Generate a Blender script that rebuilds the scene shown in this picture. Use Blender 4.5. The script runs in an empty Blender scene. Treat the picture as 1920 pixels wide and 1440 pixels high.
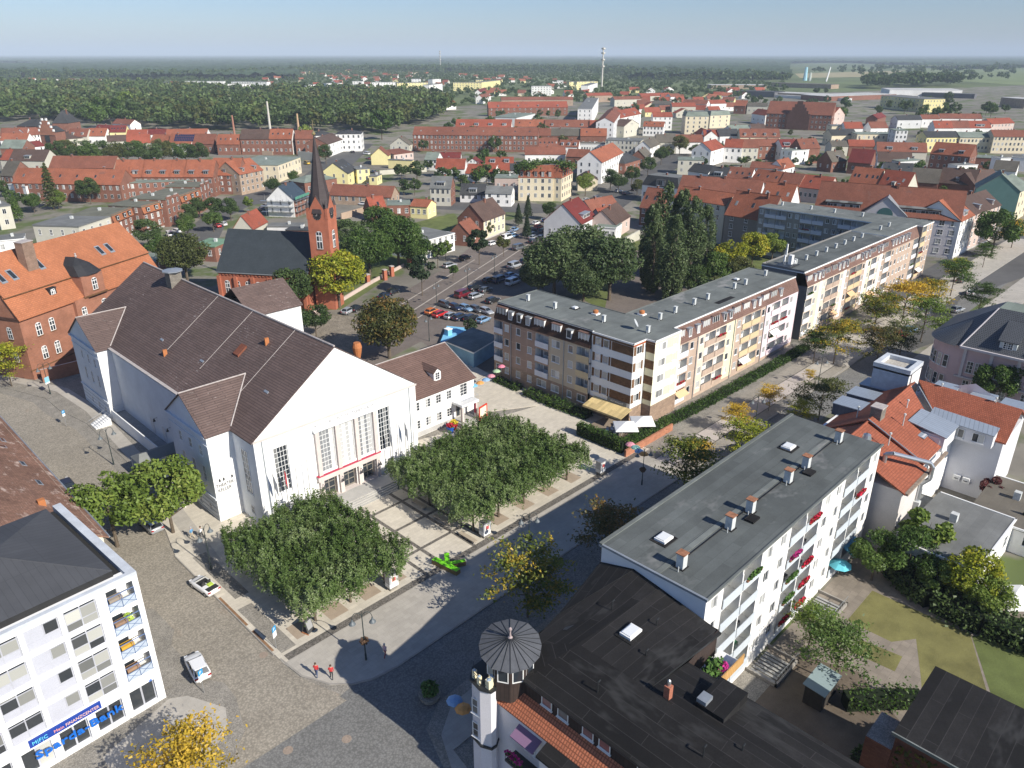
import bpy, math, random
import numpy as np
from mathutils import Matrix, Vector
R=math.radians
rnd=random.Random(7)
# ---------------------------------------------------------------- camera, sky, sun
# the town stands on an axis-parallel grid: +X runs up the promenade, +Y up the theatre street
FPX=1420.; HC=57.; PITCH=math.atan(619/1420); TH=R(45.5)
sc=bpy.context.scene
COL=sc.collection
cam=bpy.data.objects.new("camera",bpy.data.cameras.new("camera")); COL.objects.link(cam)
cam.location=(0,0,HC); cam.rotation_euler=(math.pi/2-PITCH,0,-TH)
cam.data.sensor_fit='HORIZONTAL'; cam.data.angle=2*math.atan(960/FPX)
cam.data.clip_start=.5; cam.data.clip_end=80000; sc.camera=cam
SUN_EL=R(34.2); SUN_AZ=R(-85.7)           # direction towards the sun, measured from +X
sd=Vector((math.cos(SUN_EL)*math.cos(SUN_AZ),math.cos(SUN_EL)*math.sin(SUN_AZ),math.sin(SUN_EL)))
sun=bpy.data.objects.new("sun",bpy.data.lights.new("sun",'SUN')); COL.objects.link(sun)
sun.data.energy=5.0; sun.data.angle=R(.5); sun.data.color=(1,.94,.84)
sun.rotation_euler=sd.to_track_quat('Z','Y').to_euler()
w=bpy.data.worlds.new("World"); sc.world=w; w.use_nodes=True
nt=w.node_tree; sky=nt.nodes.new('ShaderNodeTexSky'); sky.sky_type='NISHITA'; sky.sun_disc=False
sky.sun_elevation=SUN_EL; sky.sun_rotation=math.pi/2-SUN_AZ; sky.altitude=60; sky.air_density=1.0; sky.dust_density=.4; sky.ozone_density=6
tn=nt.nodes.new('ShaderNodeMix'); tn.data_type='RGBA'; tn.blend_type='MULTIPLY'; tn.inputs[0].default_value=1; tn.inputs[7].default_value=(.95,.97,1.10,1); nt.links.new(sky.outputs[0],tn.inputs[6]); nt.links.new(tn.outputs[2],nt.nodes['Background'].inputs[0]); nt.nodes['Background'].inputs[1].default_value=.078
sc.view_settings.view_transform='Standard'; sc.view_settings.look='None'; sc.view_settings.exposure=.42; sc.view_settings.gamma=1
try:
    sc.cycles.max_bounces=5; sc.cycles.diffuse_bounces=3; sc.cycles.glossy_bounces=2; sc.cycles.transmission_bounces=3
    sc.cycles.volume_bounces=0; sc.cycles.transparent_max_bounces=6; sc.cycles.use_denoising=True
except Exception: pass
def T(px,py,z=0.):
    "the ground-plan point at height z that a ray through an image pixel meets"
    a=(px-960)/FPX; v=(py-720)/FPX
    dy=math.cos(PITCH)-v*math.sin(PITCH); dz=-math.sin(PITCH)-v*math.cos(PITCH)
    t=(z-HC)/dz; x,y=a*t,dy*t
    c,s=math.cos(TH),math.sin(TH)
    return (x*c+y*s,-x*s+y*c)
# ---------------------------------------------------------------- materials
MATS={}
def mat(name,col,rough=.85,var=.15,vs=.6,pat=None,ps=(.3,.3),mort=.6,bump=.0,metal=0,spec=.25,streak=None,var2=.0,fine=.08,alpha=None,offset=.5,mw=.03):
    if name in MATS: return MATS[name]
    m=bpy.data.materials.new(name); m.use_nodes=True; N=m.node_tree.nodes; L=m.node_tree.links
    b=N['Principled BSDF']; b.inputs['Roughness'].default_value=rough; b.inputs['Metallic'].default_value=metal
    b.inputs['Specular IOR Level'].default_value=spec
    geo=N.new('ShaderNodeNewGeometry'); uv=N.new('ShaderNodeTexCoord')
    def noise(scale,vec,detail=3,rg=.6):
        n=N.new('ShaderNodeTexNoise'); n.inputs['Scale'].default_value=scale; n.inputs['Detail'].default_value=detail
        n.inputs['Roughness'].default_value=rg; L.new(vec,n.inputs['Vector']); return n.outputs['Fac']
    def mul(a,fac,lo,hi):
        r=N.new('ShaderNodeMapRange'); r.inputs['From Min'].default_value=.3; r.inputs['From Max'].default_value=.7
        r.inputs['To Min'].default_value=lo; r.inputs['To Max'].default_value=hi; L.new(fac,r.inputs['Value'])
        x=N.new('ShaderNodeMix'); x.data_type='RGBA'; x.blend_type='MULTIPLY'; x.inputs[0].default_value=1
        L.new(a,x.inputs[6]); L.new(r.outputs[0],x.inputs[7]); return x.outputs[2]
    rgb=N.new('ShaderNodeRGB'); rgb.outputs[0].default_value=(*col,1); c=rgb.outputs[0]
    h=None
    if pat in('brick','wave','tile'):
        t=N.new('ShaderNodeTexBrick'); t.inputs['Color1'].default_value=(1,1,1,1)
        k=1-fine*2.2; t.inputs['Color2'].default_value=(k,k,k,1); t.inputs['Mortar'].default_value=(mort,mort,mort,1)
        t.inputs['Scale'].default_value=1; t.inputs['Brick Width'].default_value=ps[0]; t.inputs['Row Height'].default_value=ps[1]
        t.inputs['Mortar Size'].default_value=mw if pat!='tile' else ps[1]*.13; t.inputs['Mortar Smooth'].default_value=.3
        t.offset=offset
        L.new(uv.outputs['UV'],t.inputs['Vector'])
        x=N.new('ShaderNodeMix'); x.data_type='RGBA'; x.blend_type='MULTIPLY'; x.inputs[0].default_value=1
        L.new(c,x.inputs[6]); L.new(t.outputs['Color'],x.inputs[7]); c=x.outputs[2]; h=t.outputs['Fac']
    if pat=='cobble':
        v=N.new('ShaderNodeTexVoronoi'); v.inputs['Scale'].default_value=1/ps[0]; L.new(geo.outputs['Position'],v.inputs['Vector'])
        c=mul(c,v.outputs['Distance'],1.12,mort)
        n=N.new('ShaderNodeSeparateColor'); L.new(v.outputs['Color'],n.inputs[0]); c=mul(c,n.outputs[0],1-fine*1.5,1+fine*1.5)
    if fine and pat!='cobble': c=mul(c,noise(9,geo.outputs['Position'],4,.75),1-fine,1+fine)
    if var: c=mul(c,noise(vs,geo.outputs['Position'],5,.65),1-var,1+var)
    if var2: c=mul(c,noise(vs*.12,geo.outputs['Position'],3),1-var2,1+var2)
    if streak:
        mp=N.new('ShaderNodeMapping'); mp.inputs['Scale'].default_value=streak[2]; L.new(uv.outputs['UV'],mp.inputs['Vector'])
        f=noise(1,mp.outputs[0],4,.7)
        r=N.new('ShaderNodeMapRange'); r.inputs['From Min'].default_value=streak[1]; r.inputs['From Max'].default_value=streak[1]+.1; L.new(f,r.inputs['Value'])
        if len(streak)>3:
            f2=noise(streak[3],geo.outputs['Position'],3)
            r2=N.new('ShaderNodeMapRange'); r2.inputs['From Min'].default_value=.47; r2.inputs['From Max'].default_value=.62; L.new(f2,r2.inputs['Value'])
            mm=N.new('ShaderNodeMath'); mm.operation='MULTIPLY'; L.new(r.outputs[0],mm.inputs[0]); L.new(r2.outputs[0],mm.inputs[1]); fo=mm.outputs[0]
        else: fo=r.outputs[0]
        x=N.new('ShaderNodeMix'); x.data_type='RGBA'; L.new(fo,x.inputs[0]); L.new(c,x.inputs[6]); x.inputs[7].default_value=(*streak[0],1); c=x.outputs[2]
    L.new(c,b.inputs['Base Color'])
    if bump and h is not None:
        bp=N.new('ShaderNodeBump'); bp.inputs['Strength'].default_value=bump; bp.inputs['Distance'].default_value=.05; bp.invert=True
        L.new(h,bp.inputs['Height']); L.new(bp.outputs[0],b.inputs['Normal'])
    elif bump:
        bp=N.new('ShaderNodeBump'); bp.inputs['Strength'].default_value=bump; bp.inputs['Distance'].default_value=.04
        L.new(noise(6,geo.outputs['Position'],5),bp.inputs['Height']); L.new(bp.outputs[0],b.inputs['Normal'])
    MATS[name]=m; return m
def plain(name,col,rough=.5,metal=0,spec=.5): return mat(name,col,rough,0,1,metal=metal,spec=spec,fine=0)
def glassmat(name,dark=(.025,.032,.04),light=(.42,.42,.4),amount=.3,cloth=None):
    if name in MATS: return MATS[name]
    m=bpy.data.materials.new(name); m.use_nodes=True; N=m.node_tree.nodes; L=m.node_tree.links; b=N['Principled BSDF']
    oi=N.new('ShaderNodeObjectInfo'); geo=N.new('ShaderNodeNewGeometry')
    wn=N.new('ShaderNodeTexWhiteNoise'); wn.noise_dimensions='1D'; ad=N.new('ShaderNodeMath'); ad.operation='ADD'
    L.new(oi.outputs['Random'],ad.inputs[0]); L.new(geo.outputs['Random Per Island'],ad.inputs[1]); L.new(ad.outputs[0],wn.inputs['W'])
    r=N.new('ShaderNodeMapRange'); r.inputs['From Min'].default_value=1-amount; r.inputs['From Max'].default_value=1.; L.new(wn.outputs['Value'],r.inputs['Value'])
    x=N.new('ShaderNodeMix'); x.data_type='RGBA'; x.inputs[6].default_value=(*dark,1); x.inputs[7].default_value=(*light,1)
    L.new(r.outputs[0],x.inputs[0]); L.new(x.outputs[2],b.inputs['Base Color']); b.inputs['Roughness'].default_value=.06; b.inputs['Specular IOR Level'].default_value=.6
    MATS[name]=m; return m
def leafmat(name,c1,c2,c3=None,transl=.25):
    if name in MATS: return MATS[name]
    m=bpy.data.materials.new(name); m.use_nodes=True; N=m.node_tree.nodes; L=m.node_tree.links
    N.remove(N['Principled BSDF']); out=N['Material Output']
    geo=N.new('ShaderNodeNewGeometry'); oi=N.new('ShaderNodeObjectInfo')
    n=N.new('ShaderNodeTexNoise'); n.inputs['Scale'].default_value=.35; L.new(geo.outputs['Position'],n.inputs['Vector'])
    a=N.new('ShaderNodeMath'); a.operation='MULTIPLY_ADD'; a.inputs[1].default_value=.45; L.new(geo.outputs['Random Per Island'],a.inputs[0])
    a2=N.new('ShaderNodeMath'); a2.operation='MULTIPLY_ADD'; a2.inputs[1].default_value=1.1; a2.inputs[2].default_value=-.35; L.new(n.outputs['Fac'],a2.inputs[0]); L.new(a2.outputs[0],a.inputs[2])
    a3=N.new('ShaderNodeMath'); a3.operation='MULTIPLY_ADD'; a3.inputs[1].default_value=.3; L.new(oi.outputs['Random'],a3.inputs[0]); L.new(a.outputs[0],a3.inputs[2])
    cr=N.new('ShaderNodeValToRGB'); e=cr.color_ramp.elements; e[0].color=(*c1,1); e[0].position=.15; e[1].color=(*(c3 or c2),1); e[1].position=.95
    if c3: k=cr.color_ramp.elements.new(.6); k.color=(*c2,1)
    L.new(a3.outputs[0],cr.inputs[0])
    d=N.new('ShaderNodeBsdfDiffuse'); t=N.new('ShaderNodeBsdfTranslucent'); L.new(cr.outputs[0],d.inputs[0]); L.new(cr.outputs[0],t.inputs[0])
    mx=N.new('ShaderNodeMixShader'); mx.inputs[0].default_value=transl; L.new(d.outputs[0],mx.inputs[1]); L.new(t.outputs[0],mx.inputs[2])
    g=N.new('ShaderNodeBsdfGlossy'); g.inputs['Roughness'].default_value=.45; g.inputs[0].default_value=(1,1,1,1)
    m2=N.new('ShaderNodeMixShader'); m2.inputs[0].default_value=.012; L.new(mx.outputs[0],m2.inputs[1]); L.new(g.outputs[0],m2.inputs[2]); L.new(m2.outputs[0],out.inputs[0])
    MATS[name]=m; return m
# ---------------------------------------------------------------- mesh building
def setmesh(name,V,Fs,mi,mats,smooth=False):
    V=np.asarray(V,dtype=np.float32).reshape(-1,3)
    me=bpy.data.meshes.new(name); me.vertices.add(len(V)); me.vertices.foreach_set('co',V.ravel())
    cnt=np.array([len(f) for f in Fs],dtype=np.int32); idx=np.concatenate([np.asarray(f,dtype=np.int32) for f in Fs]) if len(Fs) else np.zeros(0,np.int32)
    st=np.concatenate(([0],np.cumsum(cnt)[:-1])).astype(np.int32)
    me.loops.add(len(idx)); me.loops.foreach_set('vertex_index',idx); me.polygons.add(len(cnt))
    me.polygons.foreach_set('loop_start',st); me.polygons.foreach_set('loop_total',cnt)
    me.polygons.foreach_set('material_index',np.asarray(mi,dtype=np.int32))
    if smooth: me.polygons.foreach_set('use_smooth',np.ones(len(cnt),dtype=bool))
    for m in mats: me.materials.append(m)
    me.update(calc_edges=True)
    # metre UVs from each face's own plane
    uvl=me.uv_layers.new(name='UV'); nrm=np.empty(len(cnt)*3,dtype=np.float32); me.polygons.foreach_get('normal',nrm); nrm=nrm.reshape(-1,3)
    nl=np.repeat(nrm,cnt,axis=0); p=V[idx]
    t=np.stack([-nl[:,1],nl[:,0],np.zeros(len(nl))],1); ln=np.linalg.norm(t,axis=1,keepdims=True); flat=(ln[:,0]<.15)
    t=np.where(flat[:,None],np.array([[1,0,0]]),t/np.maximum(ln,1e-6)); bb=np.cross(nl,t); bb[flat]=np.array([0,1,0])
    uvs=np.stack([(p*t).sum(1),(p*bb).sum(1)],1).astype(np.float32); uvl.data.foreach_set('uv',uvs.ravel())
    return me
class MB:
    def __init__(s,M=None): s.v=[]; s.f=[]; s.m=[]; s.mats=[]; s.M=M
    def mi(s,m):
        if m not in s.mats: s.mats.append(m)
        return s.mats.index(m)
    def face(s,pts,m):
        k=len(s.v)
        if s.M is not None: pts=[tuple(s.M@Vector(p)) for p in pts]
        s.v.extend(pts); s.f.append(list(range(k,k+len(pts)))); s.m.append(s.mi(m))
    def box(s,x0,y0,z0,x1,y1,z1,m,top=None,bottom=True):
        a,b=(x0,x1) if x0<x1 else (x1,x0); c,d=(y0,y1) if y0<y1 else (y1,y0)
        P=[(a,c,z0),(b,c,z0),(b,d,z0),(a,d,z0),(a,c,z1),(b,c,z1),(b,d,z1),(a,d,z1)]
        for q in((0,1,5,4),(1,2,6,5),(2,3,7,6),(3,0,4,7)): s.face([P[i] for i in q],m)
        s.face([P[i] for i in(4,5,6,7)],top or m)
        if bottom: s.face([P[i] for i in(3,2,1,0)],m)
    def prism(s,poly,z0,z1,m,top=None,cap=True,bottom=False):
        n=len(poly)
        for i in range(n):
            a,b=poly[i],poly[(i+1)%n]; s.face([(a[0],a[1],z0),(b[0],b[1],z0),(b[0],b[1],z1),(a[0],a[1],z1)],m)
        if cap: s.face([(p[0],p[1],z1) for p in poly],top or m)
        if bottom: s.face([(p[0],p[1],z0) for p in reversed(poly)],m)
    def slab(s,pts,th,m,under=None):
        "a plate with the given top outline (counter-clockwise from above), thickness th straight down"
        lo=[(p[0],p[1],p[2]-th) for p in pts]; s.face(pts,m); s.face(lo[::-1],under or m); n=len(pts)
        for i in range(n):
            j=(i+1)%n; s.face([lo[i],lo[j],pts[j],pts[i]],under or m)
    def tube(s,p,q,r0,r1,m,n=8,cap=True):
        p=Vector(p); q=Vector(q); d=(q-p).normalized(); a=d.orthogonal().normalized(); b=d.cross(a)
        A=[];B=[]
        for i in range(n):
            t=2*math.pi*i/n; o=a*math.cos(t)+b*math.sin(t); A.append(tuple(p+o*r0)); B.append(tuple(q+o*r1))
        for i in range(n):
            j=(i+1)%n; s.face([A[i],A[j],B[j],B[i]],m)
        if cap: s.face(B,m); s.face(A[::-1],m)
    def path(s,pts,r,m,n=6):
        for a,b in zip(pts[:-1],pts[1:]): s.tube(a,b,r,r,m,n)
    def lathe(s,c,prof,m,n=16):
        "prof: list of (radius, z) bottom to top about the vertical axis through c"
        for (r0,z0),(r1,z1) in zip(prof[:-1],prof[1:]):
            for i in range(n):
                a,b=2*math.pi*i/n,2*math.pi*(i+1)/n
                q=[(c[0]+r0*math.cos(a),c[1]+r0*math.sin(a),z0),(c[0]+r0*math.cos(b),c[1]+r0*math.sin(b),z0),(c[0]+r1*math.cos(b),c[1]+r1*math.sin(b),z1),(c[0]+r1*math.cos(a),c[1]+r1*math.sin(a),z1)]
                if r0<1e-4: q=[q[0],q[2],q[3]]
                elif r1<1e-4: q=q[:3]
                s.face(q,m)
    def build(s,name,parent=None,smooth=False,sub=None,merge=False):
        "link as one mesh object; vertices are in world metres, made local to the parent"
        V=np.array(s.v,dtype=np.float64).reshape(-1,3)
        off=Vector((0,0,0))
        p=parent
        while p is not None: off+=p.location; p=p.parent
        if parent is None and len(V):
            c=(V.min(0)+V.max(0))/2; off=Vector((c[0],c[1],V[:,2].min()))
        V=V-np.array(off)[None]
        me=setmesh(name,V,s.f,s.m,s.mats,smooth)
        if smooth or merge:
            import bmesh
            bm=bmesh.new(); bm.from_mesh(me); bmesh.ops.remove_doubles(bm,verts=bm.verts,dist=.0005); bm.to_mesh(me); bm.free()
        o=bpy.data.objects.new(name,me); COL.objects.link(o)
        if parent is None: o.location=off
        else: o.parent=parent
        return o
def tag(o,label=None,cat=None,group=None,kind=None):
    if label: o['label']=label
    if cat: o['category']=cat
    if group: o['group']=group
    if kind: o['kind']=kind
    return o
def thing(name,label,cat,loc=(0,0,0),rz=0,group=None):
    o=bpy.data.objects.new(name,None); o.empty_display_size=.3; COL.objects.link(o); o.location=loc; o.rotation_euler=(0,0,rz)
    return tag(o,label,cat,group)
def put(me,name,parent,loc,rz=0,scale=None,mats=None):
    o=bpy.data.objects.new(name,me); COL.objects.link(o)
    if parent is not None: o.parent=parent
    o.location=loc; o.rotation_euler=(0,0,rz)
    if scale is not None: o.scale=scale
    return o
def copytree(o,loc=None,rz=None,label=None,parent=None,scale=None,_top=True):
    c=o.copy(); COL.objects.link(c)
    if not _top: c.parent=parent
    if loc is not None: c.location=loc
    if rz is not None: c.rotation_euler=(o.rotation_euler[0],o.rotation_euler[1],rz)
    if scale is not None: c.scale=scale
    if label: c['label']=label
    for ch in [x for x in KIDS.get(o.name,[])]:
        copytree(ch,parent=c,_top=False)
    KIDS[c.name]=[]
    if parent is not None: KIDS.setdefault(parent.name,[]).append(c)
    return c
class _K(dict):
    def get(self,k,d=None):
        if k in self: return dict.get(self,k)
        return [x for x in bpy.data.objects[k].children]
KIDS=_K()
# common materials
WHITE=mat('white_render',(.80,.80,.78),.9,.06,.3,fine=.03,var2=.05,streak=((.62,.61,.57),.60,(1.3,.07,1),.12))
FRAME=plain('window_frame_white',(.78,.78,.76),.5); FRAMEB=plain('window_frame_brown',(.12,.06,.035),.5)
GLASS=glassmat('window_glass'); GLASSC=glassmat('window_glass_curtained',light=(.66,.66,.63),amount=.85); GLASSD=glassmat('window_glass_dark',amount=.08)
ZINC=mat('zinc_sheet',(.33,.36,.39),.45,.1,.8,metal=.4,fine=.04)
DARKMETAL=plain('dark_metal',(.03,.033,.035),.45,.3)
STEEL=plain('galvanised_steel',(.55,.57,.58),.35,.8)
# ---------------------------------------------------------------- windows
WM={}
def winmesh(w,h,nx=2,nz=1,fr=None,gl=None,sill=True,far=False,fw=.07):
    fr=fr or FRAME; gl=gl or GLASS
    k=(round(w,2),round(h,2),nx,nz,fr.name,gl.name,sill,far)
    if k in WM: return WM[k]
    b=MB()
    if far:
        b.face([(-w/2,-.02,0),(w/2,-.02,0),(w/2,-.02,h),(-w/2,-.02,h)],fr)
        g=.08
        for i in range(nx):
            a=-w/2+g+i*(w-g)/nx; c=-w/2+(i+1)*(w-g)/nx
            b.face([(a,-.05,g),(c,-.05,g),(c,-.05,h-g),(a,-.05,h-g)],gl)
    else:
        for x in [-w/2,w/2-fw]: b.box(x,-.06,0,x+fw,.0,h,fr)
        for z in [0,h-fw]: b.box(-w/2+fw,-.06,z,w/2-fw,.0,z+fw,fr)
        xs=[-w/2+fw+(w-2*fw)*i/nx for i in range(nx+1)]; zs=[fw+(h-2*fw)*i/nz for i in range(nz+1)]
        t=fw*.4
        for x in xs[1:-1]: b.box(x-t,-.05,fw,x+t,-.012,h-fw,fr)
        for z in zs[1:-1]: b.box(-w/2+fw,-.045,z-t,w/2-fw,-.013,z+t,fr)
        for i in range(nx):
            b.face([(xs[i],-.012,fw),(xs[i+1],-.012,fw),(xs[i+1],-.012,h-fw),(xs[i],-.012,h-fw)],gl)
        if sill: b.box(-w/2-.08,-.14,-.07,w/2+.08,-.0,-.003,fr)
    WM[k]=setmesh('window',b.v,b.f,b.m,b.mats); return WM[k]
CNT={}; OVER={}
def win(parent,p,rz,w,h,nx=2,nz=1,fr=None,gl=None,sill=True,far=False,name='window',local=False):
    "a window (own object) with its bottom centre at p (world, or the parent's own metres); rz turns its outward -y"
    me=winmesh(w,h,nx,nz,fr,gl,sill,far)
    n=CNT.get((parent.name,name),0)
    if n>=100:
        mb,_=OVER.setdefault((parent.name,name),(MB(),parent)); Mx=Matrix.Translation(Vector(p))@Matrix.Rotation(rz,4,'Z')
        vs=[tuple(Mx@v.co) for v in me.vertices]
        for f in me.polygons:
            mb.face([vs[i] for i in f.vertices],me.materials[f.material_index])
        OVER[(parent.name,name)]=(mb,parent,local); return None
    CNT[(parent.name,name)]=n+1
    q=Vector(p)
    if not local: q=q-parent.location
    return put(me,name,parent,q,rz)
def flush_over():
    for (pn,name),t in OVER.items():
        mb,parent=t[0],t[1]
        if len(t)>2 and t[2]:
            me=setmesh(name,mb.v,mb.f,mb.m,mb.mats); o=put(me,name,parent,(0,0,0))
        else: o=mb.build(name,parent)
        o['kind']='stuff'
RZ={'-y':0,'+x':math.pi/2,'+y':math.pi,'-x':-math.pi/2}
DIR={'-y':((1,0,0),(0,-1,0)),'+x':((0,1,0),(1,0,0)),'+y':((-1,0,0),(0,1,0)),'-x':((0,-1,0),(-1,0,0))}
def holewall(mb,O,side,L,z0,z1,holes,m,rev=None):
    "a wall L long from O (left end seen from outside) with real openings; holes=(x0,z0,x1,z1,depth,back material or None, side material)"
    ux,n=DIR[side]; ux=Vector(ux); n=Vector(n); O=Vector(O)
    def P(x,z,d=0): return tuple(O+ux*x+n*d+Vector((0,0,z)))
    xs=sorted({0,L,*[h[0] for h in holes],*[h[2] for h in holes]}); zs=sorted({z0,z1,*[h[1] for h in holes],*[h[3] for h in holes]})
    for i in range(len(xs)-1):
        cx=(xs[i]+xs[i+1])/2; run=None
        for j in range(len(zs)-1):
            cz=(zs[j]+zs[j+1])/2
            hit=any(h[0]<cx<h[2] and h[1]<cz<h[3] for h in holes)
            if not hit and run is None: run=zs[j]
            if (hit or j==len(zs)-2) and run is not None:
                top=zs[j] if hit else zs[j+1]
                mm=m(cx,(run+top)/2) if callable(m) else m
                mb.face([P(xs[i],run),P(xs[i+1],run),P(xs[i+1],top),P(xs[i],top)],mm); run=None
    for h in holes:
        a,b,c,d,dep,back=h[:6]; sm=h[6] if len(h)>6 else (rev or WHITE)
        mb.face([P(a,b),P(a,b,-dep),P(a,d,-dep),P(a,d)],sm); mb.face([P(c,b,-dep),P(c,b),P(c,d),P(c,d,-dep)],sm)
        mb.face([P(a,b),P(c,b),P(c,b,-dep),P(a,b,-dep)],sm); mb.face([P(a,d,-dep),P(c,d,-dep),P(c,d),P(a,d)],sm)
        if back: mb.face([P(a,b,-dep),P(c,b,-dep),P(c,d,-dep),P(a,d,-dep)],back)
    return P
def text(parent,s,loc,rot,size,m,name='lettering',ext=.02,bold=0,align='LEFT',world=True,sx=1):
    cu=bpy.data.curves.new(name,'FONT'); cu.body=s; cu.size=size; cu.extrude=ext; cu.offset=bold; cu.align_x=align; cu.materials.append(m); cu.resolution_u=2
    t=bpy.data.objects.new(name,cu); COL.objects.link(t); bpy.context.view_layer.update()
    me=bpy.data.meshes.new_from_object(t.evaluated_get(bpy.context.evaluated_depsgraph_get())); bpy.data.objects.remove(t)
    o=bpy.data.objects.new(name,me); COL.objects.link(o); o.rotation_euler=rot; q=Vector(loc)
    if parent is not None:
        o.parent=parent
        if world: q=q-parent.location
    o.location=q; o.scale=(sx,1,1); return o
# ---------------------------------------------------------------- the ground and what is laid on it
def poly_sheet(name,pts,z,m,kind='structure',th=None,holes=None):
    b=MB()
    if th: b.slab([(x,y,z) for x,y in pts],th,m)
    else: b.face([(x,y,z) for x,y in pts],m)
    o=b.build(name); 
    if kind: o['kind']=kind
    return o
COB=mat('cobble_brown',(.30,.27,.22),.9,.10,.25,'cobble',(.2,),.8,fine=.06,var2=.09,streak=((.29,.22,.16),.64,(.35,.12,.5),.06))
COBD=mat('cobble_blue_grey',(.19,.188,.178),.85,.09,.3,'cobble',(.18,),.8,fine=.06,var2=.1)
ASPH=mat('asphalt_grey',(.105,.103,.1),.9,.18,.12,fine=.06,var2=.15)
PLOT=mat('parking_paving_brown',(.19,.16,.14),.9,.14,.2,'brick',(.5,.25),.8,var2=.12)
PAVE=mat('plaza_slab_pale',(.58,.53,.44),.85,.09,.8,'brick',(1.0,.5),.82,fine=.05,var2=.06,mw=.02)
PAVE2=mat('promenade_slab_grey',(.43,.40,.35),.85,.1,.5,'brick',(.9,.6),.84,fine=.05,var2=.08,mw=.02)
PAVE3=mat('promenade_slab_sand',(.30,.275,.235),.85,.12,.5,'brick',(.4,.4),.85,fine=.06,var2=.1,mw=.02)
PAVEP=mat('promenade_slab_pinkish',(.47,.42,.38),.85,.06,.5,'brick',(1.2,.8),.86,fine=.04,mw=.02)
BAND=mat('sett_band_dark',(.17,.155,.135),.9,.2,2,'cobble',(.14,),.6,fine=.08)
SETT=mat('mosaic_sett_grey',(.27,.25,.215),.9,.18,.5,'cobble',(.12,),.75,fine=.06)
KERB=mat('kerb_granite',(.30,.28,.25),.85,.15,1)
RUST=mat('leaf_litter_brown',(.26,.15,.08),.95,.3,1)
SANDY=mat('tree_bed_sand',(.36,.29,.22),.95,.1,1)
GRASS=mat('dry_lawn',(.175,.165,.062),.95,.3,.25,fine=.2,var2=.2)
GRASSG=mat('green_lawn',(.115,.14,.045),.95,.25,.3,fine=.2,var2=.15)
SOIL=mat('yard_earth',(.13,.105,.08),.95,.25,.3,fine=.15)
SLABS=mat('yard_concrete_slab',(.26,.225,.185),.9,.16,.5,'brick',(.8,.8),.78,fine=.08,var2=.1)
MEADOW=mat('far_meadow',(.12,.15,.06),.95,.2,.02,fine=0,var2=.25)
TOWN=mat('town_ground',(.20,.185,.155),.95,.25,.08,fine=.08,var2=.2,streak=((.10,.13,.045),.5,(.045,.045,1)))
b=MB(); n=48; b.face([(34000*math.cos(2*math.pi*i/n),34000*math.sin(2*math.pi*i/n),0) for i in range(n)],MEADOW); o=b.build('ground'); o['kind']='structure'
poly_sheet('town_ground',[T(-900,1500)]+[T(-700,1300),T(-400,150),T(400,215),T(1920,160),T(2300,170),T(2700,1500)],.004,TOWN)
poly_sheet('paved_ground',[(-20,20),(60,20),(60,58),(95,60),(95,110),(62,112),(62,150),(40,190),(-20,200)],.007,SETT)
# theatre street, cobbled, with its bays
poly_sheet('theatre_street',[(-12,30),(31,30),(31,43.7),(28,50),(27.2,52.5),(26.2,55.5),(25.9,60),(26,84),(27.5,92),(28.9,112),(29.2,130),(27.6,140),(27.5,147),(24,157),(8,172),(-10,172),(-8,150),(17.5,120),(19.4,60),(-12,52)],.010,COB)
poly_sheet('crossing_street',[(-12,28),(27,28),(29.5,37.5),(31,41.5),(34,43.2),(45,43.5),(150,43.5),(300,44),(300,49),(150,49.5),(60,49.9),(34,49.6),(29.7,50.8),(27.6,50.5),(27.8,49.6),(17.4,49.7),(-12,48)],.014,COBD)
# pavements with kerbs
def raised(name,pts,z,m): return poly_sheet(name,pts,z,m,th=z)
corner=[(27.0,58.2),(26.0,60.0),(26.2,57.0),(26.7,54.6),(27.8,52.6),(29.3,51.0),(31.2,50.1),(34,49.7)]
raised('promenade',[(34,49.7),(60,50),(146,50),(300,49.6),(300,58),(150,58.1),(88,58.2),(27.0,58.2),(26.0,58.2)]+corner[2:-1],.10,PAVE2)
raised('plaza',[(26,58.2),(90,58.2),(90,81.4),(62.5,87.2),(62.3,81.3),(36.8,81.3),(36.8,87),(33.4,87),(33.4,98),(28.4,98),(27.4,90),(26,84),(26,72)],.11,PAVE)
raised('promenade_side_pavement',[(90,58.2),(152,58.2),(152,64.1),(104,64.1),(94,66),(90,66)],.105,SETT)
raised('forecourt',[(80,87),(90,81.4),(90,66),(94,66),(93.4,97),(95,108),(84,112),(79.6,100)],.105,PAVE)
raised('theatre_pavement',[(28.4,98),(33.4,98),(36.8,98),(36.8,143),(36,150),(31,163),(24,172),(20,170),(26,157),(29.6,147),(29.7,140),(31.2,131),(30.9,112),(29.4,98)],.10,SETT)
b=MB(); path=[(27.6,78),(29.6,96),(31.2,108),(32.3,126),(32.9,136),(32,149),(27,161),(23.5,167)]
for (a,c),(d,e) in zip(path[:-1],path[1:]): b.face([(a-.1,c,.112),(a+1.9,c,.112),(d+1.9,e,.112),(d-.1,e,.112)],PAVE2)
b.build('footpath')['kind']='structure'
raised('west_pavement',[(9,62.4),(18.5,63.4),(20.6,60),(20.5,57.5),(20,55.8),(19.2,53.2),(17.2,51.4),(10,50.6),(-12,50.2),(-12,62)],.10,SETT)
poly_sheet('west_pavement_slabs',[(9,53.5),(16.5,53.4),(18.2,54.5),(19.2,57),(17.3,61),(15.9,61.9),(9,59.5)],.106,PAVE2)
raised('bay_pavement',[(15.8,64),(18.1,62),(18.5,68),(20.3,71),(20.1,76),(18.5,78),(18.3,120),(16,120)],.094,SETT)
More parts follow.
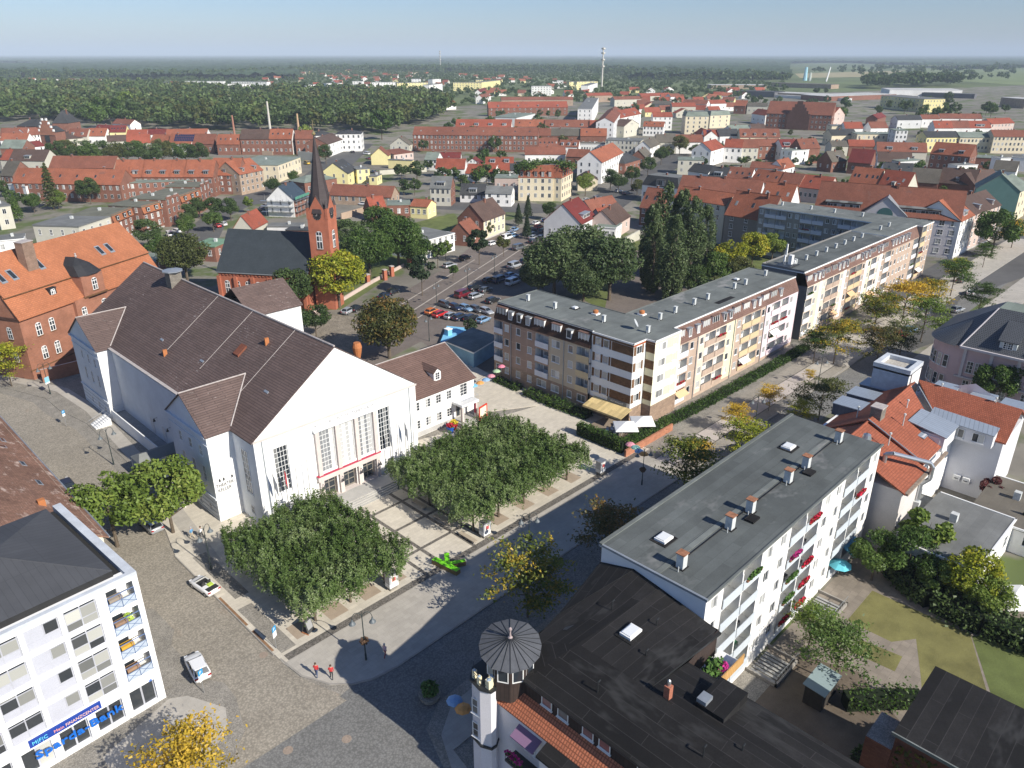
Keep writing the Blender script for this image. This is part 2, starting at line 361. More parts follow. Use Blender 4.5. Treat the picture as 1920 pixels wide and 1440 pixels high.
raised('south_pavement',[(44,38),(31.2,38),(30.5,34),(30,10),(27,10),(27,28),(29.5,36),(31.5,40),(34.5,42),(45,42.4),(150,42.4),(300,42),(300,36),(120,36),(50,37)],.10,PAVE2)
raised('kerb_line',[(26.0,59),(26.3,55.4),(27.7,52.4),(29.5,50.7),(31.4,49.8),(34,49.5),(60,49.8),(150,49.8),(150,49.95),(60,50.0),(34,49.7),(31.2,50.1),(29.3,51.0),(27.8,52.6),(26.5,55.4),(26.2,59)],.13,KERB)
raised('kerb_line',[(25.85,60),(26.0,60),(26.0,84),(25.85,84)],.13,KERB)
# bands and light panels on the plaza
b=MB()
b.box(26.6,58.2,.1,88,59.15,.114,BAND,bottom=False)
for x in(47.9,53.1): b.box(x,59.15,.1,x+.5,81,.115,BAND,bottom=False)
for y in(63.2,68.5,73.6): b.box(45.7,y,.1,55.3,y+.45,.116,BAND,bottom=False)
for x in(45.2,55.3): b.box(x,59.15,.1,x+.45,78,.117,BAND,bottom=False)
for y in(52.0,55.6): b.box(88,y,.1,146,y+.2,.114,BAND,bottom=False)
b.box(88,52.2,.1,138,55.6,.108,PAVEP,bottom=False); b.box(88,50.1,.1,146,52,.109,PAVE3,bottom=False); b.box(88,55.8,.1,146,58.2,.110,PAVE3,bottom=False)
for x in(94,99.5,105.8,111.3,118,124,131): b.box(x,52.2,.1,x+.18,55.6,.119,BAND,bottom=False)
b.build('paving_bands')['kind']='structure'
b=MB()
for x,y in((28.8,61.0),(33,61.0),(37.5,61.0),(41.2,61.0),(58.5,61.0),(63.5,61.0),(68.5,61.0),(73.5,61.0)): b.box(x,60.2,.1,x+2.3,62.6,.1165,SANDY,bottom=False)
b.build('tree_beds')['kind']='structure'
b=MB()
for x,y,w_,h_ in((27.3,71,1.7,11),(26.6,59.6,1.7,9.5)): b.box(x,y,.1,x+w_,y+h_,.1155,SETT,bottom=False)
b.build('sett_border')['kind']='structure'
b=MB()
for y0,y1 in((60.5,64.8),(66,72.5),(75,77.5)): b.box(26.02,y0,.13,26.28,y1,.136,RUST,bottom=False)
b.box(28.2,60,.0,28.5,60.3,.02,RUST,bottom=False)
b.build('fallen_leaves')['kind']='stuff'
# car park and side streets
poly_sheet('car_park',[T(640,720),T(660,665),T(748,552),T(830,505),T(905,445),T(985,425),T(1075,440),T(1060,560),T(940,700),T(860,690),T(790,640)],.012,PLOT)
poly_sheet('car_park',[T(1180,470),T(1330,465),T(1250,640),T(1130,600),T(1150,500)],.012,PLOT)
poly_sheet('yard',[T(560,590),T(600,585),T(700,600),T(700,660),T(660,680),T(560,660)],.011,mat('yard_cobble',(.26,.225,.175),.9,.25,.4,'cobble',(.2,),.7,fine=.08))
LINE=mat('kerb_line_pale',(.42,.38,.33),.9,.1,1)
b=MB()
for p,q in(((762,590),(962,462)),((668,622),(890,487)),((740,625),(1000,452))):
    A=Vector((*T(*p),0)); B=Vector((*T(*q),0)); d=(B-A).normalized(); nn=Vector((-d.y,d.x,0))*.18
    b.face([(A+nn).to_tuple()[:2]+(.018,),(A-nn).to_tuple()[:2]+(.018,),(B-nn).to_tuple()[:2]+(.018,),(B+nn).to_tuple()[:2]+(.018,)][::-1],LINE)
b.build('car_park_lines')['kind']='structure'
for p in [[(0,370),(60,430),(130,560),(60,580),(0,400)]]: pass
poly_sheet('north_street',[T(330,450),T(420,372),T(560,335),T(660,268),T(700,270),T(640,330),T(760,372),T(1080,385),T(1240,300),T(1290,230),T(1310,232),T(1290,300),T(1160,395),T(1000,400),T(760,390),T(560,372),T(470,385),T(430,405),T(400,470),T(290,560),T(250,540)],.009,ASPH)
poly_sheet('east_street',[T(1640,560),T(1780,480),T(1920,440),T(2000,470),T(1920,520),T(1800,560),T(1760,640),T(1700,660)],.015,ASPH)
poly_sheet('church_lawn',[T(640,580),T(760,500),T(900,440),T(850,400),T(640,450),T(560,520),T(500,590)],.008,GRASSG)
poly_sheet('lawn',[T(1105,470),T(1180,455),T(1300,430),T(1500,470),T(1400,540),T(1200,620),T(1090,560)],.008,GRASSG)
poly_sheet('lawn',[(79.8,19.9),(72.7,19.9),(72.7,15.2),(75,13.5),(69.5,11.2),(66.8,10.2),(70,5),(79.8,9.6)][::-1],.012,GRASS)
poly_sheet('lawn',[(79.6,9.4),(70,4.6),(72,-6),(84,-6),(86,4)][::-1],.013,GRASSG)
poly_sheet('courtyard',[(46,24),(47,2),(66,2),(88,-8),(92,10),(88,24)],.006,SLABS)
poly_sheet('courtyard_soil',[(50,21.5),(50,10),(62,10),(66,16),(64,21.5)],.011,SOIL)
poly_sheet('lawn',[(68.3,17.5),(70.8,17.5),(71.3,13.6),(68.6,13.4)],.013,GRASS)
# ---------------------------------------------------------------- white flat-roofed apartment slab
FELT=mat('roof_felt_grey',(.118,.13,.127),.9,.16,.35,'brick',(7,1.0),.75,fine=.10,var2=.2,mw=.03,bump=.2,streak=((.17,.175,.17),.58,(.13,.2,1)))
FELTL=mat('roof_felt_pale',(.165,.18,.17),.9,.2,.3,'brick',(7,1.0),.8,fine=.08,var2=.2,mw=.03,streak=((.25,.25,.24),.58,(.1,.16,1)))
FELTD=mat('roof_felt_black',(.019,.018,.018),.85,.22,.6,'brick',(9,1.0),2.0,fine=.25,var2=.3,mw=.025,streak=((.034,.034,.034),.55,(.1,.25,1)))
LOGG=mat('balcony_panel_blue_grey',(.55,.60,.64),.6,.05,.5,'brick',(.16,3),.82,fine=.02,offset=0,mw=.02)
LOGIN=mat('loggia_wall_grey',(.66,.66,.64),.9,.06,.5)
LOGF=mat('loggia_floor',(.25,.24,.22),.9,.1,1)
RED=mat('geranium_red',(.5,.02,.05),.8,.5,6,fine=.3); PINKF=mat('petunia_magenta',(.45,.03,.2),.8,.5,6,fine=.3); GREENF=mat('balcony_plants_green',(.07,.14,.03),.9,.5,6,fine=.3)
LGL=glassmat('loggia_glass',dark=(.22,.23,.24),light=(.62,.62,.6),amount=.8)
def clump(b,x,y,z,rx,ry,rz,m,n=70,s=.10,rg=rnd):
    for _ in range(n):
        while True:
            p=[rg.uniform(-1,1) for _ in range(3)]
            if sum(q*q for q in p)<1: break
        c=Vector((x+p[0]*rx,y+p[1]*ry,z+p[2]*rz)); a=Vector([rg.gauss(0,1) for _ in range(3)]).normalized(); u=a.orthogonal().normalized()*s; v=a.cross(u)
        b.face([tuple(c-u-v),tuple(c+u-v),tuple(c+u+v),tuple(c-u+v)],m)
def vent(parent,x,y,z,name='roof_vent',h=1.25,body=None,cap=None,w_=.42):
    b=MB(); body=body or VENT; b.box(x-w_,y-w_,z,x+w_,y+w_,z+.06,FELTD); b.box(x-w_*.72,y-w_*.72,z+.06,x+w_*.72,y+w_*.72,z+h,body)
    b.box(x-w_*.9,y-w_*.9,z+h,x+w_*.9,y+w_*.9,z+h+.08,cap or body); b.tube((x-w_*1.6,y-.2,z),(x-w_*1.6,y-.2,z+.55),.05,.05,body,6)
    return b.build(name,parent)
VENT=mat('vent_concrete_pale',(.52,.54,.53),.8,.15,2); RUSTY=mat('vent_cap_rusty',(.30,.14,.08),.9,.4,3)
def skylight(parent,x,y,z,w_=1.3,l=1.7):
    b=MB(); b.box(x-l/2-.3,y-w_/2-.3,z,x+l/2+.3,y+w_/2+.3,z+.08,FELTD); b.box(x-l/2,y-w_/2,z+.08,x+l/2,y+w_/2,z+.3,FRAME)
    b.box(x-l/2+.12,y-w_/2+.12,z+.3,x+l/2-.12,y+w_/2-.12,z+.38,plain('skylight_dome',(.72,.74,.74),.2)); return b.build('skylight',parent)
X0,X1,Y0,Y1,ZR=48.2,87.0,24.3,35.5,14.7
S=thing('apartment_block','white five-storey apartment slab with grey felt roof and rows of pale blue balconies','apartment block',((X0+X1)/2,(Y0+Y1)/2,0))
FH=2.74; holes=[]; wins=[]; logs=[]
for s in range(3):
    x=s*12.93
    for f in range(5):
        z=.95+FH*f
        for c in(1.45,11.5):
            holes.append((x+c-.55,z+.85,x+c+.55,z+2.2,.12,None)); wins.append((x+c,z+.85))
        for a in(2.95,6.55):
            holes.append((x+a,z+.05,x+a+3.4,z+2.42,1.45,None,LOGIN)); logs.append((x+a,z,s,f))
wall=MB()
SLABW=mat('slab_wall_white',(.80,.79,.76),.9,.04,.3,'brick',(3.2,2.74),.93,fine=.015,mw=.02)
P_=holewall(wall,(X0,Y0,0),'-y',X1-X0,0,ZR,holes,SLABW,WHITE)
wall.box(X0,Y0+1.46,0,X1,Y1,ZR-.02,WHITE,bottom=False); wall.face([(X0,Y0,0),(X0,Y0,ZR),(X0,Y0+1.46,ZR),(X0,Y0+1.46,0)],WHITE); wall.face([(X1,Y0,0),(X1,Y0+1.46,0),(X1,Y0+1.46,ZR),(X1,Y0,ZR)],WHITE)
for x,z in [(X0+.8+1.72*i,ZR-.42) for i in range(22)]: wall.box(x,Y0-.012,z,x+.22,Y0,z+.12,plain('vent_slot_grey',(.6,.6,.6)))
for s in(0,1,2): wall.box(X0+s*12.93+6.36,Y0-.05,.95,X0+s*12.93+6.54,Y0-.001,ZR-.9,WHITE,bottom=False)
wall.build('wall',S)
for x,z in wins: win(S,(X0+x,Y0+.11,z),0,1.06,1.31,2,1,gl=GLASSC)
AW=mat('awning_sky_blue',(.10,.36,.55),.7,.03,1,'brick',(.25,9),.6,fine=0,offset=0,mw=.06)
for k,(x,z,s,f) in enumerate(logs):
    x+=X0; b=MB(); b.box(x-.02,Y0-.16,z+.02,x+3.42,Y0-.1,z+1.05,LOGG); b.box(x-.02,Y0-.1,z-.05,x+3.42,Y0+.02,z+.04,WHITE); b.build('balcony_panel',S)
    b=MB()
    yb=Y0+1.44; fr=FRAME
    b.box(x+.35,yb-.06,z+.12,x+1.15,yb,z+2.2,fr); b.face([(x+.45,yb-.07,z+.2),(x+1.05,yb-.07,z+.2),(x+1.05,yb-.07,z+2.1),(x+.45,yb-.07,z+2.1)],LGL)
    b.box(x+1.15,yb-.06,z+.95,x+2.7,yb,z+2.2,fr); b.face([(x+1.25,yb-.07,z+1.03),(x+2.6,yb-.07,z+1.03),(x+2.6,yb-.07,z+2.1),(x+1.25,yb-.07,z+2.1)],LGL); b.build('balcony_door',S)
    r=random.Random(k*3+1)
    fl={(1,4,1):RED,(1,2,0):GREENF,(1,1,1):RED,(1,1,0):GREENF,(2,3,1):RED,(1,2,1):RED,(0,4,1):GREENF,(1,0,1):RED}.get((s,f,1 if (x-X0-s*12.93)>5 else 0))
    if fl or r.random()<.07:
        b=MB(); fl=fl or r.choice([RED,PINKF,GREENF]); n_=3
        b.box(x+.3,Y0-.36,z+.85,x+3.1,Y0-.17,z+1.02,mat('flower_box',(.25,.12,.07),.8))
        clump(b,x+1.7,Y0-.28,z+1.12,1.4,.2,.22,fl,150,.09,r); clump(b,x+1.7,Y0-.28,z+1.05,1.4,.22,.2,GREENF,60,.09,r)
        b.build('flower_box',S)
    if r.random()<.5:
        b=MB(); cx=x+r.uniform(.9,2.4); c=r.choice([(.6,.6,.58),(.05,.2,.1),(.25,.15,.1),(.04,.04,.05)]); m=plain('balcony_furniture_%d'%int(c[0]*100),c)
        b.box(cx-.35,Y0+.5,z+.45,cx+.35,Y0+1.1,z+.5,m); b.box(cx-.35,Y0+1.05,z+.5,cx+.35,Y0+1.1,z+1.1,m)
        for ax in(-.3,.3):
            for ay in(.55,1.05): b.box(cx+ax-.03,Y0+ay-.03,z+.06,cx+ax+.03,Y0+ay+.03,z+.45,m)
        tag(b.build('balcony_chair'),'small chair on a loggia of the white apartment slab','chair','chairs on the white slab balconies')
b=MB(); x=X0+2*12.93+6.6; b.face([(x,Y0-.05,3.35),(x,Y0-1.5,2.55),(x+3.3,Y0-1.5,2.55),(x+3.3,Y0-.05,3.35)],AW); b.face([(x,Y0-.05,3.33),(x+3.3,Y0-.05,3.33),(x+3.3,Y0-1.5,2.53),(x,Y0-1.5,2.53)],AW)
b.tube((x+.1,Y0-.05,2.4),(x+.1,Y0-1.45,2.55),.03,.03,STEEL,5); b.tube((x+3.2,Y0-.05,2.4),(x+3.2,Y0-1.45,2.55),.03,.03,STEEL,5); b.build('awning',S)
b=MB(); x=X0+2*12.93+4.6; b.lathe((x,Y0-.7),[(1.35,2.3),(.7,2.62),(.02,2.9)],plain('parasol_turquoise',(.12,.5,.58),.7),8); b.tube((x,Y0-.7,1.1),(x,Y0-.7,2.9),.03,.03,STEEL,6)
tag(b.build('parasol'),'turquoise parasol at a low balcony of the white apartment slab','parasol')
rf=MB(); ym=29.4
rf.slab([(X0-.15,Y0-.15,ZR),(X1+.15,Y0-.15,ZR),(X1+.15,ym,ZR-.02),(X0-.15,ym,ZR-.02)],.18,FELT,WHITE); rf.slab([(X0-.15,ym,ZR-.02),(X1+.15,ym,ZR-.02),(X1+.15,Y1+.2,ZR+.12),(X0-.15,Y1+.2,ZR+.12)],.3,FELT,WHITE)
rf.box(X0-.18,ym-.3,ZR-.01,X1+.1,ym+.25,ZR+.04,FELTL); rf.box(X0-.2,Y1-.15,ZR+.1,X1+.2,Y1+.22,ZR+.24,FELTL); rf.box(X0-.2,Y0-.18,ZR-.1,X0+.02,Y1+.2,ZR+.13,ZINC); rf.box(X0,Y0-.2,ZR-.1,X1+.18,Y0+.02,ZR+.09,FELTL)
rf.tube((50.5,28.75,ZR+.05),(84,28.75,ZR+.05),.05,.05,FELTD,5)
rf.build('roof',S)
for x in(50.5,59,63,71.2,75.5,84.1): vent(S,x,28.3,ZR,h=1.5,cap=RUSTY,w_=.5)
for x in(52.9,78.5): skylight(S,x,31.8,ZR+.03,1.2,1.5)
for x in(61.9,74.6): 
    b=MB(); b.box(x-.7,27.0,ZR,x+.7,28.0,ZR+.22,FELTD); b.build('roof_hatch',S)
for x in(72.9,60.6):  # cellar stairwells
    b=MB(); b.box(x-2.4,20.9,.0,x+2.4,21.1,.35,KERB); b.box(x-2.4,20.9,0,x-2.2,Y0-.02,.35,KERB); b.box(x+2.2,20.9,0,x+2.4,Y0-.02,.35,KERB)
    for i in range(7): b.box(x-2.0+i*.5,21.3,.02,x-1.7+i*.5,23.9,.1+.02*i,mat('stair_tread',(.3,.3,.29),.8))
    for i in range(9): b.tube((x-2.3+i*.575,21.0,.35),(x-2.3+i*.575,21.0,1.25),.02,.02,STEEL,5)
    b.tube((x-2.3,21.0,1.25),(x+2.3,21.0,1.25),.03,.03,STEEL,5)
    tag(b.build('cellar_stairwell'),'railed cellar stairwell by the white slab, %s'%('beside the brown lawn' if x>70 else 'beside the dark earth yard'),'stairwell')
# ---------------------------------------------------------------- coloured prefab blocks
BRB=mat('brown_brick',(.20,.105,.05),.85,.3,1.2,'brick',(.5,.16),.75,fine=.2,var2=.1)
CREAM=mat('cream_panel',(.74,.68,.46),.9,.04,.4); WHP=mat('white_panel',(.76,.76,.74),.9,.05,.4)
TAUPE=mat('taupe_panel',(.36,.25,.19),.9,.08,.4,'brick',(3.0,2.8),1.5,fine=.03,mw=.04,offset=0); SAND=mat('sand_panel',(.50,.42,.31),.9,.06,.4,'brick',(3.0,2.8),1.2,fine=.03,mw=.03,offset=0); OCHRE=mat('ochre_panel',(.57,.46,.28),.9,.05,.4)
TANP=mat('tan_panel',(.45,.345,.27),.9,.07,.4,'brick',(3.0,2.8),1.4,fine=.03,mw=.05,offset=0); PEACH=mat('peach_panel',(.66,.56,.46),.9,.05,.4); PINK=mat('pink_panel',(.70,.58,.61),.9,.04,.4)
LGP=mat('pale_grey_panel',(.66,.67,.70),.8,.04,.4); GBR=mat('ground_floor_brick',(.36,.26,.19),.9,.2,1,'brick',(.8,.3),.75,fine=.12)
MANS=mat('mansard_tile_red_brown',(.21,.125,.10),.85,.15,.6,'tile',(.3,.34),.6,fine=.1,var2=.08); MANSD=mat('mansard_tile_brown',(.085,.045,.03),.8,.2,.6,'tile',(.3,.34),.5,fine=.15,bump=.3)
CONC=mat('gable_concrete_grey',(.20,.195,.19),.9,.12,.3)
TERRA=mat('vent_terracotta',(.42,.16,.06),.8,.15,3)
def loggia(S,P,x,z,w_,m,side,rg,depth=1.2,flowers=None,far=False):
    "parapet, back door and what stands on it; P maps wall coordinates to world"
    ux,n=Vector(DIR[side][0]),Vector(DIR[side][1])
    b=MB()
    def bx(xa,za,da,xb,zb,db,mm):
        p=Vector(P(xa,za,da)); q=Vector(P(xb,zb,db)); b.box(p.x,p.y,min(p.z,q.z),q.x,q.y,max(p.z,q.z),mm)
    bx(x-.02,z,.16,x+w_+.02,z+1.05,.08,m); b.build('balcony_panel',S)
    b=MB(); bx(x+.2,z+.1,-depth+.07,x+1.0,z+2.25,-depth,FRAME); bx(x+.28,z+.2,-depth+.09,x+.92,z+2.17,-depth+.075,LGL); bx(x+1.0,z+.95,-depth+.07,x+w_-.3,z+2.25,-depth,FRAME); bx(x+1.1,z+1.05,-depth+.09,x+w_-.4,z+2.17,-depth+.075,LGL)
    b.build('balcony_door',S)
    if rg.random()<(.25 if side=='-y' else .1):
        b=MB(); p=P(x+w_/2,z+1.05,.28); fl=rg.choice([RED,RED,PINKF,GREENF])
        ex=abs(ux.x)*w_*.4+.15; ey=abs(ux.y)*w_*.4+.15
        bx(x+.2,z+.88,.34,x+w_-.2,z+1.03,.18,mat('flower_box',(.25,.12,.07),.8)); clump(b,p[0],p[1],p[2]+.02,ex,ey,.2,fl,70 if far else 110,.1,rg); clump(b,p[0],p[1],p[2],ex,ey,.2,GREENF,40,.1,rg); b.build('flower_box',S)
    if side=='-y' and rg.random()<.12:
        b=MB(); A=P(x+.1,z+2.3,.05); B=P(x+w_-.1,z+2.3,.05); C=P(x+w_-.1,z+1.6,1.2); D=P(x+.1,z+1.6,1.2); m2=rg.choice([plain('awning_white',(.72,.7,.65),.8),plain('awning_apricot',(.7,.45,.25),.8)])
        b.face([A,D,C,B],m2); b.face([(q[0],q[1],q[2]-.03) for q in(A,B,C,D)],m2); b.build('awning',S)
def dormer(S,side,P,x,z,w_,lean,mh=2.7,wide=False):
    b=MB(); h=1.45 if not wide else 1.7; d=-lean-.05; zz=z+.55
    ux,n=Vector(DIR[side][0]),Vector(DIR[side][1])
    def bx(xa,za,da,xb,zb,db,mm):
        p=Vector(P(xa,za,da)); q=Vector(P(xb,zb,db)); b.box(p.x,p.y,min(p.z,q.z),q.x,q.y,max(p.z,q.z),mm)
    out=-.12 if not wide else -.3
    bx(x,zz,out,x+.1,zz+h,d,FRAME); bx(x+w_-.1,zz,out,x+w_,zz+h,d,FRAME); bx(x-.12,zz+h,out+.12,x+w_+.12,zz+h+.1,d,ZINC if not wide else MANS); bx(x,zz-.06,out+.05,x+w_,zz,d,FRAME)
    bx(x+.1,zz,out-.06,x+w_-.1,zz+h,out-.1,GLASSC)
    nn=3 if wide else 1
    for i in range(1,nn): bx(x+w_*i/nn-.05,zz,out,x+w_*i/nn+.05,zz+h,out-.06,FRAME)
    for za in(zz,zz+h-.1): bx(x+.1,za,out-.01,x+w_-.1,za+.1,out-.06,FRAME)
    b.build('dormer',S)
def mansard(mb,side,O,L,z0,z1,lean,m,over=.12,ends=None):
    ux,n=DIR[side]; ux=Vector(ux);n=Vector(n);O=Vector(O)
    def P(x,z,d): return tuple(O+ux*x+n*d+Vector((0,0,z)))
    mb.face([P(0,z0,over),P(L,z0,over),P(L,z1,-lean),P(0,z1,-lean)],m); mb.face([P(0,z0,over),P(0,z0,0),P(L,z0,0),P(L,z0,over)],m)
    e=ends or m
    mb.face([P(0,z0,over),P(0,z1,-lean),P(0,z1,-lean-1.5),P(0,z0,-lean-1.5)],e); mb.face([P(L,z0,over),P(L,z0,-lean-1.5),P(L,z1,-lean-1.5),P(L,z1,-lean)],e)
PF=.75; PH=2.8; EV=PF+4*PH  # eave of the mansard storey
def facade(S,wall,side,O,cols,base,rg,mans=None,floors=4,logm=None,far=False,ground=None,z1=None,logd=1.2):
    "cols: (width, kind, wall material, balcony material) with kinds w window, ww wide window, l loggia, b blank, s strip"
    holes=[];x=0;segs=[];top=z1 or EV
    L=sum(c[0] for c in cols)
    for c in cols:
        segs.append((x,x+c[0],c))
        for f in range(floors):
            z=PF+PH*f; wd,k=c[0],c[1]; gf=(f==0 and ground is not None)
            if k in('w','ww'): ww=min(wd-.5,1.1 if k=='w' else 1.9); holes.append((x+wd/2-ww/2,z+.9,x+wd/2+ww/2,z+2.25,.1,None))
            elif k=='l' and not gf: holes.append((x+.1,z+.08,x+wd-.1,z+2.5,logd,LOGIN,LOGIN))
            elif k=='l' and gf: holes.append((x+.5,z+.9,x+wd-.5,z+2.3,.1,None))
        x+=c[0]
    def mm(cx,cz):
        for a,b_,c in segs:
            if a<=cx<=b_:
                if cz<PF+(PH if ground is not None else 0): return ground or base
                f=c[2]; return f(cx-a,cz) if callable(f) else f
        return base
    # cut the wall into storeys so that materials may change per storey
    zs=[0,PF]+[PF+PH*i for i in range(1,floors+1)]
    if top>zs[-1]+.01: zs.append(top)
    P=None
    for za,zb in zip(zs[:-1],zs[1:]):
        xs=sorted({0,L,*[s[0] for s in segs]})
        hh=[h for h in holes if za<=h[1]<zb]
        for a,b_,c in segs:
            sub=[(h[0]-a,h[1],h[2]-a,h[3])+tuple(h[4:]) for h in hh if a-1e-6<=h[0] and h[2]<=b_+1e-6]
            OO=Vector(O)+Vector(DIR[side][0])*a
            holewall(wall,OO,side,b_-a,za,zb,sub,(lambda cx,cz,a=a: mm(cx+a,cz)),WHP)
    ux,n=Vector(DIR[side][0]),Vector(DIR[side][1]); OV=Vector(O)
    def P(x,z,d=0): return tuple(OV+ux*x+n*d+Vector((0,0,z)))
    for h in holes:
        if h[4]<.5: win(S,P((h[0]+h[2])/2,h[1],-h[4]+.01),RZ[side],h[2]-h[0]-.03,h[3]-h[1]-.03,2 if h[2]-h[0]>1.4 or c[1]=='w' else 1,1,gl=GLASSC,far=False)
    for a,b_,c in segs:
        if c[1]=='l':
            for f in range(1 if ground is not None else 0,floors): loggia(S,P,a+.1,PF+PH*f+.05,b_-a-.2,c[3] if len(c)>3 else LGP,side,rg,logd,far=far)
    if mans:
        mm_,lean,specs=mans; mansard(wall,side,O,L,EV,EV+2.75,lean,mm_)
        for (xa,w_) in specs: dormer(S,side,P,xa,EV,w_,lean,wide=w_>1.3)
    return P,L
def downpipe(S,P,x,z1=11.9):
    b=MB(); p=P(x,0,.1); b.tube((p[0],p[1],.2),(p[0],p[1],z1),.07,.07,ZINC,6); b.build('downpipe',S)
ZT=14.7
A=thing('prefab_block','colourful L-shaped prefab housing block with brown brick corner, mansard windows and cafe terrace','apartment block',(106,76,0))
wall=MB(); rg=random.Random(11)
# wing along the side lane (faces -x), seen from left end y=96.5 to the corner
xa=93.4
P,L=facade(A,wall,'-x',(xa,96.5,0),[(2.4,'l',TAUPE,LGP),(1.9,'w',TAUPE),(.5,'b',TAUPE),(3.0,'w',TAUPE),(2.7,'w',TAUPE),(3.3,'l',TAUPE,LGP),(3.2,'ww',SAND),(.5,'b',SAND),(2.5,'w',SAND),(2.9,'l',SAND,OCHRE)],TAUPE,rg,mans=(MANSD,1.1,[(.5,2.4),(3.6,1.0),(5.8,1.0),(8.0,1.0),(9.9,2.4),(14.1,2.0),(17.6,1.1),(20.1,2.2)]),ground=GBR)
for x in(4.5,17.3): downpipe(A,P,x)
yb=96.5-L; 
bnd=lambda w0,w1:(lambda cx,cz:(BRB if (w0<cx<w1 and ((cz-PF)%PH)>.85 and ((cz-PF)%PH)<2.35) else WHP))
# corner block: striped brick bands built from wall + proud brick panels
def stripes(wall,side,O,L,parts,white,gz=PF+PH-.2,top=ZT):
    ux,n=DIR[side]; ux=Vector(ux);n=Vector(n);O=Vector(O)
    def P(x,z,d=0): return tuple(O+ux*x+n*d+Vector((0,0,z)))
    def bx(xa,za,da,xb,zb,db,mm):
        p=Vector(P(xa,za,da)); q=Vector(P(xb,zb,db)); wall.box(p.x,p.y,min(p.z,q.z),q.x,q.y,max(p.z,q.z),mm)
    wall.face([P(0,0),P(L,0),P(L,gz),P(0,gz)],GBR); wall.face([P(0,gz),P(L,gz),P(L,top),P(0,top)],white)
    for f in range(1,5):
        z=PF+PH*f-.15
        for k,a,b_ in parts:
            if k=='br': bx(a,z+.85,.03,b_,z+2.35,-.05,BRB)
            elif k=='cr': bx(a,z+.85,.03,b_,z+2.35,-.05,CREAM)
            else: win(A,P((a+b_)/2,z+.95,.01),RZ[side],b_-a,1.35,2 if b_-a>1.2 else 1,1,gl=GLASSC)
    return P,bx
cx0=93.9; cy0=65.15; Lc=yb-cy0
P,bx=stripes(wall,'-x',(cx0,yb,0),Lc,[('br',.25,.75),('w',.8,1.95),('br',2.0,2.4),('w',2.45,3.6),('br',3.65,4.0),('br',4.15,Lc)],WHP); bx(0,ZT-.5,.03,Lc,ZT-.02,-.05,BRB)
bx(3.9,PF+PH-.0,.12,Lc-.6,PF+PH+.7,.04,plain('cafe_sign_panel',(.18,.19,.2),.6))
text(A,'RESTAURANT',P(4.6,PF+PH+.15,.14),(math.pi/2,0,-math.pi/2),.42,plain('sign_letters_pale',(.7,.7,.66)))
P,bx=stripes(wall,'-y',(cx0,cy0,0),3.4,[('br',.15,.75),('w',.85,2.25),('br',2.35,2.8)],WHP); bx(0,ZT-.5,.03,3.4,ZT-.02,-.05,mat('brick_red_parapet',(.36,.10,.04),.9,.3,2))
P,bx=stripes(wall,'-x',(cx0+3.4,cy0,0),1.75,[('br',0,1.75)],CREAM); bx(0,ZT-.5,.03,1.75,ZT-.02,-.05,BRB)
P,bx=stripes(wall,'-y',(cx0+3.4,63.4,0),7.5,[('w',1.2,3.1),('cr',3.6,6.9),('w',5.2,6.2)],mat('white_yellow_panel',(.80,.78,.62),.9,.03,.4)); bx(0,ZT-.5,.03,7.5,ZT-.02,-.05,PEACH)
wall.face([(104.8,63.4,0),(104.8,63.9,0),(104.8,63.9,ZT),(104.8,63.4,ZT)],CREAM)
# wing along the promenade
W='w';secs=[(3.6,'l',TANP,LGP),(2.3,'w',TANP),(1.0,'b',TANP),
 (2.0,'w',PEACH),(3.7,'l',PEACH,TANP),(3.7,'l',PEACH,TANP),(2.2,'w',CREAM),(1.3,'b',CREAM),
 (2.2,'w',TANP),(3.6,'l',TANP,OCHRE),(3.6,'l',TANP,OCHRE),(2.2,'w',TANP),
 (2.2,'w',PINK),(3.7,'l',PINK,PINK),(3.7,'l',PINK,PINK),(2.2,'w',PINK),(1.7,'b',PINK)]
P,L=facade(A,wall,'-y',(104.8,63.9,0),secs,TANP,rg,mans=(MANS,1.1,[(.3,2.2),(3.6,.95),(6.2,.95),(8.4,2.2),(11.6,2.2),(15.2,.95),(17.3,.95),(19.1,2.2),(22.6,2.2),(26.0,.95),(28.2,.95),(30.2,2.2),(33.4,2.3),(37.0,.95)][:14]))
for x in(6.4,19.2,31.1): downpipe(A,P,x)
XE=104.8+L
wall.face([(XE,63.9,0),(XE,75.3,0),(XE,75.3,EV),(XE,63.9,EV)],CONC); wall.face([(XE,65,EV),(XE,75.3,EV),(XE,75.3,ZT),(XE,65,ZT)],CONC)
wall.face([(xa,96.5,0),(xa+11.8,96.5,0),(xa+11.8,96.5,ZT),(xa+1.1,96.5,ZT),(xa,96.5,EV)][::-1],CONC)
wall.face([(105.2,96.5,0),(105.2,75.3,0),(105.2,75.3,ZT),(105.2,96.5,ZT)][::-1],CONC); wall.face([(105.2,75.3,0),(XE,75.3,0),(XE,75.3,ZT),(105.2,75.3,ZT)][::-1],CONC)
wall.build('wall',A)
rf=MB()
outline=[(xa+1.0,96.6),(xa+1.0,yb),(cx0-.05,yb),(cx0-.05,cy0-.05),(cx0+3.35,cy0-.05),(cx0+3.35,63.35),(104.85,63.35),(104.85,64.95),(XE+.1,64.95),(XE+.1,75.4),(105.3,75.4),(105.3,96.6)]
rf.slab([(x,y,ZT+.06) for x,y in outline],.2,FELTL,WHITE)
for a,c in zip(outline,outline[1:]+outline[:1]):
    x0,x1=sorted((a[0],c[0]));y0,y1=sorted((a[1],c[1])); rf.box(x0-.07,y0-.07,ZT+.02,x1+.07,y1+.07,ZT+.16,FELTL if y1>75.2 or x0>105 else WHP)
rf.box(122,66.5,ZT+.06,128,67.6,ZT+.075,FELTD); rf.build('roof',A)
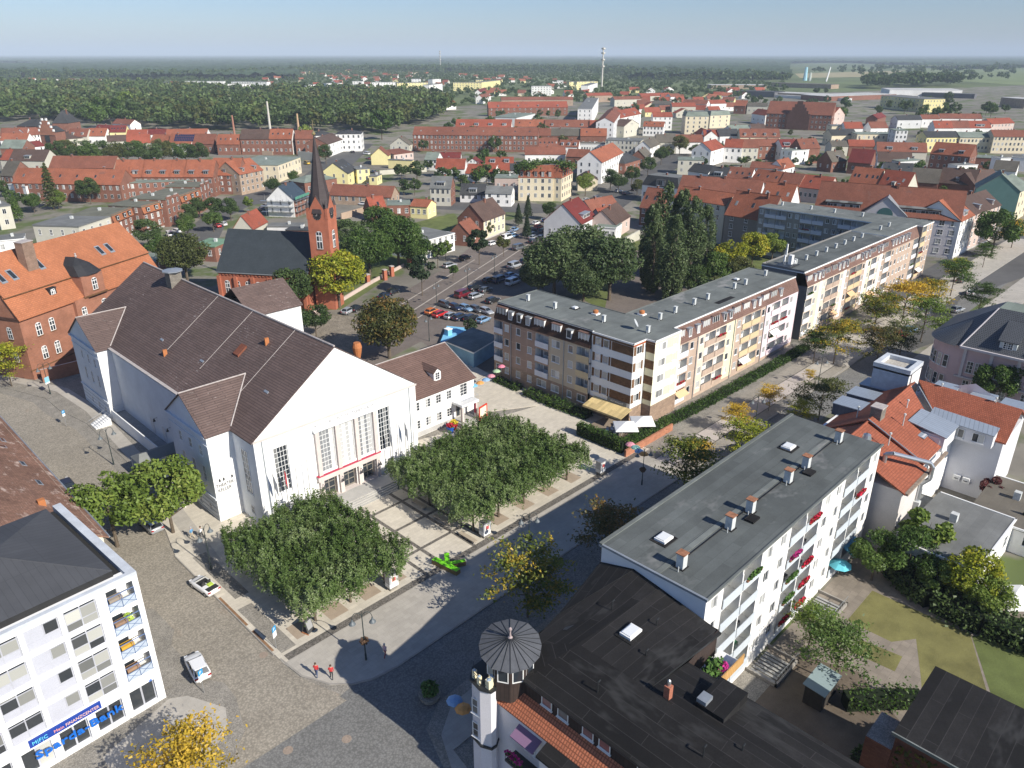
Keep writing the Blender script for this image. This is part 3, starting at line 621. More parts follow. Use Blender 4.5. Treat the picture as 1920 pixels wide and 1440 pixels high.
for x,y in((98.9,93),(98.9,86.3),(99.2,75.4),(100,66.8),(107,69.2),(112,69.4),(118.5,69.6),(123,69.5),(133,69.6),(137,69.4),(146,69.8)): vent(A,x,y,ZT+.06,h=1.15,w_=.36)
for x,y in((101.5,83.8),(139,72.5)): skylight(A,x,y,ZT+.06,.9,.9)
for x,y in((101.5,79),(107,73)):
    b=MB(); b.box(x-.6,y-.6,ZT+.06,x+.6,y+.6,ZT+.3,WHP); b.lathe((x,y),[(.42,ZT+.3),(.5,ZT+.55),(.48,ZT+.8),(.02,ZT+1.0)],TERRA,12); b.build('roof_fan',A)
b=MB(); b.tube((100.0,69.3,ZT),(100.0,69.3,ZT+1.0),.05,.05,STEEL,6); Mx=Matrix.Translation((99.9,69.2,ZT+1.2))@Matrix.Rotation(R(60),4,Vector((1,.6,0)))
d_=MB(Mx); d_.lathe((0,0),[(.02,-.12),(.5,-.05),(.75,.06),(.7,.06),(.02,-.1)],plain('dish_grey',(.45,.47,.48)),16); o=d_.build('dish',A); b.build('dish_pole',A)
# second block further up the promenade, and its cross wing
Bk=thing('prefab_block','long pastel prefab block with antenna mast on its flat roof, far end of the promenade','apartment block',(190,69,0))
wall=MB(); rg=random.Random(5); X2=153.8; m1=[(3.4,'l',PEACH,LGP),(2.1,'w',PEACH),(1.0,'b',CREAM),(1.2,'b',WHP),(2.0,'w',PEACH),(3.6,'l',PEACH,TANP),(3.6,'l',PEACH,TANP),(2.1,'w',PEACH),
 (1.4,'b',WHP),(1.9,'w',TANP),(3.6,'l',TANP,OCHRE),(3.6,'l',TANP,OCHRE),(2.1,'w',TANP),(1.4,'b',WHP),(1.9,'w',CREAM),(3.6,'l',PEACH,LGP),(2.1,'w',PEACH),(1.4,'b',WHP),(1.9,'w',TANP),(3.9,'l',TANP,WHP)]
P,L=facade(Bk,wall,'-y',(X2,63.9,0),m1,TANP,rg,mans=(MANS,1.1,[(.4,2.2),(3.6,.95),(5.6,.95),(7.4,.95),(9.6,2.2),(13,2.2),(16,.95),(18.2,.95),(20.4,.95),(22.8,2.2),(26,2.2),(29,.95),(31.2,.95),(33.4,.95),(35.6,2.2),(39,.95),(41.2,.95),(43.4,2.2)]),far=True)
XM=X2+L
wall.face([(X2,74.6,0),(X2,64.0,0),(X2,63.8,EV),(X2,65,ZT+.5),(X2,74.6,ZT+.5)],CONC); wall.face([(X2,74.6,0),(XM,74.6,0),(XM,74.6,ZT+.5),(X2,74.6,ZT+.5)][::-1],CONC); wall.build('wall',Bk)
rf=MB(); rf.slab([(X2-.1,64.95,ZT+.1),(XM,64.95,ZT+.1),(XM,74.7,ZT+.1),(X2-.1,74.7,ZT+.1)],.2,FELT,WHITE); rf.box(X2-.1,64.9,ZT+.1,XM,65.05,ZT+.2,WHP); rf.build('roof',Bk)
for i in range(8): vent(Bk,X2+5.5+5.2*i,69.6,ZT+.1,h=1.1,w_=.36)
b=MB(); x,y=X2+3.0,70.6; b.box(x-2.2,y-2,ZT+.15,x+2.4,y+1.6,ZT+.3,DARKMETAL)
for i in range(-2,3): b.box(x+i*.9-.04,y-1.6,ZT+.3,x+i*.9+.04,y+1.2,ZT+.42,STEEL)
b.tube((x-.6,y,ZT),(x-.6,y,ZT+5.2),.09,.07,STEEL,8); b.tube((x,y+.6,ZT),(x,y+.6,ZT+3.4),.07,.05,STEEL,8)
b.box(x-.75,y-.2,ZT+2.2,x-.45,y+.1,ZT+4.9,WHP); b.box(x-1.3,y-.2,ZT+1.2,x-1.0,y+.1,ZT+2.6,WHP); b.box(x+.6,y-.9,ZT+.3,x+1.6,y-.1,ZT+2.3,WHP); b.box(x+1.7,y-1.2,ZT+.3,x+2.1,y-.7,ZT+1.1,WHP)
tag(b.build('antenna_mast'),'mobile phone antenna mast with white cabinets on the flat roof of the long pastel block','antenna mast')
Ck=thing('prefab_block','grey prefab cross wing with pale loggias behind the long pastel block','apartment block',(222,88,0))
wall=MB(); m2=[(2.6,'w',TANP),(3.0,'w',TANP),(2.0,'w',TANP),(2.1,'w',TANP),(2.1,'w',TANP),(2.1,'w',TANP),(2.0,'b',TANP),(3.6,'l',TANP,LGP)]
P,L=facade(Ck,wall,'-y',(XM+.1,63.9,0),m2,TANP,rg,mans=(MANS,1.1,[(.5,.95),(2.6,.95),(4.9,.95),(7.2,.95),(9.6,.95),(11.8,.95)]),far=True)
XN=XM+.1+L; P,L2=facade(Ck,wall,'-y',(XN,63.4,0),[(3.6,'l',SAND,OCHRE),(2.4,'w',TANP),(2.4,'w',TANP)],TANP,rg,floors=5,z1=ZT,far=True); XQ=XN+L2
wall.face([(XN,63.9,0),(XN,63.4,0),(XN,63.4,ZT),(XN,65,ZT),(XN,63.9,EV)],CONC)
GRP=mat('grey_prefab_panel',(.30,.28,.245),.9,.08,.4,'brick',(3.0,2.8),1.3,fine=.04,mw=.04,offset=0)
m3=[]
for i in range(3): m3+=[(2.0,'w',GRP),(3.6,'l',GRP,LGP),(3.4,'l',GRP,LGP),(2.1,'w',GRP)]
xb_=216.4; P,L3=facade(Ck,wall,'-x',(xb_,75+33.3,0),m3,GRP,rg,floors=5,z1=ZT,far=True)
yt=75+33.3
wall.face([(xb_,yt,0),(XQ,yt,0),(XQ,yt,ZT),(xb_,yt,ZT)][::-1],GRP); wall.face([(XQ,63.4,0),(XQ,yt,0),(XQ,yt,ZT),(XQ,63.4,ZT)],GRP); wall.face([(XM+.1,74.8,0),(xb_,74.8,0),(xb_,74.8,ZT+.1),(XM+.1,74.8,ZT+.1)][::-1],CONC)
wall.build('wall',Ck)
rf=MB(); rf.slab([(x,y,ZT+.22) for x,y in[(XM+.1,64.95),(XN-.1,64.95),(XN-.1,63.3),(XQ+.1,63.3),(XQ+.1,yt+.1),(xb_-.1,yt+.1),(xb_-.1,74.9),(XM+.1,74.9)]],.3,FELTL,WHITE); rf.build('roof',Ck)
for x,y in((xb_+6,80),(xb_+6,88),(xb_+6,95),(xb_+6,104),(XM+6,69.6),(XM+12,69.6)): vent(Ck,x,y,ZT+.22,h=1.1,w_=.36)
# ---------------------------------------------------------------- the theatre
TROOF=mat('theatre_roof_tile',(.145,.102,.09),.8,.12,.5,'wave',(3.2,.36),.5,fine=.08,var2=.14,bump=.4,mw=.05,streak=((.42,.38,.35),.60,(.9,3.0,1),.09))
TRIM=mat('ridge_mortar_pale',(.42,.38,.36),.9,.2,2); TGREY=mat('render_shade_bluish',(.62,.65,.68),.9,.08,.3,fine=.03,var2=.1)  # white walls' bluish shade on the left flank is put into this colour
STONE=mat('portal_stone_pinkish',(.60,.53,.49),.85,.08,.6); REDL=plain('red_fascia_strip',(.42,.03,.07),.6)
Th=thing('theatre','white neoclassical theatre with dark brown tiled roof, gabled portal front and lettering','theatre',(49.5,112,0))
tx0,tx1,ty0,ty1=36.8,62.4,81.2,143.0; ez,rz_=12.9,22.0; xm=(tx0+tx1)/2
wall=MB(); LT=lambda cx,cz:WHITE
tall=[(2.5,4.3,4.45,10.9),(18.75,4.3,20.7,10.9)]; port=[(9.15,4.7,11.35,10.9),(12.25,4.7,14.45,10.9),(15.35,4.7,17.55,10.9)]; small=[(2.9,1.3,3.9,2.6),(19.9,1.3,20.9,2.6)]
doors=[(9.1,.7,11.2,3.7),(12.3,.7,14.4,3.7),(15.5,.7,17.6,3.7)]
hl=[h+(.25,None,WHITE) for h in tall+port+small]+[h+(.6,None,STONE) for h in doors]
P=holewall(wall,(tx0,ty0,0),'-y',tx1-tx0,0,ez,hl,WHITE)
wall.face([(tx0,ty0,ez),(tx1,ty0,ez),(xm,ty0,rz_)],WHITE)
# cornice, blind gable panels
wall.box(tx0-.12,ty0-.16,ez-.3,tx1+.12,ty0-.002,ez-.02,STONE)
for i in range(5): wall.box(xm-3.9+1.7*i,ty0-.01,15.0,xm-2.9+1.7*i,ty0-.003,16.7,mat('blind_panel_grey',(.62,.62,.60),.9)); 
wall.box(tx0+1.0,ty0-.06,.02,tx0+1.14,ty0-.0,ez-.35,ZINC); wall.box(tx1-1.3,ty0-.06,.02,tx1-1.16,ty0,ez-.35,ZINC)
for x in (tx0,tx1):
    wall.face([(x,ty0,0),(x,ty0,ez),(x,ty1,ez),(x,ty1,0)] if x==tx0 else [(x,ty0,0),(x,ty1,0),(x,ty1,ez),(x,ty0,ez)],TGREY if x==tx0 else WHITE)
wall.face([(tx0,ty1,0),(tx0,ty1,ez),(xm,ty1,rz_),(tx1,ty1,ez),(tx1,ty1,0)],WHITE)
# side wings
wr=16.9
for(wx,ya,yb2,zz) in((33.4,87.0,98.4,wr),(34.6,128.6,141.3,wr)):
    ymid=(ya+yb2)/2
    wall.face([(wx,ya,0),(tx0,ya,0),(tx0,ya,ez),(wx,ya,ez)],WHITE); wall.face([(wx,yb2,0),(wx,yb2,ez),(tx0,yb2,ez),(tx0,yb2,0)],WHITE)
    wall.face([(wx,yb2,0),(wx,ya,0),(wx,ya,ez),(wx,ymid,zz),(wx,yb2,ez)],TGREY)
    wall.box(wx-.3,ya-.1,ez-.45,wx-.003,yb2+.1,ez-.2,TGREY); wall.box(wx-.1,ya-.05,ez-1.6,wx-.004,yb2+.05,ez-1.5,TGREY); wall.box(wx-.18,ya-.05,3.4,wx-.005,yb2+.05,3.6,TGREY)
    for k in range(4): wall.box(wx-.05,ya-.03,.5+.7*k,wx-.0035,yb2+.03,.54+.7*k,mat('render_joint_grey',(.4,.42,.44),.9))
    for k in range(4): wall.box(wx+.05,ya-.035,.5+.7*k,tx0,ya-.004,.54+.7*k,mat('render_joint_pale',(.7,.7,.68),.9))
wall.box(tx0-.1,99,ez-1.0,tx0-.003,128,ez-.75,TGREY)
# right-hand cross wing and low rear parts
wall.box(tx1,128.5,0,72.0,141,12.4,WHITE,bottom=False); wall.face([(72,128.5,12.4),(72,141,12.4),(72,134.7,16.2)],WHITE)
wall.build('wall',Th)
for h in tall+port: win(Th,P((h[0]+h[2])/2,h[1]+.01,-.24),0,h[2]-h[0]-.02,h[3]-h[1]-.02,4,9,gl=GLASSD if h in tall else LGL,name='tall_window')
for h in small: win(Th,P((h[0]+h[2])/2,h[1]+.01,-.2),0,.98,1.28,2,2)
DOORM=mat('door_bronze_grey',(.22,.20,.17),.5,.1,2)
for h in doors:
    b=MB(); x=(h[0]+h[2])/2; a=P(x-1.04,.72,-.55); c=P(x+1.04,3.68,-.6); b.box(a[0],a[1],a[2],c[0],c[1],c[2],DOORM)
    for i in range(2):
        for k in range(3): q=P(x-.9+.98*i,.95+.9*k,-.53); b.box(q[0],q[1],q[2],q[0]+.82,q[1]+.015,q[2]+.75,GLASSD)
    b.build('door',Th)
b=MB(); p=P(8.2,0,0)
b.box(p[0],ty0-.45,.1,p[0]+10.2,ty0-.004,.7,STONE)
for x in(8.35,11.45,14.55,17.65): b.box(tx0+x,ty0-.42,.7,tx0+x+.6,ty0-.003,11.2,STONE)
b.box(tx0+8.1,ty0-.5,3.75,tx0+18.4,ty0-.0035,4.5,STONE); b.box(tx0+8.05,ty0-.56,4.5,tx0+18.45,ty0-.004,4.62,REDL); b.box(tx0+8.2,ty0-.46,11.2,tx0+18.35,ty0-.0045,11.5,WHITE)
for x in(9.0,12.1,15.2): b.box(tx0+x,ty0-.2,4.62,tx0+x+2.4,ty0-.005,4.95,WHITE)
b.build('portal',Th)
LET=plain('lettering_grey',(.25,.25,.26),.6)
text(Th,'KULTUR- UND FESTSPIELHAUS',(tx0+8.6,ty0-.02,11.62),(math.pi/2,0,0),.78,LET,sx=.9)
DK=plain('lettering_dark',(.05,.05,.05),.6)
text(Th,'THEATER-\n KELLER',(33.62,86.97,5.1),(math.pi/2,0,0),.68,DK,sx=.84)
for i,x in enumerate((34.2,34.75,35.9)):
    b=MB(); b.lathe((x,86.9),[(.02,6.0),(.13,6.1),(.1,6.25),(.01,6.36)],DK,6); b.box(x-.15,86.95,5.86,x+.15,86.99,5.94,DK); b.build('mask_ornament',Th)
# left flank windows
for (wx,ya) in((33.4,87.0),(34.6,128.6)):
    for k in range(3):
        for (z,h) in((9.3,1.5),(5.6,2.2),(1.0,1.1)): win(Th,(wx-.0,ya+2.2+3.0*k,z),RZ['-x'],.85,h,2,2,gl=GLASS)
win(Th,(tx0,84.1,4.3),RZ['-x'],1.6,6.4,3,7,name='tall_window'); win(Th,(tx0,84.1,1.2),RZ['-x'],.8,1.2,2,2)
for y in(111.5,116): 
    b=MB(); b.box(tx0-.06,y-.6,1.6,tx0-.004,y+.6,4.2,mat('side_door_white',(.6,.6,.6),.6)); b.build('door',Th)
for y in(108.6,113.5):
    b=MB(); b.path([(tx0,y,5.2),(tx0-.5,y,5.2)],.03,DK); b.lathe((tx0-.5,y),[(.22,4.7),(.12,5.05),(.03,5.2)],DK,8); b.build('wall_lamp',Th)
for x in(8.35+.3,11.75,14.85,17.95):
    b=MB(); b.path([(tx0+x,ty0-.42,3.3),(tx0+x,ty0-.9,3.3)],.03,DK); b.lathe((tx0+x,ty0-.9),[(.25,2.8),(.13,3.1),(.03,3.3)],DK,8); b.build('wall_lamp',Th)
# roofs
rf=MB(); o_=.35; sl=(rz_-ez)/(xm-tx0)
def gable_x(rf,x0,x1,ym,hw,ze,zr,m,th=.16):
    "ridge along x"
    s=(zr-ze)/hw; rf.slab([(x0,ym-hw-o_,ze-s*o_),(x1,ym-hw-o_,ze-s*o_),(x1,ym,zr),(x0,ym,zr)],th,m); rf.slab([(x0,ym,zr),(x1,ym,zr),(x1,ym+hw+o_,ze-s*o_),(x0,ym+hw+o_,ze-s*o_)],th,m)
rf.slab([(tx0-o_,ty1+.3,ez-sl*o_+.12),(tx0-o_,ty0-.1,ez-sl*o_+.12),(xm,ty0-.1,rz_+.12),(xm,ty1+.3,rz_+.12)],.14,TROOF); rf.slab([(tx1+o_,ty0-.1,ez-sl*o_+.12),(tx1+o_,ty1+.3,ez-sl*o_+.12),(xm,ty1+.3,rz_+.12),(xm,ty0-.1,rz_+.12)],.14,TROOF)
def nslope(x): return ez+.12+sl*(x-tx0)
for(wx,ya,yb2,ext) in((33.4,87.0,98.4,0),(34.6,128.6,141.3,0)):
    ymid=(ya+yb2)/2; hw=(yb2-ya)/2; zr=wr+.15; xr=tx0+(zr-ez-.12)/sl
    s=(zr-ez-.12)/hw; e=o_
    # each slope meets the main roof along its valley
    rf.slab([(wx-.25,ya-e,ez+.12-s*e),(tx0-.1,ya-e,ez+.12-s*e),(xr,ymid,zr),(wx-.25,ymid,zr)],.14,TROOF)
    rf.slab([(wx-.25,ymid,zr),(xr,ymid,zr),(tx0-.1,yb2+e,ez+.12-s*e),(wx-.25,yb2+e,ez+.12-s*e)],.14,TROOF)
    rf.tube((wx-.25,ymid,zr+.02),(xr,ymid,zr+.02),.09,.09,TRIM,6)
    rf.tube((tx0,ya-.1,ez+.2),(xr,ymid,zr+.05),.10,.10,TRIM,5); rf.tube((tx0,yb2+.1,ez+.2),(xr,ymid,zr+.05),.08,.08,TRIM,5)
gable_x(rf,tx1-1,72.3,134.75,6.25,12.5,16.4,TROOF)
rf.tube((xm,ty0,rz_+.15),(xm,ty1,rz_+.15),.14,.14,TRIM,6)
for y in(102.5,113.5,90.6):
    rf.tube((tx0+3.5,y,nslope(tx0+3.5)+.02),(xm,y,rz_+.14),.035,.035,TRIM,5)
rf.box(tx0-.42,99,ez-.25,tx0-.3,128,ez-.08,ZINC); rf.box(tx0-.6,98.8,ez+.02,tx0+.2,128.2,ez+.06,TRIM)
rf.build('roof',Th)
b=MB(); b.box(xm-1.9,127.0,rz_-1.6,xm+.1,129,rz_+1.5,mat('chimney_weathered',(.22,.20,.17),.9,.25,2,'brick',(.4,.2),.7)); b.lathe((xm-.9,128),[(1.7,rz_+1.5),(1.7,rz_+1.65),(.02,rz_+1.9)],ZINC,8); b.build('chimney',Th)
b=MB(); b.lathe((58.5,89.5),[(.35,15.5),(.6,16.6),(.72,17.4),(.55,18.0),(.5,18.1),(.0,18.1)],TERRA,12); b.build('ventilator_pot',Th)
def on_roof(x,y,w_,l,m,nm,h=.12):
    z=nslope(x); b=MB(); b.slab([(x-w_/2,y-l/2,z-sl*w_/2+h),(x+w_/2,y-l/2,z+sl*w_/2+h),(x+w_/2,y+l/2,z+sl*w_/2+h),(x-w_/2,y+l/2,z-sl*w_/2+h)],h+.05,m); b.build(nm,Th)
on_roof(44.4,97.6,1.5,1.5,mat('hatch_rust',(.20,.07,.04),.8,.2,2),'roof_hatch',.3); 
for x,y in((41,117),(41.2,103.5),(41.8,86.0)): on_roof(x,y,.25,1.0,ZINC,'roof_step')
for x,y in((39.6,112.8),(46.6,93.6),(36.4,90.6)): b=MB(); z=nslope(max(x,tx0)); b.box(x-.3,y-.15,z-.2,x+.3,y+.15,z+.9,TERRA); b.build('roof_vent',Th)
# steps before the portal, terrace on the left flank, black canopies
b=MB(); 
for i in range(5): b.box(tx0+6.6-.35*i,ty0-3.2-.35*i,.1 if i==4 else .7-.13*(i+1),tx0+19.9+.35*i,ty0-.46,.7-.13*i,mat('step_granite_pale',(.42,.41,.38),.85,.1,1))
tag(b.build('steps'),'broad pale granite steps before the theatre doors','steps')
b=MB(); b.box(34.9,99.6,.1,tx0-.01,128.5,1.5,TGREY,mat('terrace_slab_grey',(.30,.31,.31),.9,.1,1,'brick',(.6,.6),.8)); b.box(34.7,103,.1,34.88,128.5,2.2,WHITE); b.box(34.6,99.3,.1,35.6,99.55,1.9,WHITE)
tag(b.build('terrace'),'raised grey terrace along the left flank of the theatre','terrace')
BLK=mat('canopy_fabric_black',(.03,.035,.04),.7,.1,1); BLG=mat('canopy_fabric_grey',(.20,.21,.20),.8,.1,1); CSL=mat('canopy_slate_blue',(.055,.065,.09),.6,.1,1,'brick',(1.1,9),1.8,fine=.02,offset=0)
b=MB(); b.slab([(30.2,104.6,3.0),(36.6,104.6,3.0),(36.6,106.0,3.9),(30.9,106.0,3.9)],.1,BLG); b.slab([(30.2,104.6,3.0),(30.9,106,3.9),(36.6,106,3.9),(36.6,108,3.1),(30.2,108,3.1)][::-1][::-1],.1,BLG)
for x,y in((30.3,104.7),(30.3,107.8),(36.4,104.7)): b.tube((x,y,.1),(x,y,3),.06,.06,WHITE,6)
tag(b.build('canopy'),'small grey peaked canopy at the flank of the theatre','canopy')
b=MB(); b.slab([(30.6,98.8,2.7),(33.3,98.8,3.0),(36.7,98.8,3.0),(36.7,103.6,3.0),(30.6,103.6,2.7)],.08,CSL)
b.box(30.6,98.9,.1,30.7,104,2.4,BLK); b.box(30.6,104,.1,36.6,104.1,2.6,BLK)
for i in range(4): b.tube((30.65,98.9+1.5*i,.1),(30.65,98.9+1.5*i,2.7),.06,.06,WHITE,6)
tag(b.build('canopy'),'flat dark slate-blue terrace roof beside the theatre cellar wall','canopy')
b=MB(); b.box(31.6,93.6,2.2,33.3,97.5,2.35,WHITE); b.box(31.6,93.7,.1,31.7,93.8,2.2,WHITE); b.box(31.6,97.4,.1,31.7,97.5,2.2,WHITE); b.box(31.0,94.5,1.9,31.05,96,2.6,WHITE); tag(b.build('entrance_canopy'),'small white entrance canopy of the theatre cellar','canopy')
b=MB()
for i in range(7): b.box(33.6-.35*i,127.2,.1,34.0-.35*i,129.9,1.2-.16*i,WHITE)
for i in range(3): b.path([(34.2,127.3+1.2*i,2.1),(31.3,127.3+1.2*i,.9)],.03,STEEL,5)
tag(b.build('steps'),'white flight of steps with handrails at the rear wing of the theatre','steps')
# annex
An=thing('theatre_annex','low white annex of the theatre with brown tiled roof, dormers and a columned porch','annex',(71,95,0))
ax0,ax1,ay0,ay1=62.45,79.6,87.3,102.3; wall=MB(); ah=7.0
hl=[(2.0+2.25*i,z,3.1+2.25*i,z+1.55,.12,None) for i in range(5) for z in(1.4,4.6)]+[(14.0,4.2,15.6,6.4,.15,None)]
P=holewall(wall,(ax0,ay0,0),'-y',ax1-ax0,0,ah,hl,WHITE)
wall.face([(ax1,ay0,0),(ax1,ay1,0),(ax1,ay1,ah),(ax1,(ay0+ay1)/2,11),(ax1,ay0,ah)],WHITE); wall.face([(ax0,ay1,0),(ax0,ay1,ah),(ax1,ay1,ah),(ax1,ay1,0)],WHITE)
wall.face([(ax0,ay1,0),(ax0,ay0,0),(ax0,ay0,ah),(ax0,(ay0+ay1)/2,11),(ax0,ay1,ah)],WHITE); wall.box(ax0,ay0-.06,.1,ax1,ay0-.003,.9,mat('socle_grey',(.45,.44,.42),.9)); wall.build('wall',An)
for h in hl: win(An,P((h[0]+h[2])/2,h[1]+.01,-.11),0,h[2]-h[0]-.02,h[3]-h[1]-.02,2,3 if h[3]-h[1]<2 else 4)
b=MB(); m=(ay0+ay1)/2; s=4/(m-ay0); ARF=mat('annex_roof_tile',(.16,.10,.082),.8,.1,.5,'wave',(3.2,.36),.5,fine=.08,var2=.1,bump=.4,mw=.05)
b.slab([(ax0,ay0-.4,ah-s*.4+.1),(ax1+.25,ay0-.4,ah-s*.4+.1),(ax1+.25,m,11.1),(ax0,m,11.1)],.15,ARF); b.slab([(ax0,m,11.1),(ax1+.25,m,11.1),(ax1+.25,ay1+.4,ah-s*.4+.1),(ax0,ay1+.4,ah-s*.4+.1)],.15,ARF)
b.tube((ax0,m,11.15),(ax1+.25,m,11.15),.08,.08,TRIM,6); b.tube((ax1+.2,ay0-.35,ah-.1),(ax1+.2,m,11.15),.07,.07,TRIM,6); b.build('roof',An)
for x in(65.6,73.0):
    b=MB(); y=ay0+1.6; z=ah+s*1.6; b.box(x-.75,y,z-.3,x+.75,y+3.4,z+1.5,WHITE); b.face([(x-.75,y,z+1.5),(x+.75,y,z+1.5),(x,y,z+2.1)],WHITE)
    b.slab([(x-.95,y-.2,z+1.4),(x,y-.2,z+2.2),(x,y+4,z+2.2),(x-.95,y+4,z+1.4)][::-1],.08,ARF); b.slab([(x+.95,y-.2,z+1.4),(x,y-.2,z+2.2),(x,y+4,z+2.2),(x+.95,y+4,z+1.4)],.08,ARF)
    d=b.build('dormer',An); me=winmesh(.95,1.3,2,3); put(me,'window',d,(x-An.location.x,y-.01-An.location.y,z+.1))
b=MB(); px,py=76.3,86.2
b.box(px-1.9,py-1.6,.1,px+1.9,ay0-.01,.7,mat('step_granite_pale',(.42,.41,.38)),bottom=False); b.box(px-2.3,py-2.0,.1,px+2.3,py-1.6,.4,mat('step_granite_pale',(.42,.41,.38)))
for x in(px-1.6,px+1.4): b.box(x,py-1.3,.7,x+.4,py-.9,3.6,STONE)
b.box(px-1.8,py-1.5,3.6,px+2.0,ay0-.012,4.0,WHITE); b.box(px+1.35,py-1.34,1.6,px+1.45,py-.9,3.4,REDL)
for i in range(14): b.tube((px-1.75+.28*i,py-1.45,4.0),(px-1.75+.28*i,py-1.45,4.9),.02,.02,STEEL,5)
b.tube((px-1.75,py-1.45,4.9),(px+1.95,py-1.45,4.9),.03,.03,STEEL,5); b.tube((px+1.95,py-1.45,4.9),(px+1.95,ay0,4.9),.03,.03,STEEL,5); b.build('porch',An)
for i in range(2):
    b=MB(); b.box(px-.9+.95*i,ay0-.05,.75,px-.05+.95*i,ay0-.004,3.2,DOORM); b.box(px-.8+.95*i,ay0-.06,1.0,px-.15+.95*i,ay0-.05,3.0,GLASS); b.build('door',An)
# ---------------------------------------------------------------- office building with the bank
Of=thing('office_building','white office and bank building with blue lettering, grid facade and corner balconies','office building',(15.8,62.3,0),rz=R(3.5))
M0=MB
OW=mat('office_white',(.82,.82,.81),.8,.02,.3,fine=.01); OG=mat('office_panel_grey',(.46,.47,.52),.6,.05,.5); OGF=mat('office_frame_grey',(.42,.43,.47),.5)
def obuild(b,name,parent=Of):
    V=b.v; me=setmesh(name,b.v,b.f,b.m,b.mats); return put(me,name,parent,(0,0,0))
wall=MB(); BW=3.02; FHo=2.66; z0=3.95; nb=9; Lx=nb*BW+.35
rg=random.Random(3)
# x runs from -Lx (off the picture) to 0 at the street corner; y=0 is the facade plane
def ohole(i,f): a=Lx-.35-(i+1)*BW+.12 if i else Lx-.45-2.35; w_=2.62 if i else 2.3; return (a,z0+FHo*f+.12,a+w_,z0+FHo*f+2.3)
hs=[]
for i in range(nb):
    for f in range(4): h=ohole(i,f); hs.append(h+((1.7 if i==0 else .18),None,OW if i else LOGIN))
shops=[(Lx-.35-(i+1)*BW+.35,.35,Lx-.35-i*BW-.35,2.9,.4,None,OW) for i in range(nb)]
DIRO=DIR['-y']; P=holewall(wall,(-Lx,0,0),'-y',Lx,0,14.55,hs+shops,OW)
wall.face([(0,0,0),(0,17,0),(0,17,14.55),(0,0,14.55)],OW); wall.face([(-Lx,0,14.55),(0,0,14.55),(0,1.5,14.55),(-Lx,1.5,14.55)],OW)
wall.box(-Lx,1.75,0,-.3,16.5,14.3,OW,bottom=False)
wall.box(-Lx,.0,14.55,.02,.45,14.95,mat('coping_grey',(.52,.55,.58),.6)); wall.box(-.75,.45,14.0,.02,17,14.95,mat('coping_grey',(.52,.55,.58)))
obuild(wall,'wall')
OGL=glassmat('office_glass_curtained',dark=(.04,.045,.05),light=(.55,.55,.5),amount=.6)
for i in range(nb):
    for f in range(4):
        h=ohole(i,f); cx=(h[0]+h[2])/2-Lx; zb=h[1]
        if i==0:
            b=MB(); BLU=plain('railing_blue',(.07,.13,.28),.5)
            b.box(cx-1.15,.02,zb+.02,cx+1.15,.06,zb+.85,mat('balcony_glass_blue',(.42,.48,.55),.4))
            for z in(zb+.85,zb+1.5,zb+1.55): b.tube((cx-1.15,-.02,z),(cx+1.15,-.02,z),.025,.025,BLU,5)
            for k in range(3): x=cx-1.15+k*1.15; b.tube((x,-.02,zb),(x,-.02,zb+1.55),.025,.025,BLU,5)
            for k in range(2): x=cx-1.15+k*1.15; b.tube((x,-.02,zb+.05),(x+1.15,-.02,zb+.8),.02,.02,BLU,5); b.tube((x,-.02,zb+.8),(x+1.15,-.02,zb+.05),.02,.02,BLU,5)
            obuild(b,'balcony_railing')
            b=MB(); b.box(cx-1.1,1.65,zb+.1,cx+.3,1.68,zb+2.1,OGF); b.box(cx-1.0,1.62,zb+.2,cx+.2,1.65,zb+2.0,GLASSD); obuild(b,'balcony_door')
            b=MB(); c=[(.35,.22,.14),(.6,.35,.05),(.3,.2,.14),(.35,.3,.25)][f]; b.box(cx-.9,.4,zb+.02,cx+.25,1.1,zb+.9,mat('balcony_things_%d'%f,c,.8)); 
            if f in(2,): clump(b,cx+.4,.8,zb+.8,.4,.35,.5,mat('cloth_lime',(.45,.6,.12),.8,fine=0),60,.12,rg)
            if f in(1,): b.box(cx-.2,.5,zb+.5,cx+.5,1,zb+.55,WHITE)
            q=obuild(b,'balcony_clutter'); 
        elif i in(2,4,6,8) and f<4 and (i!=4 or f>1) and i!=6:
            b=MB(); b.box(cx-1.3,.1,zb,cx+1.3,.16,zb+2.18,OG); b.box(cx-1.3,.09,zb+.75,cx+1.3,.0995,zb+.78,OGF)
            b.box(cx+.1,.05,zb+.95,cx+1.25,.0985,zb+2.1,OGF); b.box(cx+.18,.03,zb+1.02,cx+1.17,.05,zb+2.03,OGL); obuild(b,'window')
        else:
            b=MB(); low=i in(3,5,7)
            b.box(cx-1.3,.1,zb,cx+1.3,.16,zb+2.18,OGF)
            for k in range(2):
                xa_=cx-1.22+1.26*k
                b.face([(xa_,.095,zb+.85),(xa_+1.16,.095,zb+.85),(xa_+1.16,.095,zb+1.85),(xa_,.095,zb+1.85)],OGL); b.face([(xa_,.095,zb+1.95),(xa_+1.16,.095,zb+1.95),(xa_+1.16,.095,zb+2.1),(xa_,.095,zb+2.1)],GLASSD)
                b.face([(xa_,.095,zb+.08),(xa_+1.16,.095,zb+.08),(xa_+1.16,.095,zb+.75),(xa_,.095,zb+.75)],OG if low else OGL)
            obuild(b,'window')
for i,s in enumerate(shops):
    b=MB(); b.box(s[0]-Lx,.38,s[1],s[2]-Lx,.42,s[3],OGF)
    for k in range(2): w_=(s[2]-s[0])/2; b.face([(s[0]-Lx+k*w_+.08,.37,.45),(s[0]-Lx+k*w_+w_-.08,.37,.45),(s[0]-Lx+k*w_+w_-.08,.37,2.8),(s[0]-Lx+k*w_+.08,.37,2.8)],OGL)
    obuild(b,'shop_window')
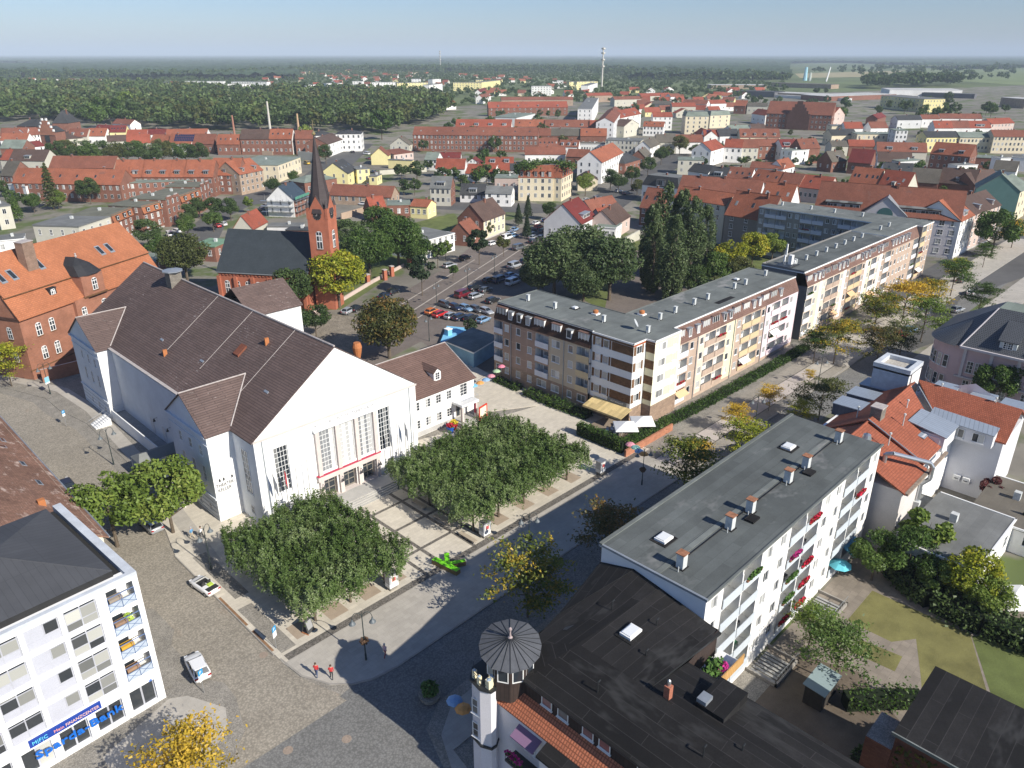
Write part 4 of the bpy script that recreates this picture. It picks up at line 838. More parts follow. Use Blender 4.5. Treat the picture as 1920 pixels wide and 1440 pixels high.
# signs
SB=plain('sign_blue',(.012,.05,.30),.5)
b=MB(); b.box(-11.3,-.16,3.2,-5.45,-.004,3.95,SB); sg=obuild(b,'sign_board')
text(Of,'M|F|C',(-11.1,-.17,3.4),(math.pi/2,0,0),.5,plain('sign_turquoise',(.15,.65,.75)),world=False)
text(Of,'Mein',(-9.4,-.17,3.4),(math.pi/2,0,0),.42,plain('sign_salmon',(.85,.35,.25)),world=False)
text(Of,'FINANZCENTER',(-8.45,-.17,3.4),(math.pi/2,0,0),.44,plain('sign_peach',(.8,.5,.4)),world=False,sx=.88)
text(Of,'Sparda-Bank',(-11.2,-.35,1.95),(math.pi/2,0,0),1.08,plain('bank_letters_blue',(.01,.14,.55),.4),bold=.012,ext=.06,world=False,sx=1.35)
text(Of,'SB',(-1.2,-.1,2.95),(math.pi/2,0,0),.3,plain('bank_letters_blue',(.01,.14,.55)),world=False)
rf=MB(); OR_=mat('office_roof_sheet',(.075,.078,.085),.7,.1,.3,'brick',(.6,9),.75,fine=.04,offset=0)
rf.box(-Lx,.4,14.0,-.7,16.9,14.35,mat('roof_gutter_dark',(.03,.03,.03),.9)); e=1.15; H_=15.15
A_=(-e-.3,e+.2,H_);B_=(-e-.3,16.5,H_);C_=(-Lx,e+.2,H_);D_=(-Lx,16.5,H_); Rg=(-8.5,8.9,17.0);Rl=(-Lx,8.9,17.0)
rf.face([C_,A_,Rg,Rl],OR_); rf.face([A_,B_,Rg],OR_); rf.face([B_,D_,Rl,Rg],OR_); rf.face([(C_[0],C_[1],14.36),(A_[0],A_[1],14.36),A_,C_],mat('roof_gutter_dark',(.03,.03,.03))); rf.face([(A_[0],A_[1],14.36),(B_[0],B_[1],14.36),B_,A_],mat('roof_gutter_dark',(.03,.03,.03)))
rf.tube(A_,Rg,.05,.05,OR_,5)
for i in range(60):
    x=-1.2-rg.random()*26; rf.box(x,.55+rg.random()*.3,14.35,x+.2+rg.random()*.3,.8+rg.random()*.35,14.4+rg.random()*.08,mat('roof_gravel_debris',(.38,.36,.33),.9))
obuild(rf,'roof')
# ---------------------------------------------------------------- old house, tiled roof towards the street
OLDT=mat('old_roof_tile_patchy',(.32,.18,.125),.9,.3,.28,'tile',(.25,.3),.6,fine=.2,var2=.2,streak=((.52,.40,.33),.56,(.35,.5,1)))
Oh=thing('old_house','old street house with long patchy red-brown tiled roof and small skylights','house',(12,95,0))
b=MB(); b.box(2,80.3,0,18.0,123,8.9,mat('old_render_cream',(.66,.62,.50),.9,.1),bottom=False); b.face([(2,80.3,8.9),(18,80.3,8.9),(10,80.3,14.3)],mat('old_render_cream',(.66,.62,.50))); b.build('wall',Oh)
b=MB(); b.slab([(18.5,80.1,8.55),(18.5,123.2,8.55),(10,123.2,14.3),(10,80.1,14.3)],.18,OLDT); b.slab([(10,80.1,14.3),(10,123.2,14.3),(1.5,123.2,8.55),(1.5,80.1,8.55)],.18,OLDT); b.tube((18.6,80.1,8.5),(18.6,123.2,8.5),.09,.09,ZINC,6); b.build('roof',Oh)
def sloped(x,y,w_,l,m,fr,nm,h=.06):
    z=14.3-(x-10)*.6765; b=MB(); 
    for (g,mm,hh) in((0,fr,h),(.12,m,h+.012)): b.slab([(x-w_/2+g,y-l/2+g,z+(w_/2-g)*.6765+hh),(x+w_/2-g,y-l/2+g,z-(w_/2-g)*.6765+hh),(x+w_/2-g,y+l/2-g,z-(w_/2-g)*.6765+hh),(x-w_/2+g,y+l/2-g,z+(w_/2-g)*.6765+hh)],.1,mm)
    b.build(nm,Oh)
for y in(95,101.5,110.5): sloped(16.2,y,.55,1.5,GLASS,ZINC,'skylight')
sloped(15.4,107.5,1.1,1.0,GLASSD,STEEL,'skylight')
b=MB(); b.box(14.2,87.0,10.6,14.9,87.6,11.9,TERRA); b.build('chimney',Oh)
for y in(84,88.5,93,98,103,108,113,118): win(Oh,(18.0,y,5.2),RZ['+x'],1.0,1.5,2,2)
# ---------------------------------------------------------------- generic houses
def tilemat(c,v=.14): 
    n='roof_tile_%02d_%02d_%02d'%tuple(int(x*100) for x in c); return mat(n,c,.85,v,.35,'tile',(.3,.36),.62,fine=.12,var2=.16,bump=.2,streak=(tuple(x*.5+.03 for x in c),.58,(.22,.3,1)))
def wallmat(c,brick=False):
    n=('brick_wall_' if brick else 'render_wall_')+'%02d_%02d_%02d'%tuple(int(x*100) for x in c)
    return mat(n,c,.9,.16 if brick else .06,.5,'brick' if brick else None,(.5,.16),.8,fine=.1 if brick else .03,var2=.08)
def feltmat(c):
    return mat('roof_sheet_%02d_%02d_%02d'%tuple(int(x*100) for x in c),c,.85,.18,.3,'brick',(6,1.1),.85,fine=.06,var2=.12)
RT=dict(o=(.36,.125,.07),r=(.34,.092,.055),b=(.22,.09,.06),d=(.12,.078,.064),k=(.065,.068,.072),g=(.17,.175,.17),n=(.20,.235,.20),s=(.26,.10,.065),w=(.5,.5,.48),m=(.20,.04,.035),e=(.15,.135,.11))
WT=dict(w=(.78,.77,.74),c=(.66,.58,.42),y=(.74,.66,.33),g=(.42,.42,.40),b=(.255,.12,.085),l=(.62,.62,.62),t=(.40,.30,.22),p=(.54,.43,.38),k=(.12,.12,.13),q=(.22,.20,.18),i=(.52,.50,.42),n=(.12,.22,.2))
CAMP=Vector((0,0))
def house(A,B,h,d,r,rt,wc,rc,label,cat='house',name='house',fl=2,nw=5,group=None,gable=None,chim=1,dorm=0,sky=0,far=None,arch=False,ww=1.2,ov=.35,base=0,solar=False,dw=None,sidewin=True,seed=None,frame=None):
    """A,B plan points of the near eave (left, right); h eave height, d depth away from A-B, r roof rise;
    rt g ridge along the front, x gable to the front, h hipped, f flat, p pent, m mansard"""
    A=Vector(A);B=Vector(B); L=(B-A).length; ang=math.atan2((B-A).y,(B-A).x)
    t=thing(name,label,cat,(A.x,A.y,0),ang,group); rg=random.Random(seed or int(abs(A.x*13+A.y*7)))
    dist=(A+B).length/2; far=dist>300 if far is None else far
    Wm=wallmat(WT[wc],wc in'bt') if isinstance(wc,str) else wc
    Rm=(feltmat(RT[rc]) if rt=='f' or rc in 'gn' else tilemat(RT[rc])) if isinstance(rc,str) else rc
    Gm=wallmat(WT[gable],gable in 'bt') if gable else Wm
    inv=Matrix.Rotation(-ang,2); cl=inv@(CAMP-A)      # camera in the house's own metres; only sides facing it get windows
    b=MB(); P8=[(0,0),(L,0),(L,d),(0,d)]
    for i in range(4):
        p,q=P8[i],P8[(i+1)%4]; b.face([(p[0],p[1],0),(q[0],q[1],0),(q[0],q[1],h),(p[0],p[1],h)],Wm if i%2==0 else Gm)
    if rt in'g': 
        for x,o in((0,1),(L,0)):
            tri=[(x,0,h),(x,d,h),(x,d/2,h+r)]; b.face(tri if not o else tri[::-1],Gm)
    if rt=='x':
        for y,o in((0,0),(d,1)):
            tri=[(0,y,h),(L,y,h),(L/2,y,h+r)]; b.face(tri if not o else tri[::-1],Gm)
    if h>5.5 and not far: b.box(-.08,-.08,h-.35,L+.08,-.003,h-.1,Wm); b.box(-.05,-.05,0,L+.05,-.004,.5,mat('socle_grey',(.45,.44,.42),.9))
    b2=b; o=setmesh('wall',b.v,b.f,b.m,b.mats); put(o,'wall',t,(0,0,0))
    b=MB(); th=.2
    if rt=='g':
        s=r/(d/2); e=ov
        b.slab([(-e*.6,-e,h-s*e+.12),(L+e*.6,-e,h-s*e+.12),(L+e*.6,d/2,h+r+.12),(-e*.6,d/2,h+r+.12)],th,Rm); b.slab([(-e*.6,d/2,h+r+.12),(L+e*.6,d/2,h+r+.12),(L+e*.6,d+e,h-s*e+.12),(-e*.6,d+e,h-s*e+.12)],th,Rm)
        if not far: b.tube((-.2,d/2,h+r+.14),(L+.2,d/2,h+r+.14),.1,.1,Rm,5)
    elif rt=='x':
        s=r/(L/2); e=ov
        b.slab([(-e,-e*.6,h-s*e+.12),(L/2,-e*.6,h+r+.12),(L/2,d+e*.6,h+r+.12),(-e,d+e*.6,h-s*e+.12)],th,Rm); b.slab([(L/2,-e*.6,h+r+.12),(L+e,-e*.6,h-s*e+.12),(L+e,d+e*.6,h-s*e+.12),(L/2,d+e*.6,h+r+.12)],th,Rm)
    elif rt=='h':
        e=ov; z=h+.05; k=min(d,L)/2; R1=(k,d/2,h+r);R2=(L-k,d/2,h+r)
        if L<d: R1=(L/2,k,h+r);R2=(L/2,d-k,h+r)
        a,c,e1,f=(-e,-e,z),(L+e,-e,z),(L+e,d+e,z),(-e,d+e,z)
        if L>=d: b.face([a,c,R2,R1],Rm);b.face([c,e1,R2],Rm);b.face([e1,f,R1,R2],Rm);b.face([f,a,R1],Rm)
        else: b.face([a,c,R1],Rm);b.face([c,e1,R2,R1],Rm);b.face([e1,f,R2],Rm);b.face([f,a,R1,R2],Rm)
        b.face([f,e1,c,a],Wm)
    elif rt=='f':
        b.slab([(-.15,-.15,h+.12),(L+.15,-.15,h+.12),(L+.15,d+.15,h+.12+r),(-.15,d+.15,h+.12+r)],.25,Rm)
        for (x0,y0,x1,y1) in((-.17,-.17,L+.17,.05),(-.17,-.15,.05,d),(L-.05,-.15,L+.17,d)): b.box(x0,y0,h-.05,x1,y1,h+.2,FRAME if wc=='w' else Rm)
    elif rt=='p':
        b.slab([(-.2,-.3,h+.12),(L+.2,-.3,h+.12),(L+.2,d,h+r+.12),(-.2,d,h+r+.12)],.2,Rm); 
        for x in(0,L): b.face([(x,0,h),(x,d,h),(x,d,h+r)],Wm)
        b.face([(0,d,h),(0,d,h+r),(L,d,h+r),(L,d,h)],Wm)
    elif rt=='m':
        i=r*.38; Z=h+r
        b.face([(-.2,-.2,h),(L+.2,-.2,h),(L-i,i,Z),(i,i,Z)],Rm); b.face([(L+.2,-.2,h),(L+.2,d,h),(L-i,d-i,Z),(L-i,i,Z)],Rm); b.face([(-.2,d,h),(-.2,-.2,h),(i,i,Z),(i,d-i,Z)],Rm); b.face([(L+.2,d,h),(-.2,d,h),(i,d-i,Z),(L-i,d-i,Z)],Rm); b.face([(i,i,Z),(L-i,i,Z),(L-i,d-i,Z),(i,d-i,Z)],feltmat(RT['g']))
    put(setmesh('roof',b.v,b.f,b.m,b.mats),'roof',t,(0,0,0))
    if solar and rt=='g':
        s=r/(d/2); b=MB(); PV=plain('solar_panel_blue',(.015,.025,.07),.15,0,.8)
        for i in range(solar):
            for j in range(3): x=L*.2+i*1.15; y0=d*.5*(.2+.24*j); y1=y0+d*.5*.22; b.face([(x,y0,h+s*y0+.2),(x+1.05,y0,h+s*y0+.2),(x+1.05,y1,h+s*y1+.2),(x,y1,h+s*y1+.2)],PV)
        put(setmesh('solar_panels',b.v,b.f,b.m,b.mats),'solar_panels',t,(0,0,0))
    # windows
    def wn(x,y,z,rz,w_,hh,nm='window'):
        me=winmesh(w_,hh,2,2 if hh>1.3 and not far else 1,fr=frame,gl=GLASS if rg.random()<.75 else GLASSC,sill=not far,far=far)
        n=CNT.get((t.name,nm),0)
        if n>=100: return
        CNT[(t.name,nm)]=n+1; put(me,nm,t,(x,y,z),rz)
    fh=(h-.6)/max(fl,1); wh=min(1.75,fh*.6)
    if nw and cl.y<0 :
        for f in range(fl):
            for i in range(nw): wn(L*(i+.5)/nw,0,.6+fh*f+fh*.3,0,min(ww,L/nw*.6),wh)
        if rt=='x' and r>2.5: 
            for dx in((-.9,.9) if L>7 else (0,)): wn(L/2+dx,0,h+.5,0,.8,1.1)
    if nw and sidewin:
        for sx,rz in((0,-math.pi/2),(L,math.pi/2)):
            if (sx==0 and cl.x<-2) or (sx==L and cl.x>L+2):
                k=max(1,int(d/3.4))
                for f in range(fl):
                    for i in range(k): wn(sx,d*(i+.5)/k,.6+fh*f+fh*.3,rz,.9,wh)
    if chim and rt in'gxhm':
        for c in range(chim):
            x=L*(c+.5+rg.uniform(-.2,.2))/chim; y=d/2+rg.uniform(-.8,.8)*(rt=='g'); 
            if rt=='x': x=L/2+.4;y=d*(c+.4)/chim
            b=MB(); b.box(x-.35,y-.3,h+r*.55,x+.35,y+.3,h+r+.9,wallmat(WT['b'],True)); b.box(x-.42,y-.37,h+r+.9,x+.42,y+.37,h+r+1.0,ZINC); put(setmesh('chimney',b.v,b.f,b.m,b.mats),'chimney',t,(0,0,0))
    if chim and rt=='f':
        b=MB(); x,y=L*.6,d*.6; b.box(x-.4,y-.4,h+.1,x+.4,y+.4,h+1.2,VENT); put(setmesh('roof_vent',b.v,b.f,b.m,b.mats),'roof_vent',t,(0,0,0))
    if dorm and rt in 'gm':
        s=r/(d/2) if rt=='g' else 1/.38; dwd=dw or 1.3
        for i in range(dorm):
            x=L*(i+.5)/dorm; y=.7 if rt=='g' else -.12; z=h+(s*y if rt=='g' else .3); hh=1.5 if rt=='g' else 2.3; back=y+(hh+.3)/s+.3
            b=MB(); b.box(x-dwd/2,y,z-.1,x+dwd/2,back,z+hh,Wm if rt=='g' else Rm); b.slab([(x-dwd/2-.15,y-.25,z+hh+.1),(x+dwd/2+.15,y-.25,z+hh+.1),(x+dwd/2+.15,back+.6,z+hh+.35),(x-dwd/2-.15,back+.6,z+hh+.35)],.12,ZINC if rt=='g' else Rm)
            dd=put(setmesh('dormer',b.v,b.f,b.m,b.mats),'dormer',t,(0,0,0)); put(winmesh(dwd-.25,hh-.35,max(2,int(dwd/.9)),1,sill=False,far=far),'window',dd,(x,y-.005,z+.2))
    if sky and rt in'gx':
        for i in range(sky):
            b=MB()
            if rt=='g':
                s=r/(d/2); x=L*(i+.5)/sky+rg.uniform(-.5,.5); y=d*.24; b.slab([(x-.4,y-.5,h+s*(y-.5)+.22),(x+.4,y-.5,h+s*(y-.5)+.22),(x+.4,y+.5,h+s*(y+.5)+.22),(x-.4,y+.5,h+s*(y+.5)+.22)],.12,GLASS,ZINC)
            else:
                s=r/(L/2); y=d*(i+.5)/sky; x=L*.25; b.slab([(x-.5,y-.4,h+s*(x-.5)+.22),(x+.5,y-.4,h+s*(x+.5)+.22),(x+.5,y+.4,h+s*(x+.5)+.22),(x-.5,y+.4,h+s*(x-.5)+.22)],.12,GLASS,ZINC)
            put(setmesh('skylight',b.v,b.f,b.m,b.mats),'skylight',t,(0,0,0))
    return t
def lpart(t,b,name,label=None): 
    o=put(setmesh(name,b.v,b.f,b.m,b.mats),name,t,(0,0,0)); 
    if label: o['label']=label
    return o
# ---------------------------------------------------------------- red-brick corner building with orange roof
BRK=mat('brick_wall_orange_red',(.36,.165,.105),.9,.2,.4,'brick',(.5,.16),.82,fine=.08,var2=.15); ORT=mat('roof_tile_bright_orange',(.46,.175,.085),.8,.12,.4,'tile',(.3,.36),.62,fine=.1,var2=.08,bump=.3)
A0=(30.8,157.6); an=R(27.0); t=thing('brick_building','large red brick building with steep orange tiled roof, black domed stair bay and arched windows','brick building',(*A0,0),an)
L,d,h=36.,17.,12.4; b=MB()
b.face([(0,0,0),(L,0,0),(L,0,h),(0,0,h)],BRK); b.face([(0,d,0),(0,0,0),(0,0,h),(0,d,h)],BRK); b.face([(L,0,0),(L,d,0),(L,d,h),(L,0,h)],BRK); b.face([(L,d,0),(0,d,0),(0,d,h),(L,d,h)],BRK)
i1,z1,zr=2.2,h+3.9,h+10.2
for x,o in((0,1),(L,0)):
    pl=[(x,0,h),(x,d,h),(x,d-i1,z1),(x,d/2,zr),(x,i1,z1)]; b.face(pl if not o else pl[::-1],BRK)
b.box(-.25,-.25,h-.3,L+.25,-.003,h-.05,BRB); b.box(-.2,-.1,1.9,L,-.004,2.1,BRB); b.box(12.2,-.7,0,15.6,-.005,h-.3,BRK); b.box(-.3,-.3,h-.35,-.003,d+.3,h-.05,mat('cornice_dark',(.08,.04,.03),.9))
lpart(t,b,'wall'); b=MB()
b.slab([(-.3,-.5,h-.3),(L+.3,-.5,h-.3),(L+.3,i1,z1),(-.3,i1,z1)],.2,ORT); b.slab([(-.3,i1-.5,z1-.1),(L+.3,i1-.5,z1-.1),(L+.3,d/2,zr),(-.3,d/2,zr)],.2,ORT); b.slab([(-.3,d/2,zr),(L+.3,d/2,zr),(L+.3,d-i1,z1),(-.3,d-i1,z1)],.2,ORT); b.slab([(-.3,d-i1,z1),(L+.3,d-i1,z1),(L+.3,d+.4,h-.3),(-.3,d+.4,h-.3)],.2,ORT)
b.box(-.4,i1-.62,z1-.3,L+.3,i1-.5,z1-.16,BRB); lpart(t,b,'roof')
AW_={}
def archwin(w_,hh):
    if (w_,hh) in AW_: return AW_[(w_,hh)]
    b=MB(); pts=[(-w_/2,0),(w_/2,0)]+[(w_/2*math.cos(a),hh-w_*.35+w_*.35*math.sin(a)) for a in [math.pi*k/8 for k in range(9)]]
    b.face([(x,-.03,z) for x,z in pts],FRAME); 
    for xa_,xb2 in((-w_/2+.14,-.07),(.07,w_/2-.14)):
        for za,zb in((.12,hh*.4),(hh*.46,hh*.72),(hh*.78,hh-.2)): b.face([(xa_,-.05,za),(xb2,-.05,za),(xb2,-.05,zb),(xa_,-.05,zb)],GLASS)
    b.box(-w_/2-.1,-.16,-.12,w_/2+.1,-.0,-.004,BRB)
    AW_[(w_,hh)]=setmesh('window',b.v,b.f,b.m,b.mats); return AW_[(w_,hh)]
for x in(3.6,6.6,13.9,19.8,24.6,27.6,31,33.8):
    for z in(3.2,7.9): put(archwin(1.25,2.6),'window',t,(x,-.72 if x==13.9 else 0,z))
for y in(3,7.4,12): 
    for z in(3.4,8): put(archwin(1.2,2.4),'window',t,(0,y,z),-math.pi/2)
for y in(5,11): put(archwin(1.1,2.0),'window',t,(0,y,h+.9),-math.pi/2)
b=MB(); cx=17.6; b.prism([(cx-2.7,3.2),(cx-2.7,-.6),(cx+2.7,-.6),(cx+2.7,3.2)],h-.2,h+3.9,BRK); b.box(cx-3,-.9,h-.4,cx+3,3,h-.15,BRB)
zt=h+3.9; pts=[(cx-2.9,3.6),(cx-2.9,-.4),(cx-1.2,-1.0),(cx+1.2,-1.0),(cx+2.9,-.4),(cx+2.9,3.6)]; SL=mat('slate_black',(.035,.036,.04),.6,.15,1,'wave',(.3,.25),.7)
ap=[(cx-2.0,4.6,zt+2.0),(cx-2.0,1.4,zt+1.8),(cx-.8,.7,zt+1.9),(cx+.8,.7,zt+1.9),(cx+2.0,1.4,zt+1.8),(cx+2.0,4.6,zt+2.0)]
for k in range(5): b.face([(*pts[k],zt),(*pts[k+1],zt),ap[k+1],ap[k]],SL); b.face([ap[k],ap[k+1],(cx,2.6,zt+3.2)],SL)
b.face([ap[5],(cx,8,zt+3.0),(cx,2.6,zt+3.2)],SL); b.face([ap[0],(cx,2.6,zt+3.2),(cx,8,zt+3.0)],SL); b.face([(*pts[5],zt),(cx+1.6,6,zt+1.2),ap[5]],SL)
b.lathe((cx,2.4),[(.1,zt+3.1),(.25,zt+3.4),(.12,zt+3.7),(.2,zt+3.9),(.0,zt+4.1)],TRIM,8); st=lpart(t,b,'stair_bay')
put(archwin(1.3,2.5),'window',st,(cx+.3,-.62,h+.6)); put(archwin(1.0,2.0),'window',t,(cx+2.72,1.2,h+1.1),math.pi/2)
b=MB(); x=9.3; y=.9; b.box(x-.8,y,h+1.2,x+.8,y+1.9,h+3.0,SL); b.box(x-.9,y-.1,h+3.0,x+.9,y+2.2,h+3.2,SL); dd=lpart(t,b,'dormer'); put(archwin(1.0,1.8),'window',dd,(x,y-.01,h+1.25))
b=MB(); b.box(8.2,4.4,zr-4.8,10.6,6.3,zr+1.6,mat('chimney_brick_grey',(.28,.19,.14),.9,.2,1,'brick',(.4,.2),.75)); b.box(8.1,4.3,zr+1.6,10.7,6.4,zr+1.75,TRIM); lpart(t,b,'chimney')
for x,y in((2.4,4.6),(4.8,4.6),(11.3,5.0),(25.8,4.4),(28.3,4.4)):
    s=(zr-z1)/(d/2-i1+.5); z=z1+s*(y-i1+.5); b=MB(); b.slab([(x-.6,y-.9,z-.9*s+.1),(x+.6,y-.9,z-.9*s+.1),(x+.6,y+.9,z+.9*s+.1),(x-.6,y+.9,z+.9*s+.1)],.15,ZINC); b.slab([(x-.42,y-.7,z-.7*s+.12),(x+.42,y-.7,z-.7*s+.12),(x+.42,y+.7,z+.7*s+.12),(x-.42,y+.7,z+.7*s+.12)],.1,GLASSD); lpart(t,b,'skylight')
b=MB(); b.box(31.6,155.2,0,44,155.6,2.6,BRK,TRIM); tag(b.build('brick_wall'),'low red brick yard wall between the brick building and the theatre','wall')
# ---------------------------------------------------------------- corner house with turret, black roofs
CH=thing('corner_house','white corner house with black felt roofs, slate-grey round turret and strip of orange tiles','corner house',(41,25,0))
CW=mat('corner_house_render',(.66,.64,.66),.9,.06,.4); CRM=plain('parapet_cream',(.74,.66,.45),.8)
MW=Matrix.Translation((0,0,2.28))@Matrix.Scale(.96,4); MT=Matrix.Translation((0,0,3.14))@Matrix.Scale(.945,4)   # main house and corner tower, each scaled about the camera point
b=MB(MW)
b.face([(33.0,34.4,-2.4),(33.0,4,-2.4),(33.0,4,7.6),(33.0,34.4,7.6)],CW); b.M=MT; b.prism([(32.9,34.25),(34.9,35.4),(34.7,37.2),(33.2,37.2),(32.2,36.4),(32.0,35.2),(32.4,34.3)],-4.6,8.8,CW); b.M=MW
b.prism([(34.1,32),(34.1,4),(44.4,4),(44.4,23.5),(50.1,23.8),(50.1,36.7),(41.4,34.9),(35,34.6)],-2.4,10.6,mat('clad_brown_black',(.05,.035,.03),.8,.2,1,'brick',(.35,9),.6,offset=0),cap=False)
b.M=MT; [b.prism([(32.85,34.1),(35.0,35.3),(34.8,37.35),(33.1,37.35),(32.05,36.5),(31.85,35.1),(32.3,34.15)],z_,z_+.2,DARKMETAL) for z_ in(2.2,8.65)]; b.M=MW
b.box(32.8,4,7.4,33.0,34,7.6,DARKMETAL)
b.box(44.41,4,-2.4,44.45,12,9.8,CREAM)
b.build('wall',CH)
b=MB(MW); TS=mat('tile_strip_salmon',(.55,.19,.10),.75,.08,.5,'brick',(.24,.34),.45,fine=.1,bump=.5,offset=0,mw=.05)
b.slab([(32.7,3.5,7.7),(34.05,3.5,9.0),(34.05,34.6,9.0),(32.7,34.6,7.7)],.15,TS); b.build('tile_strip',CH,)
b=MB(MW)
def pl(pts,m=FELTD): b.slab(pts,.22,m,DARKMETAL)
pl([(33.8,3.5,10.6),(39.0,3.5,11.9),(39.0,30.6,11.9),(33.8,31.9,10.6)]); pl([(39.0,3.5,11.9),(44.8,3.5,10.7),(44.8,23.5,10.7),(39.0,23.5,11.9)])
pl([(39.0,23.5,11.9),(50.15,23.5,10.4),(50.15,30,11.6),(39.0,30.6,11.9)]); pl([(39.0,30.6,11.9),(50.15,30,11.6),(50.15,33.0,12.1),(41.4,34.95,10.9),(37,34.2,10.9)]); pl([(41.4,34.9,10.9),(50.15,33.0,12.15),(50.15,37.0,10.9)]); pl([(33.8,31.9,10.6),(39,30.6,11.9),(37,34.2,10.9),(35.5,34.6,10.6)])
b.box(40.4,17.8,11.0,44.0,20.2,12.0,FELTD); b.build('roof',CH)
skylight(CH,41.4,27.1,13.62,1.1,1.6)
b=MB(MW); b.box(39.2,21.8,11.6,39.7,22.3,13.0,mat('brick_chimney_red',(.42,.16,.1),.9,.2,3,'brick',(.25,.1),.8)); b.lathe((39.45,22.05),[(.12,13.0),(.16,13.3),(.12,13.5),(.0,13.6)],STEEL,8); b.build('chimney',CH)
b=MB(MW); b.box(40.5,19.4,12.0,41.5,20.2,12.35,ZINC); b.build('roof_hatch',CH)
for x,y in((36.5,26.5),(44.8,31.5),(45.6,27.3),(39.0,15.5),(37,17.4),(41.9,25.8)): b=MB(MW); b.path([(x,y,10.8),(x,y,12.3),(x+.3,y,12.35)],.055,DARKMETAL,5); b.build('vent_pipe',CH)
for y in(29.6,27.9,25.4,23.8,20.3,18.6,15.3,13.6,10.0): win(CH,(.96*34.08,.96*y,.96*9.25+2.28),RZ['-x'],1.05,1.3,1,1,gl=glassmat('dormer_glass_coloured',dark=(.35,.12,.11),light=(.10,.16,.16),amount=.8))
for (z,x,y,a) in((5.4,32.05,35.8,-1.45),(2.7,32.05,35.8,-1.45)): win(CH,(.945*x+.02,.945*y,.945*z+3.14),a,.8,1.6,1,2)
for y in(30.3,19.5,13): win(CH,(.96*32.98,.96*y,.96*4.6+2.28),RZ['-x'],1.0,1.7,2,1)
b=MB(MW); PUR=plain('awning_purple',(.22,.13,.22),.8); b.slab([(31.9,29.1,6.3),(33.0,29.1,6.8),(33.0,31.6,6.8),(31.9,31.6,6.3)],.1,PUR); b.build('awning',CH)
b=MB(MW); b.box(31.7,28.4,3.3,33.0,32.0,3.5,DARKMETAL)
for i in range(7): b.tube((31.75,28.5+.58*i,3.5),(31.75,28.5+.58*i,4.5),.025,.025,DARKMETAL,5)
b.tube((31.75,28.5,4.5),(31.75,32.0,4.5),.035,.035,DARKMETAL,5); clump(b,31.75,31.0,4.5,.25,1.0,.35,PINKF,120,.09); clump(b,31.75,31.0,4.3,.25,1.0,.35,GREENF,90,.09); b.build('balcony',CH)
b=MB(MW); b.slab([(31.4,10,7.2),(33.1,10,7.75),(33.1,28.3,7.75),(31.4,28.3,7.2)],.2,FELTD); b.box(31.6,10,0,32.9,28.1,7.1,CW); b.build('oriel',CH)
# turret
TU=Vector((35.3,34.9)); b=MB(MT); SLT=mat('turret_slate_grey',(.10,.105,.115),.9,.15,1.2,fine=.12)
n=12; rr=2.95
tr_=lambda a:(TU.x+rr*(1+.10*math.cos(2*a-1.57))*math.cos(a),TU.y+rr*(1+.10*math.cos(2*a-1.57))*math.sin(a))
pts=[tr_(2*math.pi*(i+.5)/n) for i in range(n)]
pin=[(TU.x+.78*(x-TU.x),TU.y+.78*(y-TU.y)) for x,y in pts]
b.prism(pin,7.5,11.4,mat('clad_brown_black',(.05,.035,.03))); top=(TU.x,TU.y,12.25)
for i in range(n):
    p,q=pts[i],pts[(i+1)%n]; b.face([(*p,11.4),(*q,11.4),top],SLT); b.face([(*q,11.4),(*p,11.4),(*pin[i],11.3),(*pin[(i+1)%n],11.3)],CRM)
    b.tube((*p,11.43),(top[0],top[1],12.28),.03,.03,DARKMETAL,4); m_=((p[0]+q[0])/2,(p[1]+q[1])/2); b.tube((*m_,11.42),(top[0],top[1],12.28),.025,.025,DARKMETAL,4)
b.lathe((TU.x,TU.y),[(.3,12.15),(.1,12.35),(.06,12.9),(.15,13.05),(.13,13.2),(.0,13.3)],plain('finial_pinkish',(.35,.28,.27),.6),10); tr=b.build('turret',CH)
for i in(5,6,7,8): 
    p,q=pin[i],pin[(i+1)%n]; c=((p[0]+q[0])/2,(p[1]+q[1])/2); a=math.atan2(c[1]-TU.y,c[0]-TU.x)+math.pi/2
    put(winmesh(.9,1.3,1,1,sill=False),'window',tr,(.945*c[0]-CH.location.x+.02*math.cos(a-math.pi/2),.945*c[1]-CH.location.y+.02*math.sin(a-math.pi/2),12.2),a)
b=MB(MT)
for (x,y,w_,c) in((32.25,35.5,.3,CRM),(32.45,36.3,.3,CRM),(32.55,34.65,.45,CRM),(33.05,34.75,.45,CRM)): b.box(x-w_/2,y-w_/2,8.8,x+w_/2,y+w_/2,9.7,c); b.lathe((x,y),[(w_*.6,9.7),(.02,9.8)],plain('pier_cap_blue_grey',(.3,.38,.46)),4)
for z in(9.1,9.6): b.path([(32.5,34.5,z),(32.1,35.2,z),(32.3,36.3,z),(33.1,37.1,z)],.03,DARKMETAL,4)
b.build('parapet',CH)
# orange-striped roof-terrace balcony with plants at the notch
b=MB(MW); b.box(45.2,21.2,8.4,50.1,23.4,8.6,WHITE); b.box(45.2,21.1,8.6,50.1,21.2,9.6,mat('striped_screen_orange',(.55,.32,.12),.8,.05,1,'brick',(.3,9),.7,offset=0)); clump(b,46.8,22.2,9.6,1.3,.7,.8,GREENF,260,.14); clump(b,47.4,21.6,9.6,.8,.3,.4,PINKF,60,.1); b.build('roof_terrace',CH)
